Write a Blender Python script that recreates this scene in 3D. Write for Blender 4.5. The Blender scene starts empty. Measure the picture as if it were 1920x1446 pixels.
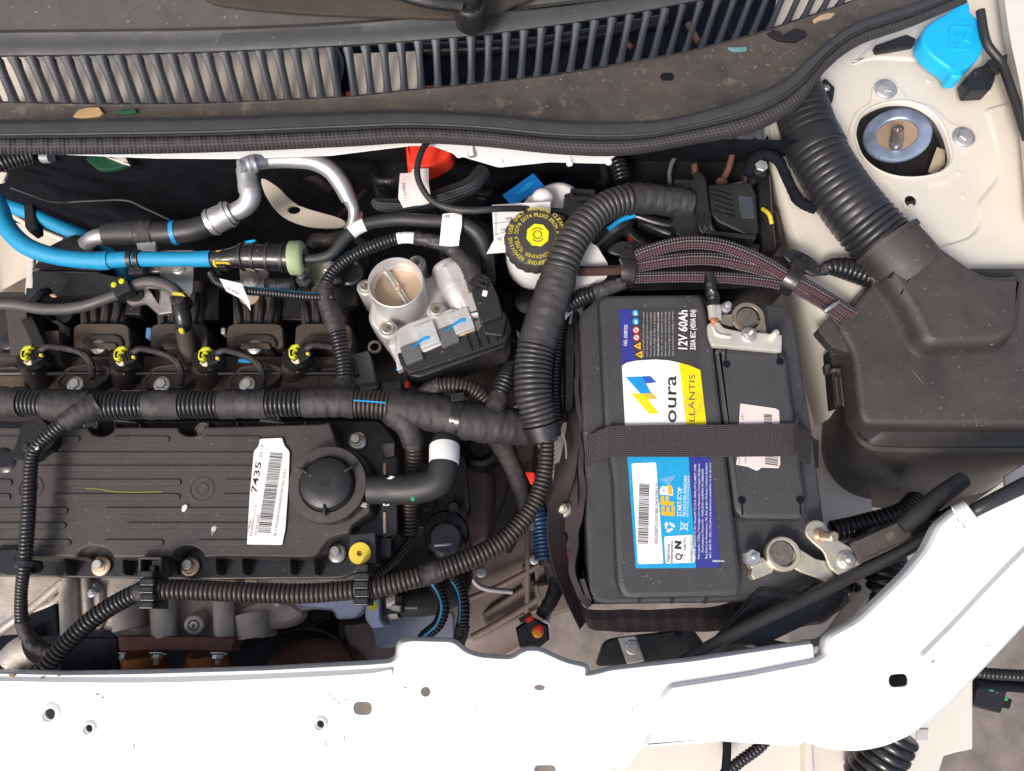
import bpy, bmesh, math, random
from mathutils import Vector, Matrix, noise, geometry
R = math.radians
rng = random.Random(7)
scene = bpy.context.scene
# ------------------------------------------------------------ camera, world, sun, exposure
TILT = R(16); CAMZ = 0.62; FPX = 1440.0
CAM = Vector((0, -CAMZ*math.tan(TILT), CAMZ))
cd = bpy.data.cameras.new('camera'); cam = bpy.data.objects.new('camera', cd)
scene.collection.objects.link(cam); scene.camera = cam
cd.sensor_width = 36; cd.sensor_fit = 'HORIZONTAL'; cd.lens = 36*FPX/1920
cd.clip_start = 0.01; cd.clip_end = 200
cam.location = CAM; cam.rotation_euler = (TILT, 0, 0)
SUN_EL, SUN_AZ = 46, 212       # degrees; azimuth measured clockwise from +Y (the windscreen side)
w = bpy.data.worlds.new('World'); scene.world = w; w.use_nodes = True
nt = w.node_tree; sky = nt.nodes.new('ShaderNodeTexSky'); sky.sky_type = 'NISHITA'; sky.sun_disc = False
sky.sun_elevation = R(SUN_EL); sky.sun_rotation = R(SUN_AZ); sky.dust_density = 4.0; sky.air_density = 1.0; sky.ozone_density = 1.0
bg = nt.nodes['Background']; nt.links.new(sky.outputs[0], bg.inputs[0]); bg.inputs[1].default_value = 0.11
sl = bpy.data.lights.new('sun', 'SUN'); sl.energy = 1.5; sl.angle = R(14); sl.color = (1, .97, .93)
so = bpy.data.objects.new('sun', sl); scene.collection.objects.link(so)
sd = Vector((math.sin(R(SUN_AZ))*math.cos(R(SUN_EL)), math.cos(R(SUN_AZ))*math.cos(R(SUN_EL)), math.sin(R(SUN_EL))))
so.rotation_euler = sd.to_track_quat('Z', 'Y').to_euler()
scene.view_settings.view_transform = 'Standard'; scene.view_settings.look = 'None'
scene.view_settings.exposure = 0.90; scene.view_settings.gamma = 1
# ------------------------------------------------------------ geometry helpers
CT, ST_ = math.cos(TILT), math.sin(TILT)
def P(x, y, z=0.0):
    """world point at height z under photograph position (x, y)"""
    dx = (x-960)/FPX; dy = -(y-723)/FPX
    d = Vector((dx, dy*CT+ST_, dy*ST_-CT))
    return CAM + d*((z-CAMZ)/d.z)
def S(x, y, z=0.0):
    """metres per photograph pixel there"""
    return (CAM-P(x, y, z)).dot(Vector((0, -ST_, CT)))/FPX
W = {}
def link(o, parent, origin):
    scene.collection.objects.link(o)
    W[o.name] = Vector(origin)
    if parent: o.parent = parent; o.location = Vector(origin)-W[parent.name]
    else: o.location = origin
    return o
def tag(o, label=None, cat=None, group=None, kind=None):
    if label: o['label'] = label
    if cat: o['category'] = cat
    if group: o['group'] = group
    if kind: o['kind'] = kind
    return o
def T(name, label, cat, x, y, z=0, group=None):
    return tag(link(bpy.data.objects.new(name, None), None, P(x, y, z)), label, cat, group)
def finish(name, me, mat, parent=None, smooth=32, **k):
    me.name = name
    if mat: me.materials.clear(); me.materials.append(mat)
    if smooth:
        me.polygons.foreach_set('use_smooth', [True]*len(me.polygons)); me.set_sharp_from_angle(angle=R(smooth))
    o = bpy.data.objects.new(name, me); link(o, parent, (0, 0, 0)); tag(o, **k)
    return o
def mk(name, vs, fs, mat, parent=None, smooth=32, uv=None, recalc=True, **k):
    me = bpy.data.meshes.new(name); me.from_pydata([tuple(v) for v in vs], [], fs)
    if uv:
        l = me.uv_layers.new(name='UV')
        for lp in me.loops: l.data[lp.index].uv = uv[lp.vertex_index]
    if recalc:
        bm = bmesh.new(); bm.from_mesh(me); bmesh.ops.recalc_face_normals(bm, faces=bm.faces); bm.to_mesh(me); bm.free()
    return finish(name, me, mat, parent, smooth, **k)
def crs(pts, n, closed=False):
    """n Catmull-Rom samples per span"""
    out = []; m = len(pts); pts = [Vector(p) for p in pts]
    for i in range(m if closed else m-1):
        if closed: a, b, c, d = (pts[(i+j-1) % m] for j in range(4))
        else:
            b, c = pts[i], pts[i+1]; a = pts[i-1] if i else b*2-c; d = pts[i+2] if i+2 < m else c*2-b
        for k in range(n):
            t = k/n
            out.append(.5*((2*b)+(c-a)*t+(2*a-5*b+4*c-d)*t*t+(3*b-a-3*c+d)*t**3))
    if not closed: out.append(pts[-1])
    return out
def resample(pl, n):
    L = [0]
    for a, b in zip(pl, pl[1:]): L.append(L[-1]+(b-a).length)
    out = []; j = 0
    for i in range(n):
        s = L[-1]*i/(n-1)
        while j < len(L)-2 and L[j+1] < s: j += 1
        t = (s-L[j])/max(1e-9, L[j+1]-L[j]); out.append(pl[j].lerp(pl[j+1], min(1, max(0, t))))
    return out
def smoothpx(pts, n=5): return [tuple(p) for p in crs([Vector((p[0], p[1])) for p in pts], n, True)]
def fillet(pts, r, n=4):
    """round each corner of a photograph-plane outline; r in px or list"""
    out = []; m = len(pts)
    for i in range(m):
        p = Vector(pts[i][:2]); a = Vector(pts[i-1][:2]); b = Vector(pts[(i+1) % m][:2])
        rr = r[i] if isinstance(r, (list, tuple)) else r
        if len(pts[i]) > 2: rr = pts[i][2]
        da, db = a-p, b-p
        q = min(rr, da.length*.45, db.length*.45)
        if q < .4: out.append(tuple(p)); continue
        A = p+da.normalized()*q; B = p+db.normalized()*q
        for k in range(n+1):
            t = k/n; out.append(tuple(A*(1-t)**2+p*2*t*(1-t)+B*t*t))
    return out
def circ(x, y, r, n=24, ry=None, a0=0):
    ry = ry or r
    return [(x+r*math.cos(a0+2*math.pi*i/n), y+ry*math.sin(a0+2*math.pi*i/n)) for i in range(n)]
def stad(x0, y0, x1, y1, n=6):
    r = (y1-y0)/2; o = []
    for i in range(n+1):
        a = -math.pi/2+math.pi*i/n; o.append((x1-r+r*math.cos(a), (y0+y1)/2+r*math.sin(a)))
    for i in range(n+1):
        a = math.pi/2+math.pi*i/n; o.append((x0+r+r*math.cos(a), (y0+y1)/2+r*math.sin(a)))
    return o
def rect(cx, cy, w_, h_, rot=0, r=0):
    c, s = math.cos(R(rot)), math.sin(R(rot)); o = []
    for a, b in ((-1, -1), (1, -1), (1, 1), (-1, 1)):
        u, v = a*w_/2, b*h_/2; o.append((cx+u*c-v*s, cy+u*s+v*c))
    return fillet(o, r, 3) if r else o
def dd(pl, tol=.8):
    out = []
    for p in pl:
        if not out or abs(p[0]-out[-1][0])+abs(p[1]-out[-1][1]) > tol: out.append(p)
    while len(out) > 3 and abs(out[0][0]-out[-1][0])+abs(out[0][1]-out[-1][1]) < tol: out.pop()
    return out
def area(p): return sum(a[0]*b[1]-b[0]*a[1] for a, b in zip(p, p[1:]+p[:1]))/2
def body(name, outline, prof, mat, parent=None, cap=True, capbot=False, smooth=32, zf=None, **k):
    """outline in photograph px traced at height prof[0] base; prof = [(outward offset m, z)...] from the top down"""
    z0 = k.pop('zref', prof[0][1])
    pts = [P(x, y, z0) for x, y in [p[:2] for p in dd(outline)]]; pts = [(p.x, p.y) for p in pts]
    if area(pts) < 0: pts.reverse()
    m = len(pts); nr = []
    for i in range(m):
        a, p, b = Vector(pts[i-1]), Vector(pts[i]), Vector(pts[(i+1) % m])
        e1, e2 = (p-a), (b-p)
        if e1.length < 1e-9 or e2.length < 1e-9: e1 = e2 = b-a
        n1 = Vector((e1.y, -e1.x)).normalized(); n2 = Vector((e2.y, -e2.x)).normalized()
        q = n1+n2
        if q.length < .2: q = n1
        q.normalize(); nr.append(q/max(.5, q.dot(n1)))
    vs, fs = [], []
    if cap: prof = [(prof[0][0]-.0004, prof[0][1])]+list(prof)
    for off, z in prof:
        for p, q in zip(pts, nr):
            X, Y = p[0]+q.x*off, p[1]+q.y*off
            vs.append((X, Y, z+(zf(X, Y) if zf else 0)))
    for r_ in range(len(prof)-1):
        for i in range(m):
            j = (i+1) % m; fs.append((r_*m+i, (r_+1)*m+i, (r_+1)*m+j, r_*m+j))
    if cap:
        for tr in geometry.tessellate_polygon([[Vector((vs[i][0]*1000, vs[i][1]*1000, 0)) for i in range(m)]]):
            a, b, c = (Vector(vs[i]) for i in tr)
            fs.append(tuple(tr) if (b-a).cross(c-a).z > 0 else (tr[0], tr[2], tr[1]))
    if capbot: fs.append(tuple(range((len(prof)-1)*m, len(prof)*m))[::-1])
    return mk(name, vs, fs, mat, parent, smooth, recalc=False, **k)
def slab(name, outline, z, th, mat, parent=None, e=.0008, **k):
    return body(name, outline, [(-e*1.2, z), (-e*.35, z-e*.3), (0, z-e), (0, z-th)], mat, parent, capbot=True, zref=z, **k)
def plate(name, outlines, z, th, mat, parent=None, bev=.0006, smooth=35, tf=None, **k):
    """flat sheet with holes: the first outline is the edge, the others are holes"""
    vs, fs, tops, flat_ = [], [], [], []
    for k_, ol in enumerate(outlines):
        pts = [(p.x, p.y) for p in (P(x[0], x[1], z) for x in dd(ol))]
        if (area(pts) < 0) != (k_ > 0): pts.reverse()
        m = len(pts); base = len(vs); ring = []
        for i in range(m):
            a, p, b = Vector(pts[i-1]), Vector(pts[i]), Vector(pts[(i+1) % m])
            e1, e2 = (p-a).normalized(), (b-p).normalized(); q = Vector((e1.y+e2.y, -e1.x-e2.x))
            if q.length < .2: q = Vector((e1.y, -e1.x))
            q.normalize(); ring.append((p, q))
        for off, zz in ((-bev-.0002, z), (-bev, z), (-bev*.3, z-bev*.3), (0, z-bev), (0, z-th)):
            for p, q in ring: vs.append((p.x+q.x*off, p.y+q.y*off, zz))
        for r_ in range(4):
            for i in range(m): fs.append((base+r_*m+i, base+(r_+1)*m+i, base+(r_+1)*m+(i+1) % m, base+r_*m+(i+1) % m))
        tops.append([Vector((vs[base+i][0]*1000, vs[base+i][1]*1000, 0)) for i in range(m)]); flat_ += [(base+i, base+4*m+i) for i in range(m)]
    for tr in geometry.tessellate_polygon(tops):
        a, b, c = (Vector(vs[flat_[i][0]]) for i in tr)
        if (b-a).cross(c-a).z < 0: tr = (tr[0], tr[2], tr[1])
        fs.append(tuple(flat_[i][0] for i in tr)); fs.append(tuple(flat_[i][1] for i in reversed(tr)))
    if tf: vs = [tuple(tf(Vector(v))) for v in vs]
    return mk(name, vs, fs, mat, parent, smooth, recalc=False, **k)
def loft(name, rows, mat, parent=None, n=120, thick=0, smooth=40, world=False, closed=False, fn=None, lin=False, **k):
    """surface through rows of (x, y, z) photograph-plane points"""
    rr = []
    for r_ in rows:
        pts = [Vector(p) if world else P(*p) for p in r_]
        rr.append(resample(pts if lin else crs(pts, 10), n))
    if fn: rr = [[fn(p, i/(n-1), j) for i, p in enumerate(r_)] for j, r_ in enumerate(rr)]
    m = len(rr); vs = [p for r_ in rr for p in r_]; fs = []; uv = []
    for j in range(m):
        for i in range(n): uv.append((i/(n-1), j/max(1, m-1)))
    for j in range(m if closed else m-1):
        for i in range(n-1):
            j2 = (j+1) % m; fs.append((j*n+i, j*n+i+1, j2*n+i+1, j2*n+i))
    if thick:
        me = bpy.data.meshes.new(name); me.from_pydata([tuple(v) for v in vs], [], fs)
        bm = bmesh.new(); bm.from_mesh(me); bmesh.ops.solidify(bm, geom=bm.faces[:], thickness=thick)
        bmesh.ops.recalc_face_normals(bm, faces=bm.faces); bm.to_mesh(me); bm.free()
        return finish(name, me, mat, parent, smooth, **k)
    return mk(name, vs, fs, mat, parent, smooth, uv=uv, **k)
def frames(pl):
    tg = []
    for i in range(len(pl)):
        a = pl[max(0, i-1)]; b = pl[min(len(pl)-1, i+1)]; tg.append((b-a).normalized())
    n = Vector((0, 0, 1)); n = (n-tg[0]*n.dot(tg[0]))
    if n.length < .05: n = Vector((0, 1, 0))-tg[0]*tg[0].y
    n.normalize(); out = []
    for t in tg:
        n = n-t*n.dot(t)
        n.normalize(); out.append((t, n.copy(), t.cross(n)))
    return out
class Path:
    def __init__(s, pts, r, world=False):
        """pts (x, y, z); r in px (number or one per point)"""
        m = len(pts); rs = r if isinstance(r, (list, tuple)) else [r]*m
        q = []
        for p, a in zip(pts, rs):
            v = Vector(p) if world else P(*p); ra = a if world else a*S(*p)
            q.append(Vector((v.x, v.y, v.z, ra)))
        d = crs(q, 24); s.L = [0]
        for a, b in zip(d, d[1:]): s.L.append(s.L[-1]+(b.to_3d()-a.to_3d()).length)
        s.d = d; s.len = s.L[-1]
    def at(s, l):
        l = min(max(l, 0), s.len); lo, hi = 0, len(s.L)-1
        while hi-lo > 1:
            m = (lo+hi)//2
            if s.L[m] <= l: lo = m
            else: hi = m
        t = (l-s.L[lo])/max(1e-9, s.L[hi]-s.L[lo]); v = s.d[lo].lerp(s.d[hi], t)
        return v.to_3d(), v.w
def sweep(name, path, t0, t1, mat, parent=None, kind='plain', seg=20, pitch=None, depth=None, dr=0, cap=True, wr=0, flat=1, **k):
    L0, L1 = t0*path.len, t1*path.len; ls = []
    if kind == 'rib':
        c = max(1, round((L1-L0)/pitch)); pt = (L1-L0)/c
        for i in range(c):
            for f, e in ((0, 1), (.11, .45), (.26, .08), (.5, 0), (.74, .08), (.89, .45)): ls.append((L0+(i+f)*pt, e))
        ls.append((L1, 1)); uvl = path.len
    elif kind == 'tape':
        c = max(3, int((L1-L0)/.0013))
        for i in range(c+1): ls.append((L0+(L1-L0)*i/c, 0))
    else:
        c = max(3, int((L1-L0)/.003))
        for i in range(c+1): ls.append((L0+(L1-L0)*i/c, 0))
    pr = [path.at(l) for l, _ in ls]; fr = frames([p for p, _ in pr]); vs, fs, uv = [], [], []
    sd_ = rng.random()*50
    for (l, e), (p, ra), (t, n, b) in zip(ls, pr, fr):
        for i in range(seg):
            a = 2*math.pi*i/seg; rr = ra+dr
            if kind == 'rib': rr -= (depth or pt*.42)*e
            if wr:
                wrap = (l/.011+i/seg) % 1.0
                rr += (wrap-.5)*wr*.5
                q = Vector((l*160+a*.5, math.cos(a)*1.3+a*.35, math.sin(a)*1.3+sd_))
                rr += noise.noise(q)*wr*1.0+(.25-abs(noise.noise(q*2.6+Vector((a*1.6, 0, 0)))))*wr*1.9
            vs.append(p+n*math.cos(a)*rr*flat+b*math.sin(a)*rr); uv.append((l*100, i/seg))
    m = len(ls)
    for j in range(m-1):
        for i in range(seg):
            i2 = (i+1) % seg; fs.append((j*seg+i, j*seg+i2, (j+1)*seg+i2, (j+1)*seg+i))
    if cap: fs.append(tuple(range(seg))[::-1]); fs.append(tuple(range((m-1)*seg, m*seg)))
    return mk(name, vs, fs, mat, parent, 50 if kind != 'rib' else 75, uv=uv, recalc=False, **k)
def tube(name, pts, r, mat, parent=None, **k):
    return sweep(name, Path(pts, r), 0, 1, mat, parent, **k)
def lathe(name, prof, c, mat, parent=None, axis=(0, 0, 1), seg=32, smooth=32, wob=None, caps=True, **k):
    """prof = [(radius m, height m)...] about axis through c"""
    ax = Vector(axis).normalized(); q = Vector((0, 0, 1)).rotation_difference(ax); c = Vector(c); vs, fs = [], []
    for r_, h in prof:
        for i in range(seg):
            a = 2*math.pi*i/seg; ra = r_*(wob(a, h) if wob else 1)
            vs.append(c+q @ Vector((ra*math.cos(a), ra*math.sin(a), h)))
    for j in range(len(prof)-1):
        for i in range(seg):
            i2 = (i+1) % seg; fs.append((j*seg+i, j*seg+i2, (j+1)*seg+i2, (j+1)*seg+i))
    if prof[0] == prof[-1]: caps = False
    if caps and prof[0][0] > 1e-6: fs.append(tuple(range(seg))[::-1])
    if caps and prof[-1][0] > 1e-6: fs.append(tuple(range((len(prof)-1)*seg, len(prof)*seg)))
    return mk(name, vs, fs, mat, parent, smooth, **k)
class MB:
    """collects boxes, prisms and turned shapes into one mesh"""
    def __init__(s): s.v = []; s.f = []
    def add(s, vs, fs):
        o = len(s.v); s.v += [tuple(v) for v in vs]; s.f += [tuple(i+o for i in f) for f in fs]; return s
    def turn(s, prof, c, axis=(0, 0, 1), seg=24, a0=0):
        ax = Vector(axis).normalized(); q = Vector((0, 0, 1)).rotation_difference(ax); c = Vector(c); vs, fs = [], []
        for r_, h in prof:
            for i in range(seg):
                a = a0+2*math.pi*i/seg; vs.append(c+q @ Vector((r_*math.cos(a), r_*math.sin(a), h)))
        for j in range(len(prof)-1):
            for i in range(seg):
                i2 = (i+1) % seg; fs.append((j*seg+i, j*seg+i2, (j+1)*seg+i2, (j+1)*seg+i))
        fs.append(tuple(range(seg))[::-1]); fs.append(tuple(range((len(prof)-1)*seg, len(prof)*seg)))
        return s.add(vs, fs)
    def prism(s, outline, z, zb, e=.0006):
        pts = [P(x, y, z) for x, y in [p[:2] for p in outline]]; m = len(pts); c = sum(pts, Vector())/m; vs = []
        for k_, zz in ((1, z), (0, z-e), (0, zb)):
            for p in pts:
                d = (c-p); d = d.normalized()*e*k_ if d.length > 0 else d
                vs.append((p.x+d.x, p.y+d.y, zz))
        fs = [tuple(range(m)), tuple(range(2*m, 3*m))[::-1]]
        for r_ in range(2):
            for i in range(m): fs.append((r_*m+i, (r_+1)*m+i, (r_+1)*m+(i+1) % m, r_*m+(i+1) % m))
        return s.add(vs, fs)
    def done(s, name, mat, parent=None, smooth=32, **k): return mk(name, s.v, s.f, mat, parent, smooth, **k)
def boxm(name, M, sx, sy, sz, mat, parent=None, bev=.001, **k):
    bm = bmesh.new(); bmesh.ops.create_cube(bm, size=1, matrix=Matrix.Diagonal((sx, sy, sz, 1)))
    if bev: bmesh.ops.bevel(bm, geom=bm.edges[:], offset=bev, segments=2, affect='EDGES', profile=.6)
    bm.transform(M); me = bpy.data.meshes.new(name); bm.to_mesh(me); bm.free()
    return finish(name, me, mat, parent, **k)
def hexbolt(x, y, z, r, mat, parent=None, axis=(0, 0, 1), flange=True, h=None, stud=0, name='bolt', **k):
    """flange bolt; r = flange radius px"""
    q = r*S(x, y, z); h = h or q*.55; m = MB(); c = P(x, y, z); a = Vector(axis).normalized()
    if flange: m.turn([(q, 0), (q, q*.12), (q*.92, q*.2), (q*.7, q*.26)], c, axis, 24)
    hq = q*.66 if flange else q
    m.turn([(hq, q*.1), (hq, h*.85), (hq*.88, h)], c, axis, 6, rng.random())
    if stud:
        t = stud*q; pr = [(q*.33, h*.8)]; n = int(max(3, t/.0009))
        for i in range(n): pr += [(q*.33, h+t*i/n), (q*.27, h+t*(i+.5)/n)]
        pr += [(q*.3, h+t), (q*.18, h+t+q*.08)]
        m.turn(pr, c, axis, 14)
    else: m.turn([(hq*.55, h*.9), (hq*.5, h*1.06)], c, axis, 16)
    return m.done(name, mat, parent, **k)
TXT = {}
def text(s, x, y, z, mat, parent, w_=None, h_=None, rot=0, name='lettering', bold=0, align='CENTER', th=.00012, **k):
    """s centred at (x, y) px, w_ px long, h_ px capital height, rot degrees anticlockwise in the picture"""
    cu = bpy.data.curves.new('t', 'FONT'); cu.body = s; cu.size = 1; cu.offset = bold; cu.extrude = 0; cu.resolution_u = 2
    o = bpy.data.objects.new('t', cu); scene.collection.objects.link(o)
    me = bpy.data.meshes.new_from_object(o.evaluated_get(bpy.context.evaluated_depsgraph_get()))
    bpy.data.objects.remove(o); bpy.data.curves.remove(cu)
    if not me.vertices: return None
    xs = [v.co.x for v in me.vertices]; ys = [v.co.y for v in me.vertices]
    x0, x1, y0, y1 = min(xs), max(xs), min(ys), max(ys); q = S(x, y, z)
    sy = (h_*q)/.72; sx = (w_*q)/(x1-x0) if w_ else sy
    c = P(x, y, z); M = Matrix.Translation(c) @ Matrix.Rotation(R(rot), 4, 'Z') @ Matrix.Diagonal((sx, sy, 1, 1)) @ Matrix.Translation((-(x0+x1)/2, -.36, 0))
    me.transform(M); return finish(name, me, mat, parent, 0, **k)
def barcode(x, y, z, length, height, rot, mat, parent, seed=1, name='barcode', n=45):
    r_ = random.Random(seed); m = MB(); q = S(x, y, z); c = P(x, y, z); u = Vector((math.cos(R(rot)), math.sin(R(rot)), 0)); v = Vector((-u.y, u.x, 0))
    t = -.5; step = 1/n
    while t < .5:
        wd = step*r_.choice((.35, .35, .7, 1.0)); a = c+u*t*length*q; b = a+u*min(wd, .5-t)*length*q; hh = v*height*q/2
        m.add([a-hh, b-hh, b+hh, a+hh], [(0, 1, 2, 3)]); t += wd+step*r_.choice((.35, .4, .7))
    return m.done(name, mat, parent, 0)
def flat(name, outline, z, mat, parent, off=0, **k):
    """printed patch"""
    pts = [P(p[0], p[1], z) for p in outline]
    if area([(p.x, p.y) for p in pts]) < 0: pts.reverse()
    return mk(name, pts, [tuple(range(len(pts)))], mat, parent, 0, recalc=False, **k)
def hose(name, label, cat, pts, r, secs, parent=None, group=None, **k):
    """secs = [(t0, t1, kind, material, part name, extra)]"""
    pa = Path(pts, r)
    if parent is None: th_ = T(name, label, cat, *pts[0], group=group)
    else: th_ = parent
    for s_ in secs:
        ex = dict(s_[5]) if len(s_) > 5 else {}
        kd = s_[2]
        if kd == 'tape': ex.setdefault('wr', .0009); ex.setdefault('dr', .0004); ex.setdefault('seg', 26)
        if kd == 'rib': ex.setdefault('pitch', .0040)
        sweep(s_[4], pa, s_[0], s_[1], s_[3], th_, kd, **ex)
    return th_, pa
def one(name, label, cat, pts, r, mat, kind='plain', group=None, **k):
    if kind == 'tape': k.setdefault('wr', .0008)
    if kind == 'rib': k.setdefault('pitch', .0034)
    return sweep(name, Path(pts, r), 0, 1, mat, None, kind, label=label, cat=cat, group=group, **k)
def stripe(pa, t0, t1, mat, parent, ang=0, wd=.0012, lift=.0003, name='blue_stripe'):
    """printed line along a hose"""
    n = max(4, int((t1-t0)*pa.len/.003)); pr = [pa.at(pa.len*(t0+(t1-t0)*i/n)) for i in range(n+1)]
    fr = frames([p for p, _ in pr]); vs, fs = [], []
    for (p, ra), (t, n_, b) in zip(pr, fr):
        for s_ in (-1, 1):
            a = ang+s_*wd/ra/2; vs.append(p+(n_*math.cos(a)+b*math.sin(a))*(ra+lift))
    for i in range(n): fs.append((2*i, 2*i+1, 2*i+3, 2*i+2))
    return mk(name, vs, fs, mat, parent, 60)
def dup(root, loc, rz=0, label=None, group=None):
    def cp(o, par):
        c = o.copy(); scene.collection.objects.link(c); c.parent = par
        for ch in list(o.children): cp(ch, c)
        return c
    r_ = cp(root, None); r_.location = loc; r_.rotation_euler = (0, 0, rz)
    if label: r_['label'] = label
    if group: r_['group'] = group
    return r_
# ------------------------------------------------------------ materials
def mat(name, col, rough=.5, metal=0, var=.15, vs=60, bump=.0, bs=400, dust=0, dcol=(.22, .17, .12), spec=None, rvar=.12, coat=0, speck=0, sss=0, splot=0):
    m = bpy.data.materials.new(name); m.use_nodes = True; nt = m.node_tree; N = nt.nodes; L = nt.links; b = N['Principled BSDF']
    tc = N.new('ShaderNodeTexCoord')
    def nz(sc, det=4, ro=.55):
        n = N.new('ShaderNodeTexNoise'); n.inputs['Scale'].default_value = sc; n.inputs['Detail'].default_value = det; n.inputs['Roughness'].default_value = ro
        L.new(tc.outputs['Object'], n.inputs['Vector']); return n.outputs['Fac']
    def ramp(f, a, c, c0, c1):
        r_ = N.new('ShaderNodeMapRange'); r_.inputs[1].default_value = a; r_.inputs[2].default_value = c; r_.inputs[3].default_value = c0; r_.inputs[4].default_value = c1
        L.new(f, r_.inputs[0]); return r_.outputs[0]
    def mix(f, a, c):
        x = N.new('ShaderNodeMix'); x.data_type = 'RGBA'
        for i, v in ((0, f), (6, a), (7, c)):
            if hasattr(v, 'is_linked'): L.new(v, x.inputs[i])
            else: x.inputs[i].default_value = v if i == 0 else (*v, 1)
        return x.outputs[2]
    n1 = nz(vs, 5)
    c = mix(ramp(n1, .3, .7, 0, 1), tuple(x*(1-var) for x in col), tuple(min(1, x*(1+var)) for x in col))
    if dust:
        g = N.new('ShaderNodeNewGeometry'); sp = N.new('ShaderNodeSeparateXYZ'); L.new(g.outputs['Normal'], sp.inputs[0])
        up = ramp(sp.outputs[2], .2, 1, .15, 1); n2 = nz(9, 8, .7); d2 = ramp(n2, .38, .72, .25, 1)
        mu = N.new('ShaderNodeMath'); mu.operation = 'MULTIPLY'; L.new(up, mu.inputs[0]); L.new(d2, mu.inputs[1])
        m2 = N.new('ShaderNodeMath'); m2.operation = 'MULTIPLY'; L.new(mu.outputs[0], m2.inputs[0]); m2.inputs[1].default_value = dust
        c = mix(m2.outputs[0], c, dcol); dustf = m2.outputs[0]
    if splot:
        n4 = nz(75, 3, .6); c = mix(ramp(n4, .60, .70, 0, splot), c, (.15, .125, .10))
    if speck:
        n3 = nz(330, 2, .5); c = mix(ramp(n3, .69, .76, 0, speck*.8), c, (.32, .29, .26))
    L.new(c, b.inputs['Base Color'])
    r_ = ramp(nz(25, 6, .65), .3, .7, max(.03, rough-rvar), min(1, rough+rvar))
    if dust:
        a = N.new('ShaderNodeMath'); a.operation = 'ADD'; a.use_clamp = True; L.new(r_, a.inputs[0]); L.new(dustf, a.inputs[1]); r_ = a.outputs[0]
    L.new(r_, b.inputs['Roughness'])
    b.inputs['Metallic'].default_value = metal
    if spec is not None: b.inputs['Specular IOR Level'].default_value = spec
    if coat: b.inputs['Coat Weight'].default_value = coat; b.inputs['Coat Roughness'].default_value = .1
    if sss: b.inputs['Subsurface Weight'].default_value = sss; b.inputs['Subsurface Scale'].default_value = .004
    if bump:
        bp = N.new('ShaderNodeBump'); bp.inputs['Strength'].default_value = min(1, bump); bp.inputs['Distance'].default_value = .0006
        L.new(nz(bs, 3, .6), bp.inputs['Height']); L.new(bp.outputs[0], b.inputs['Normal'])
    return m
PLA = mat('black_plastic', (.013, .013, .014), .33, bump=.3, bs=900, dust=.07, dcol=(.12, .10, .085), speck=.5)
PLG = mat('black_gloss_plastic', (.009, .009, .011), .22, bump=.1, bs=500, dust=.05, speck=.3)
PLC = mat('valve_cover_plastic', (.028, .025, .025), .34, bump=.4, bs=1300, dust=.45, dcol=(.108, .086, .070), speck=.5, splot=.12)
PLB = mat('battery_case_plastic', (.030, .030, .033), .4, bump=.5, bs=1500, dust=.3, dcol=(.10, .095, .09), speck=.6, splot=.10)
COW = mat('cowl_plastic', (.040, .041, .044), .5, bump=.4, bs=1400, dust=.1, dcol=(.11, .1, .09), speck=.4)
COD = mat('dusty_cowl_plastic', (.030, .027, .025), .6, bump=.5, bs=900, dust=.5, dcol=(.12, .098, .08), vs=55, var=.5, speck=.9, splot=.55)
SLT = mat('cowl_slat_plastic', (.010, .012, .020), .40, bump=.3, bs=1200)
DRK = mat('dark_engine_metal', (.013, .012, .011), .75, bump=.5, bs=120, dust=.25, dcol=(.09, .07, .05))
BLK = mat('black_felt', (.006, .007, .011), .9, bump=.5, bs=900, spec=.15, var=.5)
RUB = mat('black_rubber', (.017, .017, .019), .42, bump=.3, bs=900, dust=.15, dcol=(.12, .1, .085))
COR = mat('conduit_plastic', (.012, .012, .014), .24, bump=.1, bs=900, dust=.12, dcol=(.12, .10, .09), rvar=.1)
CRB = mat('brown_dusty_conduit', (.020, .016, .014), .32, bump=.1, bs=900, dust=.28, dcol=(.14, .105, .08))
GRY = mat('grey_conduit_plastic', (.028, .027, .029), .28, bump=.1, bs=900, dust=.2, dcol=(.15, .13, .12))
WHT = mat('white_paint', (.80, .80, .79), .28, var=.03, vs=8, coat=.5, rvar=.05, speck=.25, dust=.06, dcol=(.5, .42, .33))
WHD = mat('dusty_white_paint_warm_shade', (.66, .615, .545), .38, var=.05, vs=14, dust=.25, dcol=(.42, .36, .28), coat=.3)  # same white paint with warm dim light put into the base colour
ALU = mat('cast_aluminium', (.60, .575, .56), .40, .55, var=.08, bump=.35, bs=900, dust=.1, dcol=(.2, .16, .12))
ALD = mat('dirty_cast_aluminium', (.50, .45, .40), .45, .6, var=.25, vs=35, bump=.8, bs=350, dust=.45, dcol=(.16, .12, .085))
ALP = mat('aluminium_pipe', (.52, .51, .52), .45, .75, var=.2, vs=60, bump=.3, bs=300)
ZNC = mat('zinc_steel', (.60, .57, .50), .34, .85, var=.12, vs=150, bump=.1)
ZNW = mat('silver_plated_steel', (.72, .68, .60), .4, .6, var=.08, vs=90, bump=.2)
STG = mat('grey_steel', (.42, .42, .43), .45, .6, var=.2, bump=.3)
LED = mat('lead_post', (.16, .13, .11), .5, .5, var=.25, vs=200, bump=.6, bs=500)
BRS = mat('brass_plate', (.60, .44, .31), .40, .6, var=.1, vs=60)
CPR = mat('copper', (.60, .22, .12), .45, .7, var=.3, vs=600, bump=.6)
RST = mat('rusty_brown_flange', (.13, .055, .038), .7, .2, var=.3, vs=60, bump=.6, dust=.2)
RSO = mat('orange_rusty_steel', (.28, .10, .03), .6, .4, var=.45, vs=30, bump=.5)
BLU = mat('blue_hose_rubber', (.006, .25, .46), .5, var=.06, bump=.5, bs=1500)
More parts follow.
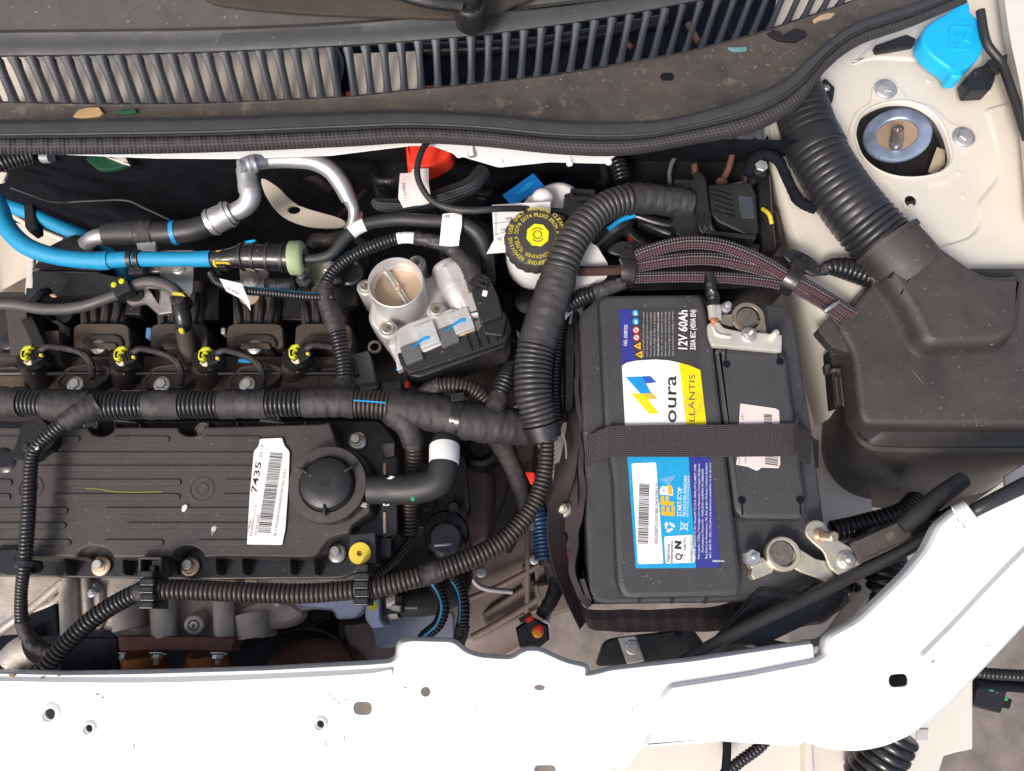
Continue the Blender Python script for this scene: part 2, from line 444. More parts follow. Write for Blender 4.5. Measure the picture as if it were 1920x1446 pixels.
BLC = mat('blue_cap_plastic', (.008, .42, .75), .45, var=.03, bump=.1, sss=.1)
BLS = mat('blue_stripe_ink', (.01, .26, .55), .5)
PAP = mat('paper_label', (.74, .71, .69), .6, var=.05, vs=15, bump=.1)
PNK = mat('pinkish_paper_label', (.66, .56, .53), .55, var=.06, vs=30)
INK = mat('black_ink', (.02, .02, .02), .6)
INV = mat('grey_ink', (.06, .06, .06), .6)
CYN = mat('cyan_label_print', (.012, .30, .56), .35, var=.07, vs=120)
NVY = mat('navy_label_print', (.030, .035, .22), .35, var=.1, vs=120)
LBW = mat('white_label_print', (.76, .74, .71), .4, var=.03)
LBY = mat('yellow_label_print', (.80, .60, .004), .4, var=.04)
LBB = mat('blue_logo_print', (.01, .26, .62), .4)
LBD = mat('dark_blue_logo_print', (.02, .09, .42), .4)
LBO = mat('orange_label_print', (.85, .42, .01), .4)
LBR = mat('red_label_print', (.6, .02, .02), .4)
LTG = mat('light_grey_print', (.42, .41, .40), .5)
YEL = mat('yellow_plastic', (.66, .49, .04), .45, var=.06, bump=.1, sss=.05)
YLM = mat('lime_yellow_plastic', (.55, .53, .02), .45, var=.06)
YPR = mat('yellow_cap_print', (.55, .45, .05), .5)
RED = mat('red_plastic', (.72, .025, .008), .45, var=.06, bump=.2)
GRN = mat('green_paint', (.01, .3, .12), .5)
PGR = mat('pale_green_rubber', (.30, .36, .20), .5, var=.06)
RSV = mat('translucent_white_plastic', (.80, .78, .76), .35, var=.02, sss=.4)
TPE = mat('cloth_tape', (.022, .020, .021), .52, bump=.4, bs=2200, dust=.2, dcol=(.10, .08, .065), vs=40, var=.3)
TPG = mat('grey_vinyl_tape', (.026, .025, .027), .38, bump=.2, bs=400, dust=.25, dcol=(.12, .1, .09))
CON = mat('concrete_floor', (.17, .14, .12), .75, var=.3, vs=26, bump=.6, bs=160, speck=.5, splot=.3)
GBX = mat('dirty_gearbox_casting', (.14, .105, .092), .55, .2, var=.25, vs=14, bump=.6, bs=160)
MAG = mat('magenta_paint', (.18, .01, .07), .6)
TAN = mat('tan_and_shaded_white_paint', (.62, .54, .44), .5, var=.08, vs=15)  # beige puts shade into white body paint; also colours a tan plate
GRD = mat('dark_green_paint', (.01, .06, .03), .5)
def weave(name, base, thread, thread2=None, su=9, sv=34, rough=.6, fac=.5):
    """braided or woven cloth, threads laid out along the UV map"""
    m = bpy.data.materials.new(name); m.use_nodes = True; nt = m.node_tree; N = nt.nodes; L = nt.links; b = N['Principled BSDF']
    uv = N.new('ShaderNodeUVMap'); sp = N.new('ShaderNodeSeparateXYZ'); L.new(uv.outputs[0], sp.inputs[0])
    def mth(op, a, c=None, d=None):
        x = N.new('ShaderNodeMath'); x.operation = op
        for i, v in enumerate((a, c, d)):
            if v is None: continue
            if hasattr(v, 'is_linked'): L.new(v, x.inputs[i])
            else: x.inputs[i].default_value = v
        return x.outputs[0]
    u = mth('MULTIPLY', sp.outputs[0], su); v = mth('MULTIPLY', sp.outputs[1], sv)
    a = mth('SINE', mth('MULTIPLY', mth('ADD', u, v), 3.14159)); c = mth('SINE', mth('MULTIPLY', mth('SUBTRACT', u, v), 3.14159))
    pr = mth('MULTIPLY', a, c); f = mth('GREATER_THAN', pr, fac)
    n = N.new('ShaderNodeTexNoise'); n.inputs['Scale'].default_value = 35; tc = N.new('ShaderNodeTexCoord'); L.new(tc.outputs['Object'], n.inputs[0])
    mr = N.new('ShaderNodeMix'); mr.data_type = 'RGBA'; mr.inputs[6].default_value = (*thread, 1); mr.inputs[7].default_value = (*(thread2 or thread), 1)
    row = mth('GREATER_THAN', mth('SINE', mth('MULTIPLY', v, 1.0472)), .15); L.new(row, mr.inputs[0])
    mx = N.new('ShaderNodeMix'); mx.data_type = 'RGBA'; mx.inputs[6].default_value = (*base, 1); L.new(mr.outputs[2], mx.inputs[7]); L.new(f, mx.inputs[0])
    L.new(mx.outputs[2], b.inputs['Base Color']); b.inputs['Roughness'].default_value = rough
    bp = N.new('ShaderNodeBump'); bp.inputs['Strength'].default_value = .9; bp.inputs['Distance'].default_value = .0005
    L.new(pr, bp.inputs['Height']); L.new(bp.outputs[0], b.inputs['Normal']); return m
BRD = weave('braided_sleeve', (.022, .016, .018), (.42, .37, .41), (.16, .03, .045), 4.2, 13, fac=.5)
BRK = weave('black_braided_sleeve', (.012, .012, .014), (.085, .09, .105), None, 5.5, 18, .5, .3)
STP = weave('woven_strap', (.034, .027, .028), (.080, .066, .067), None, 60, 26, .75, .25)
FAB = weave('seal_fabric', (.038, .034, .035), (.058, .052, .053), None, 260, 10, .8, .2)
# ============================================================ SETTING
def quadp(name, x0, x1, y0, y1, z, mat, **k):
    return mk(name, [(x0, y0, z), (x1, y0, z), (x1, y1, z), (x0, y1, z)], [(0, 1, 2, 3)], mat, None, 0, recalc=False, **k)
quadp('floor', -8, 8, -8, 8, -.72, CON, kind='structure')
# ------------------------------------------------------------ front crossmember (white, bottom of the picture)
fm = t = T('front_crossmember', 'long white painted steel crossmember with round holes along the front of the engine bay', 'body panel', 600, 1340, .03)
up = [(-60, 1262), (130, 1266), (260, 1264), (500, 1257), (700, 1246), (735, 1243), (748, 1232), (752, 1206, 6), (770, 1202), (850, 1204), (872, 1224), (900, 1233), (960, 1237), (985, 1220), (1010, 1220), (1060, 1243), (1100, 1252), (1094, 1268), (1112, 1266), (1145, 1257), (1300, 1240), (1480, 1213), (1524, 1207, 4), (1528, 1243, 6), (1600, 1290), (1500, 1400), (1225, 1382), (1208, 1400), (1150, 1470), (-60, 1540)]
upf = fillet(up, 12, 3)
holes = [circ(95, 1338, 11, 20), circ(168, 1365, 8, 18), circ(602, 1357, 8, 18), rect(680, 1328, 34, 24, 2, 11), circ(798, 1297, 9, 18), circ(1012, 1289, 10, 18, 5), circ(1320, 1318, 11, 18, 7), rect(1022, 1446, 40, 22, 0, 8), circ(1150, 1446, 8, 14)]
plate('top_sheet', [upf]+holes, .030, .0016, WHT, t, .0005)
# folded rear lip, falling away towards the engine
lip = []
for p in dd(fillet(up, 12, 3), 2.5):
    if p[0] < -40 and p[1] > 1300: continue
    if len(lip) > 20 and (p[1] > 1282 or (p[0] > 1521)): break
    lip.append(p)
def offs(pl, d): 
    out = []
    for i, p in enumerate(pl):
        a = Vector(pl[max(0, i-1)]); b = Vector(pl[min(len(pl)-1, i+1)]); e = (b-a).normalized(); out.append((p[0]+e.y*d, p[1]-e.x*d))
    return out
l1 = [(x, y, .0300) for x, y in offs(lip, -.5)]; l2 = [(x, y, .0275) for x, y in offs(lip, 3.5)]; l3 = [(x, y, .021) for x, y in offs(lip, 7)]; l4 = [(x, y, .016) for x, y in offs(lip, 8.5)]
loft('rear_lip', [l1, l2, l3, l4], WHT, t, 420, .0012, 60, lin=True)
for (x, y, r) in ((168, 1365, 8), (602, 1357, 8), (95, 1338, 11)):
    q = S(x, y, .03); lathe('hole_collar', [(r*q, -.002), (r*q, .0004), (r*q*1.25, .0010), (r*q*1.9, .0004), (r*q*2.2, -.0006)], P(x-2, y+2, .0300), WHT, t, seg=28, caps=False)
loft('pressed_ledge', [[(-40, 1292, .0300), (300, 1295, .0300), (650, 1281, .0300), (735, 1268, .0300)], [(-40, 1286, .0322), (300, 1289, .0322), (650, 1275, .0322), (735, 1262, .0315)], [(-40, 1277, .0326), (300, 1280, .0326), (650, 1266, .0326), (735, 1256, .0318)], [(-40, 1268, .0300), (300, 1269, .0300), (650, 1256, .0300), (735, 1250, .0300)]], WHT, t, 80)
0 and plate('overlapping_sheet', [fillet([(1255, 1290), (1400, 1270), (1540, 1240, 10), (1700, 1200), (1700, 1392), (1500, 1386), (1240, 1383), (1250, 1330)], 4)], .0332, .0012, WHT, t, .0004)
slab('hole_shade_slab', [(-60, 1300), (640, 1290), (640, 1500), (-60, 1500)], -.03, .05, DRK, t)  # dark slab added under the left holes so they look shaded
CHP = mat('brown_dirt', (.22, .13, .07), .7); SMG = mat('grey_smudge', (.68, .67, .66), .5)
for x, y, r in ((22, 1266, 5), (152, 1285, 5), (78, 1272, 2.5), (110, 1267, 2), (182, 1302, 2), (331, 1289, 2), (192, 1308, 1.6), (760, 1290, 1.6)): slab('dirt_speck', smoothpx([(x-r*1.3, y), (x, y-r*.7), (x+r*1.2, y-r*.2), (x+r*.3, y+r*.7)], 3), .0306 if y > 1280 else .0316, .001, CHP, fm, e=.0001)
for i in range(7):
    x, y = rng.gauss(630, 16), rng.gauss(1308, 9); r = rng.uniform(1, 4); slab('smudge_mark', smoothpx([(x-r, y), (x, y-r*.8), (x+r*1.2, y+r*.1), (x, y+r*.6)], 2), .03035, .0006, SMG, fm, e=.0001)
for x, y in ((645, 1384), (610, 1395), (250, 1400), (890, 1330), (1145, 1425), (1185, 1330)): slab('smudge_mark', [(x-1, y-5), (x+1.5, y-4), (x+2, y+5), (x, y+6)], .03035, .0006, SMG, fm, e=.0001)
# ------------------------------------------------------------ right diagonal brace
t = T('corner_brace', 'white diagonal corner brace with long pressed ribs and an oval slot at lower right', 'body panel', 1700, 1250, .036)
br = [(1213, 1397, 2), (1223, 1381, 3), (1243, 1310, 8), (1258, 1290, 6), (1400, 1268), (1530, 1242, 6), (1550, 1230, 8), (1556, 1196, 10), (1612, 1166), (1660, 1120), (1706, 1075), (1742, 1030, 12), (1764, 985, 12), (1800, 955, 8), (1850, 945), (1925, 905), (2050, 830), (2050, 1040), (1920, 1170), (1826, 1270), (1770, 1328), (1709, 1375), (1660, 1396), (1611, 1405), (1552, 1401), (1497, 1381), (1440, 1378), (1357, 1386)]
brf = fillet(br, 20, 4)
plate('brace_sheet', [brf, rect(1685, 1276, 36, 24, -4, 11)], .0345, .0016, WHT, t, .0006)
body('brace_flange', brf, [(0, .0339), (.0014, .0325), (.0020, .0305), (.0021, .022)], WHT, t, cap=False, zref=.034)
def ridge(name, pts, wpx, h, z, mat, parent):
    a = [(x, y, z) for x, y in offs(pts, wpx)]; b = [(x, y, z+h*.75) for x, y in offs(pts, wpx*.6)]; c = [(x, y, z+h) for x, y in pts]
    d = [(x, y, z+h*.75) for x, y in offs(pts, -wpx*.6)]; e = [(x, y, z) for x, y in offs(pts, -wpx)]
    return loft(name, [a, b, c, d, e], mat, parent, 50)
ridge('pressed_rib', [(1742, 1240), (1800, 1182), (1880, 1097), (1990, 985)], 24, .006, .0342, WHT, t)
body('rib_end', circ(1742, 1240, 24, 28), [(-.0085, .0401), (-.0066, .0397), (-.0042, .0386), (-.002, .0364), (0, .0341)], WHT, t, zref=.0345, smooth=70)
EMB_ = mat('emboss_shade_paint', (.66, .66, .64), .4)  # flat letters, grey standing in for the shading of embossed paint
text('12145', 1797, 1100, .0349, EMB_, t, 44, 9, 45, bold=0); text('52146942', 1740, 1165, .0349, EMB_, t, 66, 12, 45); text('P2', 1803, 1240, .0349, EMB_, t, 15, 9, 45)
o_ = lathe('stamped_ring', [(.0042, 0), (.0042, .0004), (.0047, .0004), (.0047, 0)], P(1848, 1200, .0346), WHT, t, caps=False)
# panels below the brace
t = T('bumper_panel', 'cream painted lower front panel seen under the brace at the bottom edge', 'body panel', 1600, 1430, -.03)
slab('left_panel', [(1120, 1350), (1512, 1350), (1515, 1500), (1120, 1500)], -.028, .02, WHD, t)
slab('right_panel', fillet([(1514, 1330), (1824, 1270), (1824, 1405), (1790, 1412), (1770, 1418), (1760, 1450), (1760, 1500), (1520, 1500)], 4), -.022, .012, WHD, t)
slab('left_fold', [(1510, 1370), (1522, 1370), (1528, 1500), (1512, 1500)], -.017, .01, WHD, t)
slab('slot_shade_backing', rect(1690, 1276, 70, 60), -.012, .006, PLG, t)  # black sheet added under the brace slot for its dark shade
slab('grey_foam_pad', rect(1730, 1378, 22, 22, 3), -.0205, .002, LTG, t)
# ------------------------------------------------------------ cowl
t = T('cowl_grille', 'wide black plastic windscreen cowl with a row of slanted air slats across the top', 'cowl', 800, 150, .05)
STt = [(-60, 229), (0, 228), (200, 224), (400, 221), (640, 212), (760, 209), (900, 214), (1050, 227), (1200, 228), (1290, 215), (1400, 182), (1470, 150), (1513, 113), (1560, 72), (1613, 40), (1713, 8), (1800, -25)]
SOt = [(-60, 290), (0, 290), (200, 290), (400, 286), (640, 276), (770, 269), (900, 275), (1050, 290), (1170, 292), (1290, 273), (1400, 252), (1460, 226), (1502, 196), (1548, 133), (1610, 86), (1710, 50), (1815, 5)]
def row(f, z): return [(a[0]*(1-f)+b[0]*f, a[1]*(1-f)+b[1]*f, z) for a, b in zip(STt, SOt)]
loft('edge_moulding', [row(-.04, .049), row(.0, .050), row(.05, .0535), row(.10, .0545), row(.34, .0540), row(.38, .0520), row(.42, .0515), row(.45, .0535), row(.50, .0540), row(.53, .051)], COW, t, 220, 0, 50)
def ribs(p, u, j):
    a = math.sin(u*2*math.pi*62)
    return p+Vector((0, 0, .0009*a*max(0, 1-u*1.7))) if 0 < j < 6 else p
loft('fabric_seal', [row(.52, .0500), row(.56, .0550), row(.64, .0570), row(.74, .0565), row(.84, .0535), row(.93, .047), row(.99, .038), row(1.0, .030), row(.95, .022)], FAB, t, 520, 0, 60, fn=ribs)
Bc = crs([Vector(p) for p in [(-60, 193), (0, 192), (200, 195), (400, 193), (520, 190), (640, 182), (800, 166), (933, 152), (1030, 141), (1153, 120), (1250, 105), (1340, 84), (1433, 58), (1487, 40), (1547, 20), (1620, -6), (1700, -34)]], 8)
Tc = crs([Vector(p) for p in [(-90, 107), (0, 107), (200, 104), (400, 99), (600, 90), (665, 88), (800, 76), (897, 68), (997, 55), (1093, 42), (1223, 20), (1300, 5), (1420, -20), (1560, -50), (1700, -80)]], 8)
def yat(c, x):
    for a, b in zip(c, c[1:]):
        if a.x <= x <= b.x: return a.y+(b.y-a.y)*(x-a.x)/max(1e-6, b.x-a.x)
    return c[-1].y if x > c[-1].x else c[0].y
B16 = [(x, yat(Bc, x)) for x in (-60, 0, 200, 400, 640, 760, 900, 1050, 1200, 1290, 1380, 1440, 1480, 1520, 1560, 1590, 1620)]
def mixr(f, z): return [(a[0]*(1-f)+b[0]*f, a[1]*(1-f)+b[1]*f, z) for a, b in zip(B16, STt)]
loft('dusty_tray', [[(a, b-2, .038) for a, b in B16], [(a, b-1, .046) for a, b in B16], mixr(.03, .0482), mixr(.15, .047), mixr(.5, .0465), mixr(.85, .0475), mixr(.97, .049), row(-.02, .0495)], COD, t, 200)
Tx = (-90, 0, 200, 400, 600, 750, 900, 1050, 1200, 1350, 1500)
def trow(d, z): return [(x, yat(Tc, x)+d, z) for x in Tx]
loft('upper_rim', [trow(1, .054), trow(0, .064), trow(-3, .0675), trow(-8, .0690), trow(-22, .0705), trow(-36, .072), [(-90, 64, .074), (0, 62, .074), (200, 60, .074), (400, 57, .074), (600, 49, .074), (750, 38, .074), (900, 26, .074), (1050, 12, .074), (1200, -8, .074), (1350, -30, .074), (1500, -60, .074)]], COW, t, 160)
loft('upper_deck', [[(-90, 64, .0735), (0, 62, .0735), (300, 59, .0735), (600, 49, .0735), (900, 26, .0735), (1200, -8, .0735)], [(-90, 58, .071), (0, 56, .071), (300, 53, .071), (600, 43, .071), (900, 20, .071), (1200, -14, .071)], [(-90, -80, .095), (0, -80, .095), (300, -80, .095), (600, -80, .095), (900, -90, .095), (1200, -100, .095)]], mat('deck_plastic', (.046, .047, .044), .7, bump=.4, bs=900, dust=.12, speck=.8), t, 80)
def bar(name, a, b, w_, d_, mat, parent, sag=0):
    n = 6; vs, fs = [], []; ax = (b-a); side = Vector((ax.y, -ax.x, 0)).normalized(); prof = [(-.5, -1), (-.5, -.12), (-.30, 0), (.30, 0), (.5, -.12), (.5, -1)]
    for i in range(n+1):
        p = a+ax*i/n-Vector((0, 0, sag*math.sin(math.pi*i/n)))
        fl = 1+.35*(abs(i/n-.5)*2)**6
        for u, h in prof: vs.append(p+side*u*w_*fl+Vector((0, 0, h*d_)))
    m = len(prof)
    for i in range(n):
        for j in range(m): fs.append((i*m+j, i*m+(j+1) % m, (i+1)*m+(j+1) % m, (i+1)*m+j))
    return mk(name, vs, fs, mat, parent, 40)
for i in range(52):
    xt = -45+33.15*i
    ln = [38, 36, 32, 24, 12, 2, -10, -22, -36, -40][min(9, max(0, int((xt+45)/180)))]
    ln2 = [38, 36, 32, 24, 12, 2, -10, -22, -36, -40][min(9, max(0, int((xt+45)/180)+1))]
    f = ((xt+45) % 180)/180; ln = ln*(1-f)+ln2*f
    if xt > 1625: break
    a = P(xt, yat(Tc, xt)-1, .0655); b = P(xt+ln, yat(Bc, xt+ln)+1, .0465)
    bar('slat', a, b, .0066 if xt < 600 else .0062 if xt < 1250 else .0054, .007, SLT, t, .0012)
for pl, z in (([(-60, 80), (612, 70), (640, 210), (-60, 215)], .022), ([(662, 100), (790, 95), (790, 185), (676, 195)], .022), ([(1470, -60), (1600, -60), (1600, 60), (1440, 80)], .02)):
    m = MB(); m.prism(pl, z, z-.004); m.done('plenum_floor', TAN, t)
slab('plenum_cavity', [(-90, -40), (1640, -90), (1560, 60), (1300, 190), (900, 210), (-90, 240)], -.03, .01, BLK, t)
tube('plenum_pipe', [(560, 60, -.0), (630, 110, -.0), (618, 180, -.0), (560, 230, -.0)], 16, PLG, t)
tube('plenum_wire', [(650, 178, .01), (760, 168, .01), (860, 165, .01), (900, 160, .01)], 5, RED, t)
tube('plenum_bar', [(780, 95, .01), (1000, 84, .01), (1250, 40, .01)], 14, PLG, t)
tube('plenum_strut', [(1290, 45, .0), (1310, 80, .0)], 6, RST, t); tube('plenum_strut', [(1155, 60, .0), (1185, 90, .0)], 5, RST, t)
slab('drain_hole', stad(1238, 136, 1264, 150), .0485, .001, BLK, t)
def scrap(x, y, pts, mat_, label, z=.0495):
    return slab('torn_foam', [(x+a, y+b) for a, b in pts], z, .0025, mat_, None, label=label, cat='foam scrap')
scrap(165, 211, [(-29, 7), (-18, -6), (0, -10), (20, -11), (28, 0), (20, 6), (0, 9), (-14, 10)], BRS if 0 else mat('tan_foam', (.36, .24, .11), .85, bump=.6), 'torn tan foam scrap lying on the dusty cowl tray at left')
scrap(1545, 30, [(-20, 6), (-8, -2), (10, -7), (22, -6), (14, 2), (-6, 6), (-16, 11)], mat('peach_foam', (.36, .25, .17), .85, bump=.6), 'small peach foam scrap at the right end of the cowl slats')
scrap(232, 208, [(-16, 4), (-6, -4), (6, -2), (20, -6), (24, 2), (8, 6), (-4, 5)], GRD, 'dark green torn leftover beside the tan foam scrap')
scrap(1480, 62, [(-42, 0), (-30, -7), (-16, -4), (-14, 4), (10, -10), (30, -6), (34, 4), (12, 16), (-20, 13)], PLG, 'glossy black sealant blob below the right end of the slats')
scrap(1383, 91, [(-18, -3), (18, -4), (18, 2), (4, 4), (-10, 3)], mat('teal_residue', (.10, .20, .20), .5), 'thin teal residue strip on the tray right of the slats')
wa = T('wiper_arm', 'black wiper arm end with a domed nut cap at the top edge', 'wiper', 880, 5, .11)
tube('arm', [(660, -60, .12), (780, -12, .115), (868, 4, .108)], [26, 24, 22], PLA, wa, flat=.6)
lathe('pivot_boss', [(.0135, -.022), (.0135, -.004), (.0125, -.001), (.0115, 0)], P(882, 4, .108), PLA, wa)
lathe('nut_cap', [(.0085, -.002), (.0085, .003), (.0065, .007), (.003, .009), (0, .0095)], P(884, -2, .111), PLG, wa)
slab('wiper_recess', smoothpx([(370, -40), (385, 0), (470, 16), (600, 26), (740, 31), (850, 33), (930, 24), (965, 8), (1000, -5), (1100, -60), (700, -90)], 4), .0815, .003, mat('recess_plastic', (.020, .017, .014), .7, bump=.4, dust=.3), t)
# ------------------------------------------------------------ firewall and flange
fw = T('firewall', 'black felt covered firewall behind the engine', 'firewall', 300, 380, -.05)
loft('insulation_mat', [[(-80, 262, .015), (300, 262, .015), (700, 258, .015), (1100, 262, .015), (1500, 262, .015)], [(-80, 300, -.02), (300, 300, -.02), (700, 296, -.03), (1100, 296, -.04), (1500, 300, -.04)], [(-80, 330, -.09), (300, 345, -.09), (700, 330, -.14), (1100, 330, -.14), (1500, 330, -.12)], [(-80, 350, -.15), (300, 420, -.15), (700, 420, -.25), (1100, 420, -.25), (1500, 420, -.22)], [(-80, 380, -.24), (300, 520, -.28), (700, 560, -.4), (1100, 560, -.4), (1500, 560, -.4)]], BLK, fw, 120, 0, 60, fn=lambda p, u, j: p+Vector((0, 0, .003*noise.noise(p*9))))
tube('mat_seam', [(20, 352, -.066), (60, 366, -.072), (105, 379, -.072), (170, 377, -.074), (235, 376, -.074), (270, 390, -.076), (318, 412, -.08)], 2.5, GRY, fw)
slab('cut_out_window', smoothpx([(165, 294), (236, 294), (243, 305), (225, 314), (190, 318), (172, 308)], 4), -.014, .004, GRD, fw)
slab('cut_out_edge', fillet([(192, 290), (235, 294), (243, 309), (225, 304)], 3), -.011, .003, WHD, fw)
fl = T('firewall_flange', 'bright white wavy sheet metal flange with studs under the cowl seal', 'body panel', 940, 290, .02)
plate('flange_sheet', [fillet([(118, 240), (118, 289), (290, 296), (430, 297), (620, 291), (700, 281), (775, 272), (812, 273), (850, 287), (858, 296), (868, 293), (935, 313), (1030, 303), (1140, 306), (1148, 296), (1170, 280), (1170, 240), (700, 230)], 5)], .012, .0012, WHT, fl, .0004)
def studm(x, y, z, r, L, axis, mat_, parent, name='stud'):
    m = MB(); pr = []; n = int(L/.0012)
    for i in range(n): pr += [(r, L*i/n), (r*.85, L*(i+.5)/n)]
    pr += [(r, L), (r*.6, L+r*.3)]; m.turn(pr, P(x, y, z), axis, 16); return m.done(name, mat_, parent)
studm(886, 278, .008, .0042, .012, (0, -.9, .3), ZNC, fl); studm(940, 290, .008, .0022, .012, (0, -.9, .3), WHT, fl); studm(1067, 290, .008, .003, .013, (0, -.9, .3), WHT, fl); studm(1140, 292, .008, .003, .01, (0, -.9, .3), WHT, fl)
# ------------------------------------------------------------ strut tower side
tw = T('strut_tower', 'white painted strut tower panel toned cream for warm light with a round suspension opening at upper right', 'body panel', 1690, 300, -.03)
op = smoothpx([(1602, 246), (1612, 220), (1636, 203), (1671, 193), (1712, 196), (1748, 216), (1768, 244), (1780, 280), (1781, 306), (1764, 324), (1728, 334), (1684, 334), (1646, 322), (1617, 298), (1604, 268)], 4)
pan = [(1440, 120), (1480, 60), (1700, -80), (2100, -80), (2100, 800), (1640, 800), (1570, 640), (1510, 520), (1500, 470), (1462, 330), (1440, 230)]
plate('tower_panel', [fillet(pan, 20), op, circ(1708, 376, 11, 16)], -.030, .002, WHD, tw, .0008)
loft('tower_wall', [[(1440, 100, -.030), (1440, 230, -.030), (1462, 330, -.030), (1500, 470, -.030), (1511, 525, -.030), (1572, 645, -.030), (1600, 760, -.030)], [(1432, 100, -.035), (1432, 235, -.035), (1452, 335, -.035), (1490, 475, -.035), (1502, 530, -.035), (1562, 650, -.035), (1590, 765, -.035)], [(1430, 120, -.12), (1430, 260, -.12), (1445, 370, -.12), (1470, 480, -.12), (1478, 560, -.12), (1500, 680, -.12), (1530, 800, -.12)], [(1420, 200, -.3), (1420, 340, -.3), (1430, 450, -.3), (1440, 540, -.3), (1450, 620, -.3), (1460, 720, -.3), (1500, 860, -.3)]], WHD, tw, 60, 0, 60)
ow = [(x, y) for x, y in op]
body('opening_lip', ow, [(.0012, -.0305), (.0010, -.0262), (0, -.0255), (-.0014, -.027), (-.0018, -.0315)], WHD, tw, cap=False, zref=-.029)
lobes = smoothpx([(1590, 255), (1604, 212), (1632, 190), (1636, 165), (1652, 148), (1675, 148), (1690, 166), (1705, 186), (1750, 200), (1778, 226), (1800, 236), (1826, 245), (1832, 266), (1816, 282), (1798, 290), (1796, 320), (1775, 340), (1740, 350), (1738, 375), (1722, 392), (1700, 392), (1688, 375), (1668, 345), (1620, 315), (1598, 285)], 3)
plate('raised_pad', [lobes, [(x, y) for x, y in op], circ(1708, 376, 11, 16)], -.0278, .0024, WHD, tw, .0011)
body('stamped_step', fillet([(1844, 205), (1860, 258), (1868, 300), (1866, 338), (1828, 384), (1834, 425), (1815, 446), (1745, 466), (1690, 500), (1690, 760), (2080, 780), (2080, 190), (1900, 190)], 12), [(-.0035, -.0272), (-.0022, -.0276), (0, -.030)], WHD, tw, zref=-.030)
body('stamped_step', fillet([(1590, 125), (1640, 112), (1760, 118), (1840, 150), (1850, 60), (1700, 20)], 16), [(-.0035, -.0276), (-.0022, -.0280), (0, -.030)], WHD, tw, zref=-.030)
m = MB()
for i in range(16):
    x, y = rng.uniform(1600, 1860), rng.uniform(130, 470)
    if (x-1690)**2+(y-262)**2 > 118**2: m.turn([(.003, -.0005), (.0026, .0002), (.0015, .0005), (.0003, .0006)], P(x, y, -.0298), seg=16)
m.done('paint_dimples', WHD, tw, kind='stuff')
hexbolt(1660, 168, -.0276, 21, STG, tw, h=.006); hexbolt(1806, 258, -.0276, 21, STG, tw, h=.006)
lip_ = T('fender_edge', 'blurred white fender edge along the right side of the picture', 'body panel', 1890, 200, .01)
loft('fender_lip', [[(1862, -80, -.029), (1880, 60, -.029), (1905, 200, -.029), (1925, 420, -.029)], [(1864, -80, -.01), (1880, 60, -.01), (1908, 200, -.01), (1928, 420, -.01)], [(1874, -80, .01), (1892, 60, .01), (1920, 200, .01), (1945, 420, .01)], [(2060, -80, .02), (2060, 60, .02), (2060, 200, .02), (2060, 420, .02)]], WHD, lip_, 40)
mt = T('strut_mount', 'steel suspension strut top mount with bluish ring and centre stud inside the tower', 'suspension mount', 1685, 255, -.05)
lathe('rubber_mount', [(0.022, -.012), (.046, -.013), (.056, -.02), (.056, -.06)][::-1], P(1692, 266, -.052), PLA, mt, seg=40)
RNG = mat('bluish_zinc_ring', (.34, .42, .58), .38, .6, var=.35, vs=45, bump=.4)
lathe('mount_ring', [(.0180, -.004), (.0186, 0), (.0198, .0010), (.0282, .0014), (.0302, .0008), (.0312, -.0006), (.0312, -.003)], P(1682, 252, -.047), RNG, mt, seg=48, caps=False, axis=(-.40, .10, 1))
lathe('dish', [(.0185, -.001), (.0165, -.0045), (.012, -.0062), (.0002, -.0062)], P(1682, 253, -.047), BRS, mt, seg=40, axis=(-.40, .10, 1))
hexbolt(1680, 272, -.0525, 21, ZNC, mt, h=.008, name='centre_nut', axis=(-.3, .14, 1))
STD = mat('stud_steel', (.42, .36, .32), .35, .85, var=.2)
lathe('centre_stud', [(.0064, 0), (.0064, .012), (.0058, .013), (.0058, .0225), (.0052, .0235), (.0036, .0235), (.0032, .018), (0, .018)], P(1680, 272, -.0475), STD, mt, axis=(-.37, .17, 1))
flat('code_sticker', [(1740, 322), (1752, 328), (1772, 308), (1772, 282), (1757, 276)], -.0475, mat('tan_sticker', (.45, .38, .28), .6), mt)
# blue washer cap
wc = T('washer_cap', 'bright blue windscreen washer fluid filler cap with a moulded wiper emblem', 'filler cap', 1790, 78, .0)
co = smoothpx([(1728, 75), (1738, 48), (1768, 28), (1800, 8), (1818, 6), (1820, 22), (1838, 42), (1848, 72), (1840, 102), (1820, 124), (1808, 130), (1804, 144), (1786, 144), (1780, 130), (1756, 112), (1738, 96)], 4)
body('cap', co, [(-.0026, .0006), (-.0016, .0003), (-.0004, -.001), (0, -.003), (0, -.016)], BLC, wc, zref=0)
body('emblem_frame', rect(1803, 71, 46, 46, 3, 5), [(-.0004, .0018), (0, .0014), (0, .0004)], BLC, wc, zref=.001, cap=False)
plate('emblem_frame', [rect(1803, 71, 46, 46, 3, 5), rect(1803, 71, 38, 38, 3, 4)], .0019, .001, BLC, wc, .0002)
for k_ in range(3): tube('emblem_spray', [(1794+k_*9, 60, .0016), (1792+k_*9+rng.uniform(-2, 3), 68, .0016)], 1.6, BLC, wc, seg=8)
tube('emblem_arc', [(1786, 84, .0016), (1795, 76, .0016), (1812, 76, .0016), (1821, 84, .0016)], 1.6, BLC, wc, seg=8); tube('emblem_blade', [(1792, 88, .0016), (1814, 60, .0016)], 1.4, BLC, wc, seg=8)
text('80mm', 1806, 36, .0010, BLC, wc, 26, 7, -4)
lathe('filler_neck', [(.017, -.03), (.017, -.004)], P(1786, 82, -.008), WHT, wc)
slab('neck_bracket', fillet([(1640, 85), (1700, 64), (1718, 72), (1715, 84), (1670, 92), (1645, 96)], 3), -.015, .006, PLG, wc)
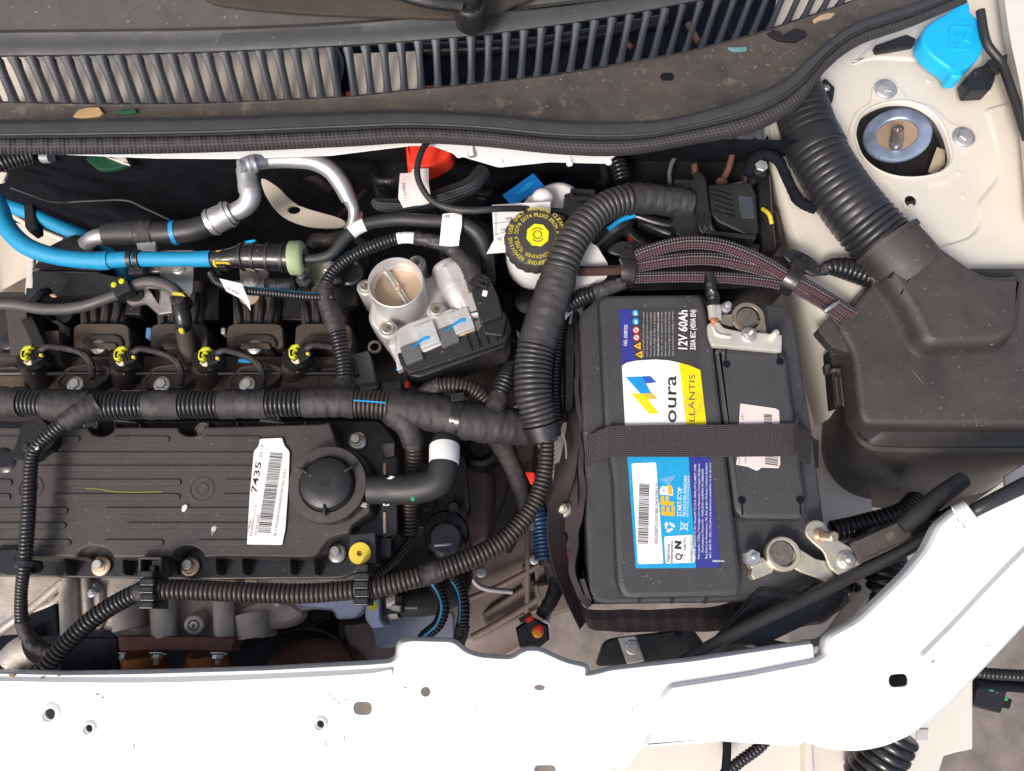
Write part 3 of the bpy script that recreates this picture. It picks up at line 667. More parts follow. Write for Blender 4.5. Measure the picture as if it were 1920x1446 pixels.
cl = one('release_cable', 'thin black cable running down beside the blue cap at the right edge', 'cable', [(1838, 20, .01), (1850, 80, .005), (1878, 120, .0), (1900, 180, .0), (1925, 260, .0)], 8, RUB)
cb = T('cable_clip', 'square black cable clip below the blue cap', 'clip', 1845, 148, -.01)
slab('clip_body', fillet([(1812, 145), (1828, 128), (1850, 120), (1868, 126), (1866, 150), (1858, 168), (1818, 170)], 4), -.004, .016, PLA, cb)
slab('clip_hook', fillet([(1852, 112), (1875, 106), (1890, 100), (1888, 124), (1872, 130), (1858, 128)], 4), .002, .012, PLA, cb)
bk = T('cowl_bracket', 'small black bracket with a bolt under the cowl edge by the big hose', 'bracket', 1552, 175, -.02)
slab('bracket_plate', fillet([(1534, 158), (1548, 146), (1566, 164), (1562, 190), (1552, 202), (1540, 195)], 3), -.004, .012, PLA, bk); hexbolt(1549, 165, -.004, 7, ZNC, bk)

# ------------------------------------------------------------ unseen bonnet added above the cowl to shade the rear of the bay
bn = T('added_bonnet', 'unseen car bonnet added above the windscreen cowl to shade the bay', 'bonnet', 960, -60, .12)
BNU = mat('added_bonnet_grey', (.24, .24, .25), .5, var=.1, vs=6)
mk('added_bonnet_panel', [(-1.0, .36, .12), (.50, .36, .12), (.46, .02, 1.02), (-.95, .02, 1.02), (-1.0, .375, .125), (.50, .375, .125), (.46, .035, 1.025), (-.95, .035, 1.025)], [(0, 1, 2, 3), (7, 6, 5, 4), (0, 4, 5, 1), (1, 5, 6, 2), (2, 6, 7, 3), (3, 7, 4, 0)], BNU, bn, 0)
for a, b in (((-.95, .33, .17), (-.9, .03, .95)), ((.45, .33, .17), (.40, .03, .95)), ((-.25, .33, .17), (-.25, .03, .95))): sweep('added_bonnet_rib', Path([(*a,), (*b,)], .02, world=True), 0, 1, BNU, bn, seg=12)
# ============================================================ BATTERY
def loc(cx, cy, deg):
    """turned drawing frame: (u right, v up) px about (cx, cy), deg anticlockwise in the picture"""
    c, s = math.cos(R(deg)), math.sin(R(deg)); return lambda u, v: (cx+u*c-v*s, cy-(u*s+v*c))
def rr(F_, u0, v0, u1, v1, r=0): o = [F_(u0, v0), F_(u1, v0), F_(u1, v1), F_(u0, v1)]; return fillet(o, r, 3) if r else o
bt = T('car_battery', 'black car battery with blue, white and yellow label, standing right of the centre', 'battery', 1310, 860, 0)
base = fillet([(1086, 588, 14), (1110, 568, 18), (1120, 554, 8), (1318, 551, 10), (1326, 566, 6), (1474, 571, 20), (1490, 605, 12), (1524, 818), (1558, 1070), (1556, 1126, 24), (1122, 1132, 16), (1104, 1112, 12), (1095, 900)], 6)
body('case_deck', base, [(-.0030, -.0130), (-.0012, -.0134), (0, -.0150), (.0003, -.022), (.0004, -.19)], PLB, bt, zref=-.013)
top = fillet([(1123, 562, 10), (1134, 553, 8), (1316, 551, 12), (1324, 580), (1338, 650), (1363, 857), (1390, 1083), (1390, 1118, 16), (1172, 1122, 18), (1158, 1096, 10), (1150, 900), (1134, 790)], 6)
lidp = body('lid', top, [(-.0042, .0), (-.0022, -.0004), (-.0006, -.0016), (0, -.0036), (.0006, -.0128)], PLB, bt, zref=0)
blk = fillet([(1341, 653), (1470, 662), (1476, 672), (1491, 791), (1514, 950, 10), (1508, 974, 12), (1392, 972, 12), (1378, 955)], 6)
def slot(x, y, up_):
    o = circ(x, y, 6, 12); return o
body('vent_cover', blk, [(-.0040, .0004), (-.0020, .0), (-.0004, -.0015), (0, -.0035), (.0004, -.0128)], PLB, bt, zref=0)
for x, y, d in ((1362, 683, -1), (1462, 678, -1), (1391, 938, 1), (1500, 937, 1)):
    lathe('keyhole', [(.0033, .00075), (.0028, .0008), (.0024, .00068), (0, .00062)], P(x, y, 0), BLK, bt, seg=18)
    slab('key_slot', rect(x+d*1, y+d*16, 3.4, 24, -3*d), .0007, .002, BLK, bt, e=.0001)
m = MB(); m.prism([(1087, 1085), (1096, 1085), (1110, 1128), (1098, 1118)], -.0105, -.018); m.done('corner_rib', PLB, bt)
for x in (1200, 1262, 1325): slab('lid_rib', rect(x, 1126, 3, 12), -.006, .01, PLB, bt)
m = MB()
for i in range(46):
    x, y = rng.uniform(1205, 1240) if i < 12 else rng.uniform(1150, 1520), rng.uniform(1070, 1095) if i < 12 else rng.uniform(560, 1110)
    q = rng.uniform(.0002, .0005); z = .0006 if x < 1390 else -.0127
    m.turn([(q, 0), (q*.6, q*.5)], P(x, y, z), seg=5)
m.done('dust_specks', LTG, bt, kind='stuff')
# ---- printed label (upper part)
z0 = .00055
flat('grey_print_panel', [(1181, 580), (1262, 578), (1305, 580), (1313, 694), (1272, 682), (1166, 690)], z0-.00015, mat('dark_grey_print', (.040, .039, .040), .4), lidp)
flat('navy_panel', [(1160, 581), (1182, 580), (1192, 678), (1166, 686)], z0, NVY, lidp)
flat('white_panel', [(1166, 686), (1175, 680), (1195, 676), (1230, 674), (1255, 676), (1273, 680), (1287, 800), (1172, 800)], z0+.0001, LBW, lidp)
flat('yellow_panel', [(1273, 680), (1292, 685), (1313, 694), (1325, 800), (1287, 800)], z0+.0001, LBY, lidp)
zt = z0+.00025
flat('logo_blue', [(1173, 707), (1204, 706), (1221, 737), (1201, 738)], zt, LBB, lidp); flat('logo_dark_blue', [(1204, 706), (1219, 705), (1231, 717), (1211, 719)], zt, LBD, lidp)
flat('logo_yellow', [(1184, 738), (1206, 738), (1235, 775), (1217, 776)], zt, LBY, lidp); flat('logo_gold', [(1206, 738), (1222, 736), (1233, 748), (1214, 749)], zt, mat('gold_logo_print', (.55, .42, .05), .4), lidp)
text('oura', 1256, 748, zt, INK, lidp, 92, 24, 87, bold=.01, name='brand_lettering')
text('ELLANTIS', 1297, 752, zt, INV, lidp, 104, 11, 86, name='brand_lettering')
m = MB()
for i in range(34):
    for rr_ in (11, 15, 18):
        a = i*2*math.pi/34
        if rng.random() < .8 and not (.5 < abs(math.sin(a)) < 1 and 0): m.prism(circ(1302+rr_*math.cos(a), 760+rr_*1.15*math.sin(a), .8, 4), zt+.00005, zt-.0001, .00002)
m.done('star_ring', INV, lidp, 0, kind='stuff')
text('12V 60Ah', 1280, 618, zt, LBW, lidp, 78, 17, 86, bold=.018); text('320A IEC (450A EN)', 1299, 618, zt, LBW, lidp, 80, 10, 86, bold=.015)
text('OES.: 52087333', 1173, 629, zt, LBW, lidp, 42, 6.5, 86, bold=.01)
ws = ['Evite o contato com os olhos e a pele', 'Lavar bem com agua corrente e procurar', 'Recicle a bateria usada no revendedor', 'Mantenha longe do fogo e de fagulhas', 'Composto basico: chumbo e acido', 'Nao virar, risco de vazamento de acido', 'Para veiculos com sistema start-stop', 'Conserve longe do alcance de criancas', 'Uso automotivo, consulte o manual']
for i, s_ in enumerate(ws): text(s_, 1206+i*6.9, 627-i*.2, zt, LTG if i != 4 else LBW, lidp, 88, 3.6, 87, name='small_print')
for y, mm in ((587, LBB), (603, LBB), (619, LBR), (633, LBR)):
    x = 1191+(y-587)*.05
    flat('warning_sign', circ(x, y, 6.5, 20), zt, mm, lidp)
    if mm is LBR: flat('sign_disc', circ(x, y, 4.6, 18), zt+.0001, LBW, lidp); flat('sign_bar', rect(x, y, 10, 1.3, 45), zt+.0002, LBR, lidp); flat('sign_figure', circ(x-.5, y, 2, 6), zt+.00015, INK, lidp)
    else: flat('sign_figure', circ(x, y-1.5, 1.8, 10), zt+.0001, LBW, lidp); flat('sign_figure', rect(x+1, y+2, 5, 3.4), zt+.0001, LBW, lidp)
for x, y in ((1195, 649), (1198, 665)):
    flat('warning_triangle', [(x-7, y), (x+6, y-7), (x+6, y+7)], zt, LBO, lidp); flat('sign_figure', rect(x+1.5, y, 5, 2.4), zt+.0001, INK, lidp)
# ---- printed label (lower part)
flat('cyan_panel', fillet([(1176, 855, 1), (1291, 855, 1), (1305, 1065, 1), (1192, 1066, 5)], 2), z0, CYN, lidp)
flat('navy_panel', fillet([(1291, 855, 1), (1331, 855, 1), (1351, 1064, 5), (1305, 1065, 1)], 2), z0, NVY, lidp)
zl = z0+.0001
flat('barcode_sticker', fillet([(1184, 869), (1230, 867), (1244, 1057), (1196, 1058)], 4), zl, PAP, lidp)
barcode(1207, 963, zl+.0001, 112, 19, 86, INK, lidp, 3, n=52); text('00520873330538810428309125', 1231, 962, zl+.0001, INK, lidp, 113, 6.5, 86, bold=.004)
text('E', 1252, 958, zl, LBO, lidp, 18, 23, 85, bold=.045); text('F', 1250.5, 939, zl, LBO, lidp, 17, 23, 85, bold=.045); text('B', 1249, 919, zl, LBW, lidp, 19, 23, 85, bold=.045)
flat('letter_shade', [(1252, 910), (1259, 910), (1261, 928), (1254, 928)], zl+.0001, LBO, lidp)
text('START-STOP', 1274, 941, zl, LBW, lidp, 54, 8.5, 85, bold=.012); text('TECNOLOGIA AVANÇADA', 1284, 930, zl, LBW, lidp, 78, 5.8, 85, bold=.01); text('SUBSTITUIR APENAS POR TECNOLOGIA EFB', 1290, 931, zl, LBW, lidp, 78, 3.2, 85)
flat('faded_arrow', [(1236, 898), (1268, 890), (1254, 912)], zl, mat('faded_blue_print', (.12, .32, .55), .5), lidp)
for k_ in range(3):
    F_ = loc(1255, 988, 85+120*k_)
    flat('recycling_arrow', [F_(-5, 8), F_(3, 8), F_(5, 4), F_(-3, 4)], zl, LBW, lidp); flat('recycling_arrow', [F_(2, 10.5), F_(9.5, 6), F_(3.5, 1.5)], zl+.00005, LBW, lidp)
F_ = loc(1283, 987, 85)
for a, b in (((-9, -8), (9, 8)), ((-9, 8), (9, -8)), ((-6, 6), (6, 6)), ((-5, 6), (-4, -6)), ((5, 6), (4, -6)), ((-4, -6), (4, -6))):
    p_, q_ = F_(*a), F_(*b); bar_ = (Vector(q_)-Vector(p_)); nn = Vector((-bar_.y, bar_.x)).normalized()*.55
    flat('crossed_bin', [(p_[0]+nn.x, p_[1]+nn.y), (q_[0]+nn.x, q_[1]+nn.y), (q_[0]-nn.x, q_[1]-nn.y), (p_[0]-nn.x, p_[1]-nn.y)], zl+rng.random()*.00004, LBW, lidp)
flat('approval_label', fillet([(1245, 1006), (1298, 1003), (1303, 1055), (1248, 1057)], 4), zl, LBW, lidp)
z1 = zl+.0001
text('Segurança', 1252.5, 1037, z1, INK, lidp, 34, 5, 86, bold=.02); text('Desempenho', 1259, 1035, z1, INK, lidp, 40, 5, 86, bold=.02); text('Q', 1272, 1044, z1, INK, lidp, 13, 12, 86, bold=.03); text('N', 1271, 1022, z1, INK, lidp, 15, 11, 86, bold=.08); text('INMETRO', 1284, 1020, z1, INK, lidp, 26, 4, 86, bold=.01); text('OCP 0011', 1283, 1045, z1, INV, lidp, 16, 3, 86); text('003802/2013', 1297, 1030, z1, INK, lidp, 46, 5.5, 86, bold=.01)
pp = ['12V C20: 60Ah(25°C) RC: 95min(25°C) CCA: 500A(-18°C) ABNT 15940', 'Peso Líquido: 17,00kg | Tecnologia: Livre de Manutenção | Reciclagem Obrigatória', 'Acumuladores Moura S/A - CNPJ 09.811.654/0001-70 | 80006258', 'Rua Diário de Pernambuco, 195, Belo Jardim, PE Brasil | Indústria Brasileira', 'SAC: 0800 701 2021 | Devolva esta bateria ao revendedor no ato da troca']
for i, s_ in enumerate(pp): text(s_, 1303+i*7.1, 958-i*.6, zl, LBW, lidp, 178-(i == 2)*22, 3.9, 86, name='small_print')
text('10000634-A PK', 1347, 1052, zl, LBW, lidp, 22, 3.6, 0, bold=.02)
# ---- torn sticker
stk = T('torn_sticker', 'torn white barcode sticker on the vent cover, half under the strap', 'sticker', 1420, 820, .001)
plate('paper', [[(1388, 757), (1392, 757), (1455, 766), (1461, 770), (1462, 800), (1463, 870), (1460, 878), (1428, 877), (1420, 883), (1412, 880), (1404, 876), (1380, 871), (1384, 850), (1386, 790)]], .0014, .0003, PNK, stk, .00005)
text('17 335', 1392, 787, .0015, INV, stk, 22, 4, 86); barcode(1440, 786, .0015, 20, 15, 86, INK, stk, 8, n=9); barcode(1447, 862, .0015, 20, 24, 82, INV, stk, 9, n=9); text('(ASSI', 1386, 862, .0015, INV, stk, 16, 4, 84); text('TEM', 1398, 862, .0015, INV, stk, 14, 4, 84)
# ---- strap
def arcrow(z_l, y0): return y0
st_r = []
for f in (0, 1):
    a = [(1086, 826+52*f, -.05), (1092, 822+56*f, -.032), (1096, 820+58*f, -.018), (1118, 811+55*f, -.006), (1142, 801+57*f, .0030), (1160, 799+58*f, .0034), (1320, 797+60*f, .0032), (1352, 797+60*f, .0030), (1480, 795+61*f, .0034), (1492, 796+62*f, .0028), (1512, 810+60*f, -.010), (1524, 822+52*f, -.022), (1532, 826+52*f, -.05)]
    st_r.append(a)
strap = loft('battery_strap', st_r, STP, None, 240, .0014, 60, label='dark brown woven strap running across the middle of the battery', cat='strap')
me = strap.data; l = me.uv_layers.new(name='UV')
for lp in me.loops:
    v = me.vertices[lp.vertex_index].co; l.data[lp.index].uv = (v.x*11, v.y*26)
m = MB()
for i in range(16):
    m.prism(rect(1272+i*.35, 803+i*2.1, 1.1, 1.6), .0040, .0036, .0001)
m.done('stitching', LTG, strap, kind='stuff')
# ---- jacket and tray
jk = T('battery_jacket', 'frayed brown leatherette insulation jacket wrapped round the left side of the battery', 'insulation jacket', 1085, 1000, -.03)
JKT = weave('jacket_cloth', (.030, .021, .022), (.075, .058, .060), None, 14, 60, .75, .45)
loft('side_wall', [[(1072, 586, -.04), (1078, 700, -.022), (1082, 800, -.018), (1086, 880, -.012), (1082, 960, -.010), (1066, 1050, -.010), (1078, 1110, -.014), (1098, 1140, -.02)], [(1078, 586, -.04), (1083, 700, -.022), (1087, 800, -.018), (1092, 880, -.012), (1090, 960, -.010), (1074, 1050, -.010), (1086, 1105, -.014), (1104, 1135, -.02)], [(1085, 590, -.17), (1090, 720, -.17), (1092, 820, -.17), (1096, 900, -.17), (1098, 980, -.17), (1098, 1050, -.17), (1100, 1105, -.17), (1112, 1130, -.17)]][::-1], JKT, jk, 90, .0016, 50, fn=lambda p, u, j: p+Vector((.0025*noise.noise(p*60), 0, .0025*noise.noise(p*45+Vector((5, 0, 0))))))
loft('outer_flap', [[(1062, 610, -.055), (1066, 720, -.05), (1062, 800, -.05), (1046, 880, -.05), (1028, 960, -.05), (1032, 1040, -.05), (1060, 1120, -.05), (1088, 1180, -.05)], [(1078, 610, -.05), (1082, 720, -.04), (1084, 800, -.035), (1080, 880, -.045), (1060, 960, -.06), (1062, 1040, -.06), (1082, 1110, -.055), (1104, 1160, -.055)]], JKT, jk, 80, .0015, 50)
loft('front_wall', [[(1088, 1128, -.035), (1110, 1142, -.032), (1200, 1142, -.030), (1320, 1138, -.030), (1410, 1118, -.030), (1500, 1080, -.032)], [(1092, 1150, -.035), (1112, 1160, -.034), (1200, 1160, -.034), (1320, 1158, -.034), (1412, 1150, -.034), (1502, 1130, -.034)], [(1098, 1168, -.055), (1114, 1182, -.055), (1200, 1186, -.055), (1320, 1184, -.055), (1420, 1180, -.055), (1510, 1170, -.055)], [(1110, 1150, -.2), (1120, 1150, -.2), (1200, 1150, -.2), (1320, 1150, -.2), (1420, 1150, -.2), (1510, 1150, -.2)]], JKT, jk, 90, 0, 50, fn=lambda p, u, j: p+Vector((0, .002*noise.noise(p*40), .002*noise.noise(p*50))))
m = MB()
for i in range(12):
    x, y = rng.uniform(1088, 1112), rng.uniform(1085, 1150); a = rng.uniform(-2.2, -.9); L_ = rng.uniform(8, 24)
    p, q = P(x, y, -.012), P(x+L_*math.cos(a), y+L_*math.sin(a), -.006); d = Vector((.00008, .00005, 0)); m.add([p-d, p+d, q+d, q-d], [(0, 1, 2, 3)])
m.done('frayed_threads', JKT, jk, 0, kind='stuff')
lb = T('tray_bracket', 'dark steel bracket with flange nut and magenta paint marks left of the battery', 'bracket', 1055, 970, -.06)
slab('bracket_plate', fillet([(1040, 868), (1082, 862), (1090, 1080), (1068, 1058), (1044, 1010), (1036, 940)], 6), -.062, .003, mat('dark_bracket_paint', (.040, .030, .032), .45, dust=.4, dcol=(.12, .09, .085)), lb)
hexbolt(1054, 954, -.0615, 17, ZNW, lb, h=.006, stud=.5)
for x, y in ((1058, 905), (1052, 1010)): lathe('pressed_dimple', [(.006, -.001), (.0055, .0006), (.004, .001), (.0034, .0004), (0, 0)], P(x, y, -.0605), PLG, lb)
slab('paint_mark', smoothpx([(1058, 872), (1076, 866), (1080, 876), (1066, 880)], 3), -.0615, .0006, MAG, lb); slab('paint_mark', smoothpx([(1054, 1030), (1072, 1036), (1074, 1052), (1062, 1048)], 3), -.0615, .0006, MAG, lb)
slab('wire_tab', fillet([(1008, 852), (1036, 850), (1034, 880), (1012, 890)], 3), -.07, .004, mat('blue_grey_steel', (.09, .12, .18), .4, .5), lb)
sv = T('side_vent_duct', 'black glossy duct strip at the upper left side of the battery', 'duct', 1068, 680, -.02)
slab('duct_strip', fillet([(1058, 612), (1074, 605), (1078, 640), (1076, 765), (1060, 770)], 4), -.028, .05, PLG, sv)
tube('wire_clip', [(1052, 740, -.03), (1044, 770, -.03), (1050, 800, -.03), (1060, 830, -.03), (1062, 860, -.03)], 2.2, STG, sv); tube('wire_clip', [(1042, 735, -.03), (1056, 775, -.03), (1048, 812, -.03)], 2, PLG, sv)
fb = T('front_bracket', 'dark tray foot with a silver bolted strap below the battery', 'bracket', 1190, 1215, -.05)
slab('tray_foot', fillet([(1136, 1202, 14), (1165, 1196), (1300, 1180), (1345, 1240), (1120, 1250)], 6), -.055, .02, PLA, fb)
slab('strap_plate', fillet([(1158, 1196), (1192, 1192), (1210, 1240), (1176, 1246)], 4), -.052, .002, ZNC, fb); hexbolt(1186, 1214, -.052, 14, ZNC, fb, h=.004)
slab('foot_hole', circ(1271, 1190, 8, 14, 5), -.0545, .001, BLK, fb)
# ---- positive terminal
pt = T('upper_terminal_clamp', 'silver plated battery terminal clamp with crimped copper cable at the upper battery post', 'battery terminal', 1398, 620, 0)
lathe('battery_post', [(.0095, -.013), (.0090, .0045), (.0086, .0055), (0, .0058)], P(1398, 600, .0), LED, pt, seg=36)
def ringm(x, y, r0, r1, z, h, mat_, parent, name='clamp_ring'):
    q = S(x, y, z); a, b = r0*q, r1*q
    return lathe(name, [(a, 0), (a, h-.0006), (a+.0006, h), (b-.0008, h), (b, h-.0008), (b, 0), (a, 0)], P(x, y, z), mat_, parent, seg=40)
CLB = mat('tan_cast_clamp', (.30, .25, .20), .45, .6, var=.12, bump=.4)
ringm(1398, 602, 22, 31, -.006, .0085, CLB, pt)
body('clamp_arm', fillet([(1350, 590), (1376, 588), (1378, 602), (1374, 612), (1350, 605)], 3), [(-.0006, .0025), (0, .0018), (0, -.008)], CLB, pt)
slab('clamp_ear', fillet([(1418, 598), (1436, 604), (1438, 628), (1424, 632)], 4), .001, .008, CLB, pt)
arm = fillet([(1326, 606, 8), (1348, 601), (1355, 614, 8), (1385, 621), (1433, 624), (1467, 628, 3), (1466, 660, 3), (1335, 648, 4), (1328, 630, 8)], 6)
body('link_plate', arm, [(-.0012, .0070), (-.0004, .0068), (0, .0060), (0, .0035)], ZNW, pt, zref=.007)
slab('link_plate_lip', [(1335, 648), (1466, 660), (1466, 654), (1336, 642)], .0036, .006, ZNW, pt)
tube('pressed_bead', [(1337, 612, .0072), (1343, 626, .0074), (1358, 630, .0074), (1370, 631, .0072)], 3.5, ZNW, pt)
hexbolt(1404, 628, .0070, 15, ZNC, pt, h=.0050, stud=.85); 
lathe('pin', [(.0028, 0), (.0028, .0075), (.0022, .0085), (0, .0088)], P(1449, 630, .0072), ZNW, pt, axis=(.08, .05, 1))
lathe('clamp_screw', [(.0045, -.004), (.0045, .004), (.0030, .0045), (.0030, .011), (.0020, .0115)], P(1359, 580, .0), STG, pt, seg=10)
tube('crimp_barrel', [(1335, 572, .005), (1337, 585, .0055), (1338, 598, .006)], 9.5, ZNW, pt, flat=.75); tube('crimp_barrel', [(1345, 573, .005), (1347, 600, .006)], 7, ZNW, pt, flat=.7)
lathe('copper_strands', [(.0038, 0), (.0036, .0012), (.0020, .0020), (0, .0022)], P(1339, 601, .0072), CPR, pt, seg=12, wob=lambda a, h: 1+.22*math.sin(a*5))
one('upper_terminal_cable', 'short black taped cable dropping from the braided bundle to the upper terminal', 'cable', [(1330, 512, .012), (1332, 535, .009), (1336, 556, .006), (1338, 574, .0055)], [9, 11, 12, 11], PLG, 'tape')
# ---- negative terminal
ng = T('lower_terminal_clamp', 'pale gold terminal clamp with ring and sensor arm on the lower battery post', 'battery terminal', 1463, 1040, 0)
NGP = mat('pale_gold_plating', (.66, .60, .46), .36, .75, var=.1, vs=120, bump=.25)
lathe('battery_post', [(.0105, -.014), (.0095, .0030), (.0091, .0038), (0, .0040)], P(1463, 1038, .0), LED, ng, seg=36)
ringm(1463, 1040, 22.5, 32, -.006, .0085, NGP, ng)
body('arm', fillet([(1488, 1022), (1530, 1048), (1553, 1052), (1575, 1083), (1560, 1094), (1500, 1072), (1484, 1062)], 5), [(-.0008, -.001), (0, -.0018), (0, -.004)], NGP, ng, zref=-.001)
slab('split_jaw', fillet([(1412, 1060), (1438, 1050), (1454, 1064), (1448, 1074), (1414, 1088), (1408, 1078)], 3), -.001, .010, NGP, ng); slab('split_jaw', fillet([(1404, 1056), (1430, 1044), (1437, 1052), (1410, 1066)], 3), .001, .010, NGP, ng)
hexbolt(1406, 1046, -.0005, 16, STG, ng, flange=False, h=.009, stud=.50)
snp = fillet([(1508, 1000, 16), (1514, 980, 14), (1530, 974, 12), (1546, 980, 12), (1556, 998), (1572, 1014), (1600, 1028), (1608, 1042), (1616, 1062, 12), (1600, 1076, 10), (1576, 1082, 14), (1558, 1066), (1544, 1034), (1520, 1014)], 8)
body('sensor_plate', snp, [(-.0008, .0045), (-.0003, .0043), (0, .0037), (0, .0022)], NGP, ng, zref=.0045)
lathe('terminal_pin', [(.0058, 0), (.0050, .002), (.0040, .0035), (.0040, .0155), (.0034, .0163), (0, .0163)], P(1536, 1004, .0045), mat('peach_zinc_pin', (.68, .52, .38), .32, .8), ng, axis=(.42, -.15, 1))
hexbolt(1586, 1050, .0045, 18, ZNC, ng, h=.0055, stud=.35)
F_ = loc(1650, 1016, 24)
SEN = mat('brown_black_plastic', (.036, .032, .030), .5, bump=.3, dust=.2)
body('sensor_box', rr(F_, -55, -22, 56, 22, 4), [(-.0008, .0075), (-.0002, .0070), (0, .006), (0, -.012)], SEN, ng, zref=.004)
plate('sensor_frame', [rr(F_, -42, -20, 44, 19, 3), rr(F_, -39, -17, 41, 16, 2)], .0084, .0009, SEN, ng, .0002)
flat('ink_code', [F_(14, -6), F_(30, -6), F_(30, 9), F_(14, 9)], .00765, mat('faint_print', (.11, .085, .065), .7), ng)
for i in range(4): text('52 106 400'[:9-i], *F_(-8, 8-i*7), .00765, mat('faint_print', (.09, .07, .055), .7) if i == 0 else bpy.data.materials['faint_print'], ng, 30, 3.6, 28, name='small_print')
body('sensor_plug', rr(F_, 52, -18, 100, 12, 4), [(-.001, .0065), (0, .0055), (0, -.012)], PLG, ng, zref=.003)
one('sensor_cable', 'thick black sheathed cable leaving the lower battery terminal sensor towards the upper right', 'cable', [(1686, 990, .006), (1722, 962, .006), (1775, 922, .004), (1806, 900, .002)], [15, 18, 18, 16], RUB)
one('bonnet_cable', 'long black rubber rod running diagonally under the lower terminal to the right edge', 'cable', [(1270, 1244, .012), (1312, 1222, .012), (1410, 1170, .010), (1510, 1123, .006), (1610, 1074, .004), (1700, 1031, .010), (1780, 984, .026), (1842, 949, .044), (1925, 908, .044)], [8, 11, 12, 12, 12, 11, 11, 13, 15], RUB)
one('black_thin_pipe', 'thin black pipe beside the sensor plug ending behind the white clip', 'pipe', [(1700, 1010, .0), (1740, 985, .0), (1790, 962, .01)], [12, 14, 15], PLG)
cp = T('white_clip', 'white plastic clip holding the diagonal cable to the white brace', 'clip', 1810, 966, .045)
sweep('clip_band', Path([(1798, 958, .050), (1812, 962, .0535), (1824, 974, .050)], 10), 0, 1, WHT, cp, flat=.5)
lathe('clip_ring', [(.0085, -.004), (.0098, -.004), (.0100, .005), (.0085, .005), (.0085, -.004)], P(1808, 968, .046), WHT, cp, axis=(.75, .35, .35))
slab('clip_foot', rect(1822, 984, 26, 22, 30, 3), .0405, .002, WHT, cp)
hb = T('support_bracket', 'glossy black bracket with an oval hole under the diagonal rod', 'bracket', 1440, 1150, -.02)
loft('bracket_skin', [[(1310, 1226, -.02), (1350, 1185, -.018), (1415, 1115, -.015), (1440, 1105, -.015), (1500, 1118, -.014), (1530, 1098, -.014), (1585, 1100, -.02)], [(1325, 1238, -.022), (1372, 1200, -.022), (1440, 1150, -.020), (1470, 1140, -.020), (1520, 1140, -.020), (1550, 1130, -.02), (1590, 1125, -.025)], [(1360, 1240, -.05), (1410, 1215, -.05), (1480, 1180, -.05), (1510, 1170, -.05), (1540, 1165, -.05), (1560, 1150, -.05), (1580, 1135, -.05)]], PLG, hb, 60, .002, 50)
slab('bracket_plate', fillet([(1418, 1116), (1488, 1121), (1514, 1097), (1560, 1096), (1586, 1112), (1574, 1142), (1440, 1206), (1326, 1212)], 8), -.0125, .003, PLG, hb)
slab('bracket_hole', circ(1428, 1143, 13, 18, 5), -.0121, .001, BLK, hb)
tube('bracket_rim', [(1312, 1226, -.017), (1352, 1184, -.015), (1414, 1114, -.012), (1440, 1104, -.012), (1500, 1116, -.011), (1530, 1097, -.012), (1586, 1100, -.018)], 2.5, PLG, hb)
slab('lower_tab', fillet([(1395, 1215), (1440, 1198), (1495, 1208), (1460, 1225), (1400, 1232)], 5), -.02, .003, PLG, hb); slab('tab_hole', circ(1408, 1211, 11, 14, 4), -.0195, .001, STG, hb)
# ============================================================ AIR FILTER BOX
ab = T('air_filter_box', 'large dusty black air filter box with a bulged lid at the right edge', 'air filter box', 1740, 700, -.01)
ABM = mat('air_box_plastic', (.026, .024, .023), .36, bump=.3, bs=900, dust=.48, dcol=(.110, .090, .070), speck=.8, splot=.06, rvar=.08)
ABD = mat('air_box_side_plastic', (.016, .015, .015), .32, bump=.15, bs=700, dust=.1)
lid = fillet([(1598, 660, 22), (1566, 606, 18), (1640, 524, 24), (1750, 500, 30), (2080, 500, 60), (2080, 800, 60), (1614, 797, 26)], 8, 6)
body('lid', lid, [(-.0052, -.0090), (-.0032, -.0095), (-.0015, -.0108), (-.0002, -.0145), (.0012, -.024), (.0018, -.034)], ABM, ab, smooth=60, zref=-.010)
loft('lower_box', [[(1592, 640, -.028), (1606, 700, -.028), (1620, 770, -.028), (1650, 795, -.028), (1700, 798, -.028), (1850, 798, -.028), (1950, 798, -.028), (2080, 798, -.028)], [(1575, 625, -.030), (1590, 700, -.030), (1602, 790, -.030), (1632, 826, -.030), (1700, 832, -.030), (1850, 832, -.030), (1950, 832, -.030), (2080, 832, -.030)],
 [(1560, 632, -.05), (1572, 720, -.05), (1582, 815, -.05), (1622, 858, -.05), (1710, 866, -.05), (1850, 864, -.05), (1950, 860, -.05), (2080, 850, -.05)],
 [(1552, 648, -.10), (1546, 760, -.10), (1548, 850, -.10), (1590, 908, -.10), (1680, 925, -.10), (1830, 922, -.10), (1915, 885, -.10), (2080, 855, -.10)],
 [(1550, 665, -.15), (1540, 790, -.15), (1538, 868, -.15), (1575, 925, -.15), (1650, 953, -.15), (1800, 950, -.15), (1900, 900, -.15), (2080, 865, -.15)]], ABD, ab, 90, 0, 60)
loft('box_seam', [[(1574, 630, -.0335), (1589, 705, -.0335), (1601, 795, -.0335), (1631, 832, -.0335), (1700, 838, -.0335), (1850, 838, -.0335), (2080, 838, -.0335)], [(1571, 631, -.037), (1585, 708, -.037), (1597, 800, -.037), (1628, 840, -.037), (1700, 846, -.037), (1850, 846, -.037), (2080, 845, -.037)]], ABM, ab, 80, .0012, 50)
bul = fillet([(1694, 600, 40), (1642, 520, 22), (1718, 438, 26), (1834, 521, 30), (1914, 517, 24), (1906, 654, 60), (1722, 664, 60)], 10, 6)
body('lid_bulge', bul, [(-.010, .0120), (-.008, .0114), (-.0052, .0090), (-.0030, .0045), (-.0014, -.002), (0, -.0065), (.0025, -.0098)], ABM, ab, smooth=70, zref=.0)
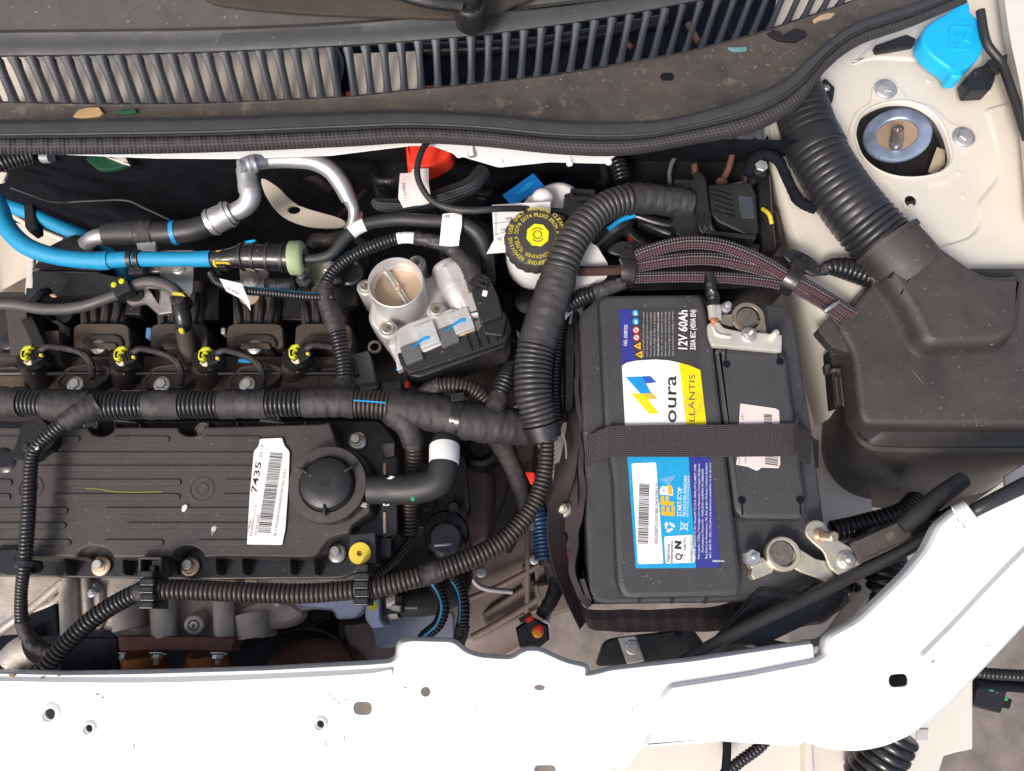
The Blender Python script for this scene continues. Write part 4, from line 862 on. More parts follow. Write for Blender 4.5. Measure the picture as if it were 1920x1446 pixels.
sweep('neck_collar', Path([(1658, 456, -.006), (1688, 490, -.006), (1700, 505, -.008)], [61, 62, 62]), .0, 1, ABM, ab, dr=.0010, seg=44)
sweep('collar_edge', Path([(1658, 456, -.006), (1664, 463, -.006)], [62, 62]), .0, 1, ABM, ab, dr=.0028, seg=44)
boxm('collar_tab', Matrix.Translation(P(1708, 437, .006)) @ Matrix.Rotation(R(-38), 4, 'Z'), .016, .010, .012, ABM, ab)
slab('corner_wing', fillet([(1533, 619), (1560, 590), (1600, 640), (1606, 668), (1560, 650)], 5), -.014, .012, ABM, ab)
body('latch', fillet([(1556, 655), (1572, 652), (1580, 760), (1566, 764)], 4), [(-.0008, -.034), (0, -.035), (0, -.05)], ABD, ab, zref=-.034)
for y in (662, 694): slab('latch_bar', rect(1567, y, 20, 7, -8, 2), -.026, .006, ABM, ab)
slab('latch_hook', fillet([(1546, 684), (1558, 681), (1560, 698), (1549, 701)], 2), -.032, .006, ABM, ab)
for dx in (0, 9): tube('latch_rail', [(1567+dx, 708, -.027), (1572+dx, 758, -.027)], 2, ABM, ab, seg=8)
slab('white_wing_behind', [(1905, 480), (2060, 480), (2060, 600), (1935, 600)], -.0085, .002, WHD, iw_) if 0 else None
tube('neck_slit', [(1666, 523, .0105), (1692, 490, .0125), (1715, 459, .0100)], 1.6, BLK, ab, seg=6); tube('neck_slit', [(1689, 552, .0105), (1706, 520, .0122)], 1.4, BLK, ab, seg=6)
FNT = mat('faint_moulded_text', (.055, .05, .045), .45)
for k_, (tx, w_) in enumerate((('AIR CLEANER LID', 96), ('PP-T20 MADE BY', 70), ('52 146 833 A', 60))): text(tx, 1815+k_*6, 676+k_*10, -.0089, FNT, ab, w_, 6, 0)
for r_ in (): lathe('mould_ring', [((r_-.8)*.00046, 0), (r_*.00046, .0003), ((r_+.8)*.00046, 0)], P(1695, 715, -.0090), ABM, ab, caps=False, seg=40)
tube('lid_crease', [(1634, 520, -.0085), (1660, 548, -.0085), (1684, 566, -.0080)], 5, ABM, ab)
tube('lid_crease', [(1562, 598, -.0125), (1585, 622, -.0100), (1596, 630, -.0110)], 3, ABM, ab)
SCR = mat('scuffed_plastic', (.16, .15, .14), .6)
m = MB()
for i in range(90):
    x, y = rng.uniform(1600, 1915), rng.uniform(670, 900)
    q = rng.uniform(.00015, .0005); z = -.0088 if y < 785 else None
    if z: m.turn([(q, 0), (q*.5, q*.4)], P(x, y, z), seg=5)
m.done('dust_specks', SCR, ab, kind='stuff')
for pts in ([(1710, 694), (1750, 740), (1732, 720)], [(1805, 779), (1807, 801)], [(1828, 777), (1831, 798)], [(1850, 778), (1846, 797)], [(1838, 783), (1838, 791)]): tube('scratch', [(x, y, -.00885) for x, y in (pts[0], pts[-1])], .45, SCR, ab, seg=4)
ih = T('intake_hose', 'fat black corrugated air intake hose curving from under the cowl to the air filter box', 'hose', 1600, 350, .0)
pa = Path([(1470, 110, -.012), (1498, 190, -.010), (1530, 280, -.006), (1570, 350, -.004), (1615, 410, -.004), (1668, 468, -.006), (1690, 492, -.008)], [44, 48, 52, 54, 56, 57, 57])
HOS = mat('intake_hose_rubber', (.018, .018, .022), .34, bump=.15, bs=900, dust=.12, dcol=(.12, .1, .09), rvar=.07)
sweep('corrugated_tube', pa, 0, .80, HOS, ih, 'rib', pitch=.0070, depth=.0010, seg=44); sweep('end_bellows', pa, .80, 1, HOS, ih, 'rib', pitch=.0058, depth=.0022, dr=.0004, seg=44)
sweep('seam_band', pa, .40, .46, HOS, ih, dr=.0009, seg=44)
# ---- harnesses around the air box
one('foam_branch', 'thin black foam covered wire looping over the inner wing beside the intake hose', 'cable', [(1400, 330, -.02), (1418, 296, -.012), (1440, 290, -.010), (1462, 306, -.012), (1480, 345, -.014), (1500, 378, -.014), (1530, 392, -.016)], [12, 12, 10, 9, 9, 10, 10], BLK, 'tape')
one('brown_cable_hose', 'brown dusty hose stub rising behind the control unit', 'hose', [(1396, 370, -.04), (1398, 340, -.035), (1406, 315, -.03), (1424, 300, -.03)], 13, CRB, 'tape')
hose('conduit_to_airbox', 'short black ribbed conduit entering under the neck of the air filter box', 'conduit', [(1495, 500, -.015), (1535, 508, -.015), (1560, 500, -.015), (1600, 508, -.018), (1660, 530, -.02)], [9, 9, 17, 22, 22], [(0, .3, 'tape', TPE, 'tape_wrap'), (.3, 1, 'rib', PLG, 'ribbed_conduit', dict(pitch=.0048, depth=.0013))])
lbls = ['upper red flecked braided cable arching above the battery', 'middle grey braided cable arching above the battery', 'lower pinkish braided cable nearest to the battery top edge']
ps = [[(1165, 497, .004), (1210, 474, .012), (1280, 456, .018), (1350, 460, .018), (1420, 486, .014), (1480, 520, .006), (1530, 547, .0), (1600, 590, -.012)],
      [(1165, 505, .0), (1250, 489, .008), (1330, 485, .010), (1397, 497, .010), (1470, 518, .004), (1530, 550, -.004), (1590, 590, -.012)],
      [(1165, 522, .0), (1260, 519, .004), (1340, 520, .006), (1420, 526, .004), (1480, 538, .0), (1530, 562, -.004), (1580, 596, -.012)]]
for p_, l_, r_ in zip(ps, lbls, (13, 13, 11)): sweep('braided_cable', Path(p_, r_), 0, 1, BRD, None, label=l_, cat='cable', group='braided cables above the battery', seg=22, flat=.85)
sweep('braided_cable', Path([(1165, 494, -.004), (1230, 484, .0), (1290, 476, .0), (1360, 480, .0), (1430, 510, -.004), (1520, 545, -.010)], 10), 0, 1, BRD, None, label='dark braided cable half hidden between the upper and middle ones', cat='cable', group='braided cables above the battery', seg=18)
one('flat_braid', 'brown braided cable crossing the white paper tag left of the cable clip', 'cable', [(1070, 508, .0), (1120, 508, .002), (1170, 506, .002)], 10, weave('brown_braid', (.05, .025, .018), (.12, .07, .06), None, 6, 18), flat=.7)
def clipband(x, y, ang, label, r1=24, z=.004):
    c_ = T('cable_clip', label, 'clip', x, y, z, 'round black clips holding the braided cables')
    ax = Vector((math.cos(R(ang)), math.sin(R(ang)), 0)); q = r1*S(x, y, z)
    lathe('clip_ring', [(q, -.006), (q*1.14, -.006), (q*1.17, -.002), (q*1.17, .002), (q*1.14, .006), (q, .006), (q, -.006)], P(x, y, z-.004), PLG, c_, axis=ax, seg=36)
    F_ = loc(x, y, ang); slab('clip_head', rr(F_, -15, 24, 15, 42, 3), z+.010, .012, PLG, c_); slab('clip_tongue', rr(F_, -6, 36, 8, 52, 2), z+.006, .01, PLA, c_)
    body('anchor_plate', smoothpx([F_(-40, 36), F_(-20, 54), F_(20, 56), F_(42, 44), F_(30, 30), F_(-20, 28)], 4), [(-.001, z-.004), (0, z-.005), (0, z-.007)], PLA, c_)
    return c_
clipband(1176, 508, -6, 'black clip at the left end of the braided cables', 27); clipband(1482, 524, -32, 'black clip near the right end of the braided cables', 27)
tube('zip_tie', [(1545, 585, .004), (1560, 574, .006), (1572, 566, .002)], 4, ZNC, None, label='small metal tie at the right end of the braided cables', cat='cable tie')
hose('short_conduit', 'short shiny ribbed conduit leading down left from the left cable clip', 'conduit', [(1058, 578, -.006), (1085, 560, -.004), (1110, 550, -.002), (1170, 530, .0)], [13, 18, 15, 11], [(0, .5, 'rib', PLG, 'ribbed_conduit', dict(pitch=.0038, depth=.0009)), (.5, 1, 'tape', TPG, 'tape_wrap')])
# big conduit behind the brace at lower right
hose('headlamp_conduit', 'thick black ribbed conduit descending behind the white brace at right', 'conduit', [(1640, 1000, -.06), (1660, 1060, -.05), (1655, 1110, -.05), (1640, 1160, -.06)], [40, 40, 40, 38], [(0, 1, 'rib', PLG, 'ribbed_conduit', dict(pitch=.0058, depth=.0016, seg=32))])
hose('upper_headlamp_conduit', 'black ribbed conduit under the air filter box, running left to right', 'conduit', [(1560, 998, -.07), (1620, 985, -.07), (1690, 965, -.07), (1720, 940, -.08)], 22, [(0, 1, 'rib', PLG, 'ribbed_conduit', dict(pitch=.005, depth=.0014))])
hose('side_conduit', 'narrow black ribbed conduit beside the thick one behind the brace', 'conduit', [(1590, 1100, -.055), (1612, 1110, -.05), (1625, 1150, -.05), (1640, 1190, -.05)], 12, [(0, 1, 'rib', PLG, 'ribbed_conduit', dict(pitch=.0036, depth=.001))])
hose('bottom_conduit', 'thick black ribbed conduit hanging below the brace at the bottom edge', 'conduit', [(1680, 1370, .005), (1660, 1410, .0), (1625, 1470, -.01)], [44, 46, 48], [(0, 1, 'rib', PLG, 'ribbed_conduit', dict(pitch=.0065, depth=.0018, seg=34))])
hose('bottom_thin_conduit', 'thin black ribbed conduit curving out under the crossmember at the bottom', 'conduit', [(1448, 1370, -.005), (1425, 1400, -.003), (1385, 1430, -.003), (1350, 1460, -.005)], 11, [(0, 1, 'rib', COR, 'ribbed_conduit', dict(pitch=.003, depth=.0007))])
one('bottom_black_cable', 'flat black cable going straight down under the crossmember', 'cable', [(1362, 1375, -.002), (1363, 1410, -.002), (1358, 1470, -.002)], 8, BLK)
hose('right_conduit', 'black ribbed conduit leaving to the right edge below the brace', 'conduit', [(1815, 1255, -.02), (1850, 1263, -.02), (1940, 1268, -.02)], 11, [(0, 1, 'rib', COR, 'ribbed_conduit', dict(pitch=.0032, depth=.0008))])
one('right_black_cable', 'plain black cable under the ribbed conduit at the right edge', 'cable', [(1830, 1280, -.03), (1880, 1286, -.03), (1940, 1290, -.03)], 10, BLK)
pc = T('hanging_connector', 'black plug with green seals hanging at the right edge below the brace', 'connector', 1860, 1310, -.04)
F_ = loc(1858, 1310, -16)
slab('plug_body', rr(F_, -30, -22, 26, 24, 4), -.03, .02, PLA, pc); slab('plug_latch', rr(F_, 20, -10, 40, 10, 3), -.034, .01, PLG, pc); slab('green_seal', rr(F_, -8, 14, 2, 24, 2), -.029, .002, mat('green_seal', (.03, .45, .12), .5), pc); slab('green_seal', rr(F_, 22, 4, 32, 12, 2), -.031, .002, bpy.data.materials['green_seal'], pc)
# inner wing panels seen between battery, air box and brace
iw = T('inner_wing', 'beige painted inner wing panel visible between the battery and the white brace', 'body panel', 1560, 1160, -.1)
slab('wing_sheet', fillet([(1480, 560), (1600, 560), (1640, 1000), (1800, 960), (1940, 860), (1940, 1000), (1600, 1260), (1480, 1260)], 8), -.125, .004, WHD, iw)
loft('wing_fold', [[(1500, 1200, -.05), (1540, 1190, -.05), (1590, 1120, -.05), (1620, 1060, -.05)], [(1520, 1215, -.04), (1560, 1200, -.04), (1612, 1140, -.04), (1650, 1080, -.04)], [(1540, 1240, -.06), (1580, 1220, -.06), (1640, 1160, -.06), (1680, 1100, -.06)]], WHD, iw, 40, 0, 60)
slab('corner_panel', [(1884, 893), (1960, 846), (1960, 930), (1886, 925)], -.045, .003, WHD, iw)
# ============================================================ ENGINE BODY
eb = T('engine_block', 'dark dusty engine casting filling the bay under hoses and manifold', 'engine', 450, 700, -.2)
slab('block_mass', fillet([(150, 520), (680, 500), (960, 560), (980, 700), (860, 760), (800, 1060), (560, 1180), (60, 1180), (-60, 1100), (-60, 600)], 20), -.115, .12, DRK, eb)
m = MB()
DR2 = mat('dark_brown_casting', (.020, .016, .013), .6, .1, var=.3, vs=40, bump=.7, bs=200, dust=.3, dcol=(.07, .055, .04))
for i in range(34):
    x, y = rng.uniform(-20, 960), rng.uniform(540, 730); m.prism(rect(x, y, rng.uniform(20, 80), rng.uniform(6, 16), rng.choice((0, 90, 4, 86, 24))), -.108+rng.uniform(-.006, .008), -.13)
m.done('casting_ribs', DR2, eb, kind='stuff')
for i in range(26):
    x, y = rng.uniform(600, 1100), rng.uniform(330, 760); a = rng.uniform(0, 6.3); L_ = rng.uniform(50, 120); z = rng.uniform(-.16, -.10)
    tube('deep_pipe', [(x, y, z), (x+L_*.5*math.cos(a)+rng.uniform(-20, 20), y+L_*.5*math.sin(a)+rng.uniform(-20, 20), z+.01), (x+L_*math.cos(a), y+L_*math.sin(a), z)], rng.choice((6, 9, 13)), rng.choice((PLG, DRK, PLA, DR2)), eb)
gb = T('gearbox_housing', 'brown dusty gearbox casting and subframe seen deep between engine and battery', 'gearbox', 950, 1050, -.25)
body('housing', fillet([(800, 820), (880, 760), (1000, 840), (1030, 940), (1010, 1060), (1010, 1160), (900, 1220), (820, 1210), (790, 1100)], 24), [(-.01, -.235), (0, -.24), (.01, -.25), (.02, -.33)], GBX, gb, smooth=60, zref=-.235)
for pl in ([(880, 850), (905, 850), (905, 1030), (885, 1040)], [(925, 800), (1000, 810), (990, 940), (960, 1000), (920, 1000)], [(905, 1150), (1010, 1080), (1020, 1110), (915, 1190)], [(980, 1060), (994, 1060), (994, 1160), (980, 1160)]): body('cast_rib', fillet(pl, 6), [(-.002, -.222), (0, -.224), (.002, -.24)], GBX, gb, zref=-.223)
body('shield_plate', fillet([(960, 890), (985, 888), (975, 1000), (930, 1040), (915, 1020)], 5), [(-.001, -.19), (0, -.192), (0, -.2)], PLA, gb)
for pts, r in (([(868, 1128), (940, 1098), (1012, 1060)], 6), ([(885, 1196), (950, 1160), (1016, 1118)], 7), ([(988, 900), (990, 1040), (988, 1180)], 6), ([(905, 860), (906, 960), (902, 1040)], 5), ([(1018, 1060), (1022, 1120), (1014, 1175)], 5), ([(930, 1180), (990, 1150), (1030, 1140)], 4)): tube('casting_rib', [(x, y, -.205) for x, y in pts], r, GBX, gb)
for x, y, r in ((902, 1072, 11), (1002, 1050, 9), (948, 866, 8), (1024, 1170, 8)): hexbolt(x, y, -.202, r, STG, gb)
body('mount_block', fillet([(1002, 1095), (1062, 1085), (1078, 1140), (1016, 1160)], 6), [(-.003, -.185), (0, -.188), (.002, -.22)], GBX, gb, zref=-.185)
body('bearing_boss', circ(900, 838, 40, 26), [(-.012, -.165), (-.006, -.16), (-.001, -.162), (0, -.168), (.002, -.2)], PLA, gb, zref=-.165)
body('bell_housing', fillet([(862, 870), (905, 850), (925, 900), (918, 1010), (880, 1040), (862, 1000)], 14), [(-.006, -.19), (-.002, -.193), (0, -.2), (.004, -.23)], GBX, gb, zref=-.19)
tube('dark_drain_hose', [(1000, 930, -.12), (975, 975, -.14), (945, 1030, -.15)], 15, PLA, gb); tube('thin_pipe', [(870, 1060, -.14), (900, 1100, -.15), (960, 1110, -.16)], 5, STG, gb)
slab('mount_arm', fillet([(1000, 1050), (1070, 1040), (1080, 1110), (1010, 1130)], 8), -.21, .03, GBX, gb)
hexbolt(1042, 1078, -.205, 9, STG, gb); hexbolt(1030, 1085, -.205, 7, STG, gb)
slab('blue_steel_cover', fillet([(692, 1150), (800, 1128), (850, 1150), (850, 1210), (705, 1215)], 8), -.115, .02, mat('blue_grey_cover', (.20, .22, .27), .45, .4, bump=.3, bs=500), gb)
body('black_canister', circ(835, 1010, 34, 26), [(-.003, -.088), (0, -.09), (.002, -.12), (.004, -.15)], PLG, gb, zref=-.088)
slab('canister_mark', rect(830, 1022, 34, 5, -4), -.0875, .001, STG, gb)
body('canister_flange', circ(836, 1000, 44, 26), [(-.002, -.108), (0, -.11), (0, -.12)], PLG, gb, zref=-.108)
slab('dark_pump', fillet([(760, 860), (870, 850), (880, 960), (820, 1000), (760, 980)], 14), -.11, .05, PLG, gb)
for x, y, r in ((795, 880, 16), (830, 900, 20), (800, 940, 18), (850, 950, 12)): body('pump_boss', circ(x, y, r, 16), [(-.002, -.1), (0, -.102), (0, -.12)], PLA, gb, zref=-.1)
# ---- cast aluminium head below the cover
ch = T('cylinder_head', 'dirty cast aluminium cylinder head with ribs and bosses below the valve cover', 'engine casting', 350, 1130, -.07)
slab('head_casting', fillet([(-60, 1050), (100, 1050), (400, 1060), (700, 1060), (700, 1120), (570, 1145), (504, 1155), (500, 1196), (220, 1196), (205, 1180), (110, 1170), (60, 1080), (-60, 1100)], 10), -.078, .03, ALD, ch)
for x, y, r in ((95, 1120, 9), (172, 1112, 8), (250, 1150, 10), (452, 1120, 9), (520, 1130, 8)): hexbolt(x, y, -.068, r, STG, ch)
body('left_casting', fillet([(-60, 1070), (150, 1070), (190, 1100), (190, 1180), (110, 1185), (110, 1150), (60, 1160), (-60, 1200)], 12), [(-.002, -.072), (0, -.074), (.001, -.09)], ALD, ch, zref=-.072)
for x, w_, y0, y1, z in ((128, 34, 1085, 1188, -.07), (305, 46, 1110, 1196, -.066), (418, 40, 1105, 1196, -.066), (160, 16, 1080, 1150, -.07), (240, 60, 1120, 1180, -.072), (470, 56, 1150, 1196, -.07)):
    vs = []
    tube('cast_column', [(x, y0, z), (x+2, (y0+y1)/2, z), (x+4, y1, z)], w_/2, ALD, ch, seg=20)
tube('diagonal_rib', [(-10, 1190, -.066), (60, 1140, -.066), (120, 1090, -.066)], 9, ALD, ch); tube('diagonal_rib', [(50, 1150, -.068), (100, 1130, -.068), (130, 1100, -.068)], 7, ALD, ch)
slab('dark_pocket', fillet([(110, 1196), (220, 1196), (222, 1260), (112, 1260)], 6), -.066, .02, BLK, ch)
slab('dark_pocket', fillet([(52, 1150), (104, 1132), (108, 1190), (60, 1195)], 4), -.0655, .006, BLK, ch)
lathe('threaded_boss', [(.0085, -.012), (.0085, .000), (.0078, .001), (.0050, .001), (.0044, -.003), (0, -.003)], P(364, 1172, -.062), ALD, ch, axis=(0, -.35, 1)); lathe('boss_bolt', [(.0036, -.002), (.0036, .001), (.0018, .0015), (.0015, -.001), (0, -.001)], P(364, 1172, -.0625), STG, ch, axis=(0, -.35, 1))
lathe('round_flange', [(.010, -.01), (.010, 0), (.009, .001), (0, .001)], P(305, 1132, -.068), ALD, ch)
body('round_end', circ(505, 1150, 60, 30, 26), [(-.003, -.076), (0, -.078), (.002, -.09)], ALD, ch, zref=-.076)
tube('timing_belt_cover', [(20, 1245, -.06), (40, 1225, -.06), (60, 1215, -.06)], 30, ALD, ch)
for x in (480, 520): slab('yellowish_tab', rect(x-50, 1092, 24, 10), -.066, .003, BRS, ch)
slab('gasket_edge', [(380, 1080), (640, 1077), (640, 1084), (380, 1086)], -.068, .006, BRS, ch)
sp = T('silver_pump_housing', 'bluish silver cast housing with a yellow dot below the right cable guide', 'casting', 690, 1150, -.07)
BAL = mat('bluish_aluminium', (.36, .40, .50), .38, .7, var=.12, bump=.3, bs=500)
body('housing_left', fillet([(560, 1105), (690, 1100), (690, 1135), (660, 1160), (630, 1162), (625, 1145), (560, 1140)], 8), [(-.002, -.070), (0, -.072), (0, -.10)], BAL, sp); body('housing_right', fillet([(686, 1128), (712, 1122), (712, 1160), (722, 1175), (696, 1178), (684, 1160)], 5), [(-.001, -.062), (0, -.063), (0, -.1)], BAL, sp)
lathe('yellow_paint_dot', [(.004, 0), (.0036, .0008), (0, .001)], P(699, 1136, -.0618), YLM, sp); slab('hose_spigot', fillet([(712, 1118), (755, 1116), (755, 1150), (712, 1154)], 4), -.072, .03, PLA, sp)
lathe('hose_clamp', [(.0135, -.004), (.0142, -.004), (.0142, .004), (.0135, .004), (.0135, -.004)], P(740, 1130, -.085), ZNC, sp, axis=(1, .1, .1)); slab('clamp_screw', rect(742, 1140, 18, 12, 10, 2), -.064, .008, ZNC, sp)
for k_ in range(5): slab('clamp_tooth', rect(762+k_*4.5, 1140, 2, 7, 8), -.066, .003, ZNC, sp)
one('coolant_hose', 'fat black coolant hose behind the blue striped conduits at the lower centre', 'hose', [(752, 1132, -.09), (800, 1128, -.09), (845, 1112, -.095), (862, 1080, -.11), (858, 1050, -.13)], [24, 27, 27, 25, 22], RUB)
# exhaust flange
ex = T('exhaust_flange', 'rusty brown exhaust flange with studs and nuts and orange pipes under the head', 'exhaust', 320, 1210, -.07)
body('flange', fillet([(219, 1192), (440, 1194), (436, 1222), (300, 1220), (222, 1222)], 6), [(-.001, -.056), (0, -.058), (0, -.075)], RST, ex, zref=-.056)
tube('exhaust_pipe', [(265, 1222, -.080), (268, 1250, -.085), (275, 1290, -.10)], [38, 42, 46], RSO, ex); tube('exhaust_pipe', [(385, 1222, -.080), (388, 1250, -.085), (390, 1290, -.10)], [34, 40, 44], RSO, ex)
for x, a in ((231, 9), (296, 16), (410, 16)): hexbolt(x, 1224, -.062, a, ZNC, ex, axis=(0, -1, .12), h=.0055, stud=.55, name='flange_nut')
slab('dark_undertray', [(-60, 1195), (740, 1150), (745, 1300), (-60, 1320)], -.16, .01, BLK, ex)
body('round_black_cover', circ(590, 1268, 100, 40, 70), [(-.02, -.105), (-.008, -.107), (0, -.115), (0, -.14)], RST, ex, smooth=60)
for y in (1190, 1206): tube('cover_arc', [(520, 1186, -.10), (580, 1178, -.10), (630, 1196, -.10), (668, 1240, -.10)], 3, PLA, ex)
body('mould_wall', fillet([(640, 1170), (735, 1160), (735, 1240), (660, 1242)], 10), [(-.002, -.12), (0, -.122), (.01, -.15)], GBX, ex)
# ============================================================ VALVE COVER
vc = T('valve_cover', 'black ribbed plastic engine valve cover in the lower left', 'engine cover', 330, 930, -.02)
def scal(cx, y0, r, up_):
    s_ = 1 if up_ else -1
    return [(cx+s_*0+(-1 if up_ else 1)*0+x, y) for x, y in []]
ol = [(-60, 800), (160, 800)]
def notch(cx, cy, rx, ry, top):
    o = []
    for i in range(9):
        a = math.pi*i/8
        o.append((cx-rx*math.cos(a), cy+ry*math.sin(a)) if top else (cx+rx*math.cos(a), cy-ry*math.sin(a)))
    return o
ol += notch(190, 800, 24, 17, True)+notch(358, 800, 24, 17, True)
ol += [(600, 794, 8), (618, 790), (626, 812, 8), (634, 838, 14), (652, 842), (670, 846), (686, 862, 12), (694, 880), (694, 960), (660, 985, 10), (655, 1000), (622, 1006, 18), (606, 1024, 14), (594, 1044, 14), (570, 1046)]
ol += [(420, 1044)]+notch(352, 1046, 30, 22, False)+[(300, 1046)]+notch(178, 1046, 34, 22, False)+[(110, 1044), (-60, 1044)]
vo = fillet([p for p in ol], 5, 3)
ctop = body('cover_top', vo, [(-.0018, -.0200), (-.0010, -.0203), (-.0003, -.0212), (.0005, -.0245), (.0010, -.030), (.0016, -.046)], PLC, vc, smooth=60, zref=-.020)
slab('cover_flange', fillet([(-60, 790), (712, 790), (745, 830), (745, 1000), (700, 1060), (640, 1084), (380, 1086), (-60, 1080)], 10), -.045, .014, PLA, vc)
def rib_(x0, x1, y0, y1): return stad(x0, y0, x1, y1, 5)
for a in [(-80, 150, 817, 829), (210, 318, 817, 829), (378, 490, 817, 829), (65, 480, 847, 860), (65, 480, 872, 885), (100, 340, 898, 911), (418, 480, 898, 911), (97, 338, 925, 938), (415, 480, 925, 938), (-80, 127, 951, 964), (193, 474, 951, 964), (-80, 124, 979, 991), (234, 470, 979, 991), (-80, 133, 1011, 1024), (193, 307, 1011, 1024), (368, 470, 1011, 1024), (-80, 23, 898, 911), (-80, 20, 925, 938)]:
    body('raised_rib', rib_(*a), [(-.0009, -.0186), (-.0005, -.01868), (0, -.0201)], PLC, ctop, zref=-.0188)
def rings(x, y, rs_, z):
    for r in rs_:
        q = r*S(x, y, z); lathe('ring_mark', [(q-.0006, 0), (q-.0003, .0005), (q+.0003, .0005), (q+.0006, 0)], P(x, y, z), PLC, vc, caps=False, seg=36)
rings(379, 917, (11, 22), -.0199); rings(58, 915, (12, 22), -.0199)
for x in (320, 405, 455, 120, 230, 545, 590): slab('flange_rib', [(x-2, 1038), (x+2, 1038), (x+3, 1078), (x-1, 1078)], -.030, .016, PLC, vc)
for x in (215, 262, 390, 445, 520, 572): slab('flange_rib', rect(x, 796, 3, 12), -.021, .016, PLC, vc)
for x, y in ((190, 1062), (357, 1062), (632, 1037), (670, 828)):
    hexbolt(x, y, -.043, 18, BRS if y > 1050 else ZNC, vc, h=.003, name='cover_bolt'); lathe('bolt_head', [(.0042, 0), (.0042, .0058), (.0036, .0064), (0, .0064)], P(x-2, y-3, -.042), ZNC, vc, seg=20)
    for dx, dy in ((-3, -2), (2, -3), (0, 3)): lathe('head_pip', [(.0004, 0), (.0003, .0003)], P(x-2+dx, y-3+dy-4, -.0355), INK, vc, seg=6)
for x, y in ((168, 790), (378, 798)): hexbolt(x+2, y+8, -.040, 14, ZNC, vc, h=.003, name='cover_bolt')
m = MB()
for i in range(50):
    x, y = rng.uniform(20, 640), rng.uniform(805, 1035); q = rng.uniform(.00012, .00035); m.turn([(q, 0), (q*.5, q*.4)], P(x, y, -.0199), seg=5)
m.done('dust_specks', LTG, vc, kind='stuff')
tube('green_scratch', [(160, 916, -.0197), (185, 917, -.0197), (215, 922, -.0197), (260, 923, -.0197), (305, 922, -.0197)], 1.3, mat('olive_scratch', (.16, .17, .03), .7), vc, seg=5, flat=.3)
slab('paint_fleck', smoothpx([(340, 955), (343, 948), (350, 946), (350, 953), (346, 959), (341, 959)], 3), -.0180, .0006, WHT, vc); slab('paint_fleck', smoothpx([(396, 990), (402, 985), (406, 990), (400, 1000), (397, 1004)], 3), -.0182, .0004, LTG, vc)
# sticker
sk = T('cover_label', 'white barcode label reading 7435 stuck across the valve cover ribs', 'label', 503, 920, -.018)
plate('paper', [fillet([(487, 823), (529, 821), (533, 836, 6), (543, 846, 6), (541, 905), (535, 992), (529, 1022, 3), (463, 1021, 2), (468, 930), (476, 846, 4), (485, 836, 5)], 4)], -.0176, .0003, PAP, sk, .00005)
zk = -.0175
text('7435', 480, 895, zk, INK, sk, 58, 11, 86, bold=.012); text('22:19', 490, 846, zk, INK, sk, 24, 4.5, 86); text('C:BRBC', 468, 985, zk, INK, sk, 26, 4, 86); text('M.090911113', 475, 976, zk, INK, sk, 56, 4, 86); text('07-05-2025', 482, 984, zk, INK, sk, 38, 4.5, 86)
barcode(507, 923, zk, 150, 24, 86, INK, sk, 5, n=66); text('96-3-9323596-0-00463829140-7435-10-0-7', 525, 942, zk, INK, sk, 126, 5, 86)
# oil cap
oc = T('oil_filler_cap', 'round black oil filler cap with a domed grip on the valve cover', 'oil cap', 615, 912, 0)
q = S(615, 910, 0); C_ = P(614, 908, -.004)
lathe('cap_rim', [(74*q, -.014), (74*q, -.002), (72*q, 0), (54*q, .0004), (52*q, -.0012)], C_, PLC, oc, seg=96, wob=lambda a, h: 1-.035*(1 if (a*14/(2*math.pi)) % 1 < .28 and h < -.001 else 0))
lathe('cap_dome', [(52*q, -.003), (51*q, .0025), (47*q, .0062), (40*q, .0080), (20*q, .0088), (0, .0088)], C_, PLA, oc, seg=56)
for a in (90, 210, 330):
    a = R(a-178); v = Vector((math.cos(a), math.sin(a), 0)); M = Matrix.Translation(C_+v*50*q+Vector((0, 0, .0052))) @ Matrix.Rotation(a, 4, 'Z')
    boxm('grip_rib', M, .009, .0022, .0072, PLA, oc, .0006)
lathe('centre_mark', [(.0035, .0088), (.0032, .0092), (.0028, .0088)], C_, PLA, oc, caps=False); lathe('centre_dimple', [(.0012, .0088), (.001, .0094), (0, .0094)], C_, PLA, oc)
slab('yellow_tag', rect(681, 946, 14, 9, 10, 2), -.010, .002, LTG, oc)
# breather
br_, pb = hose('breather_hose', 'thick black elbow breather hose with a white band right of the oil cap', 'hose', [(690, 918, -.010), (730, 918, -.010), (780, 916, -.008), (820, 902, -.006), (832, 870, -.006), (834, 835, -.010), (842, 815, -.02)], [27, 28, 29, 28, 27, 27, 20], [(0, .80, 'plain', RUB, 'rubber_elbow', dict(seg=32)), (.80, 1, 'plain', RUB, 'hose_end', dict(seg=32))])
sweep('white_band', pb, .70, .84, PAP, br_, dr=.0005, seg=36); lathe('green_dot', [(.0020, 0), (.0016, .0005), (0, .0006)], P(774, 935, .0010), GRN, br_)
slab('white_scuff', smoothpx([(725, 897), (732, 892), (740, 893), (733, 898)], 3), .003, .001, WHT, br_); slab('white_scuff', rect(724, 946, 12, 4), -.0035, .001, WHT, br_)
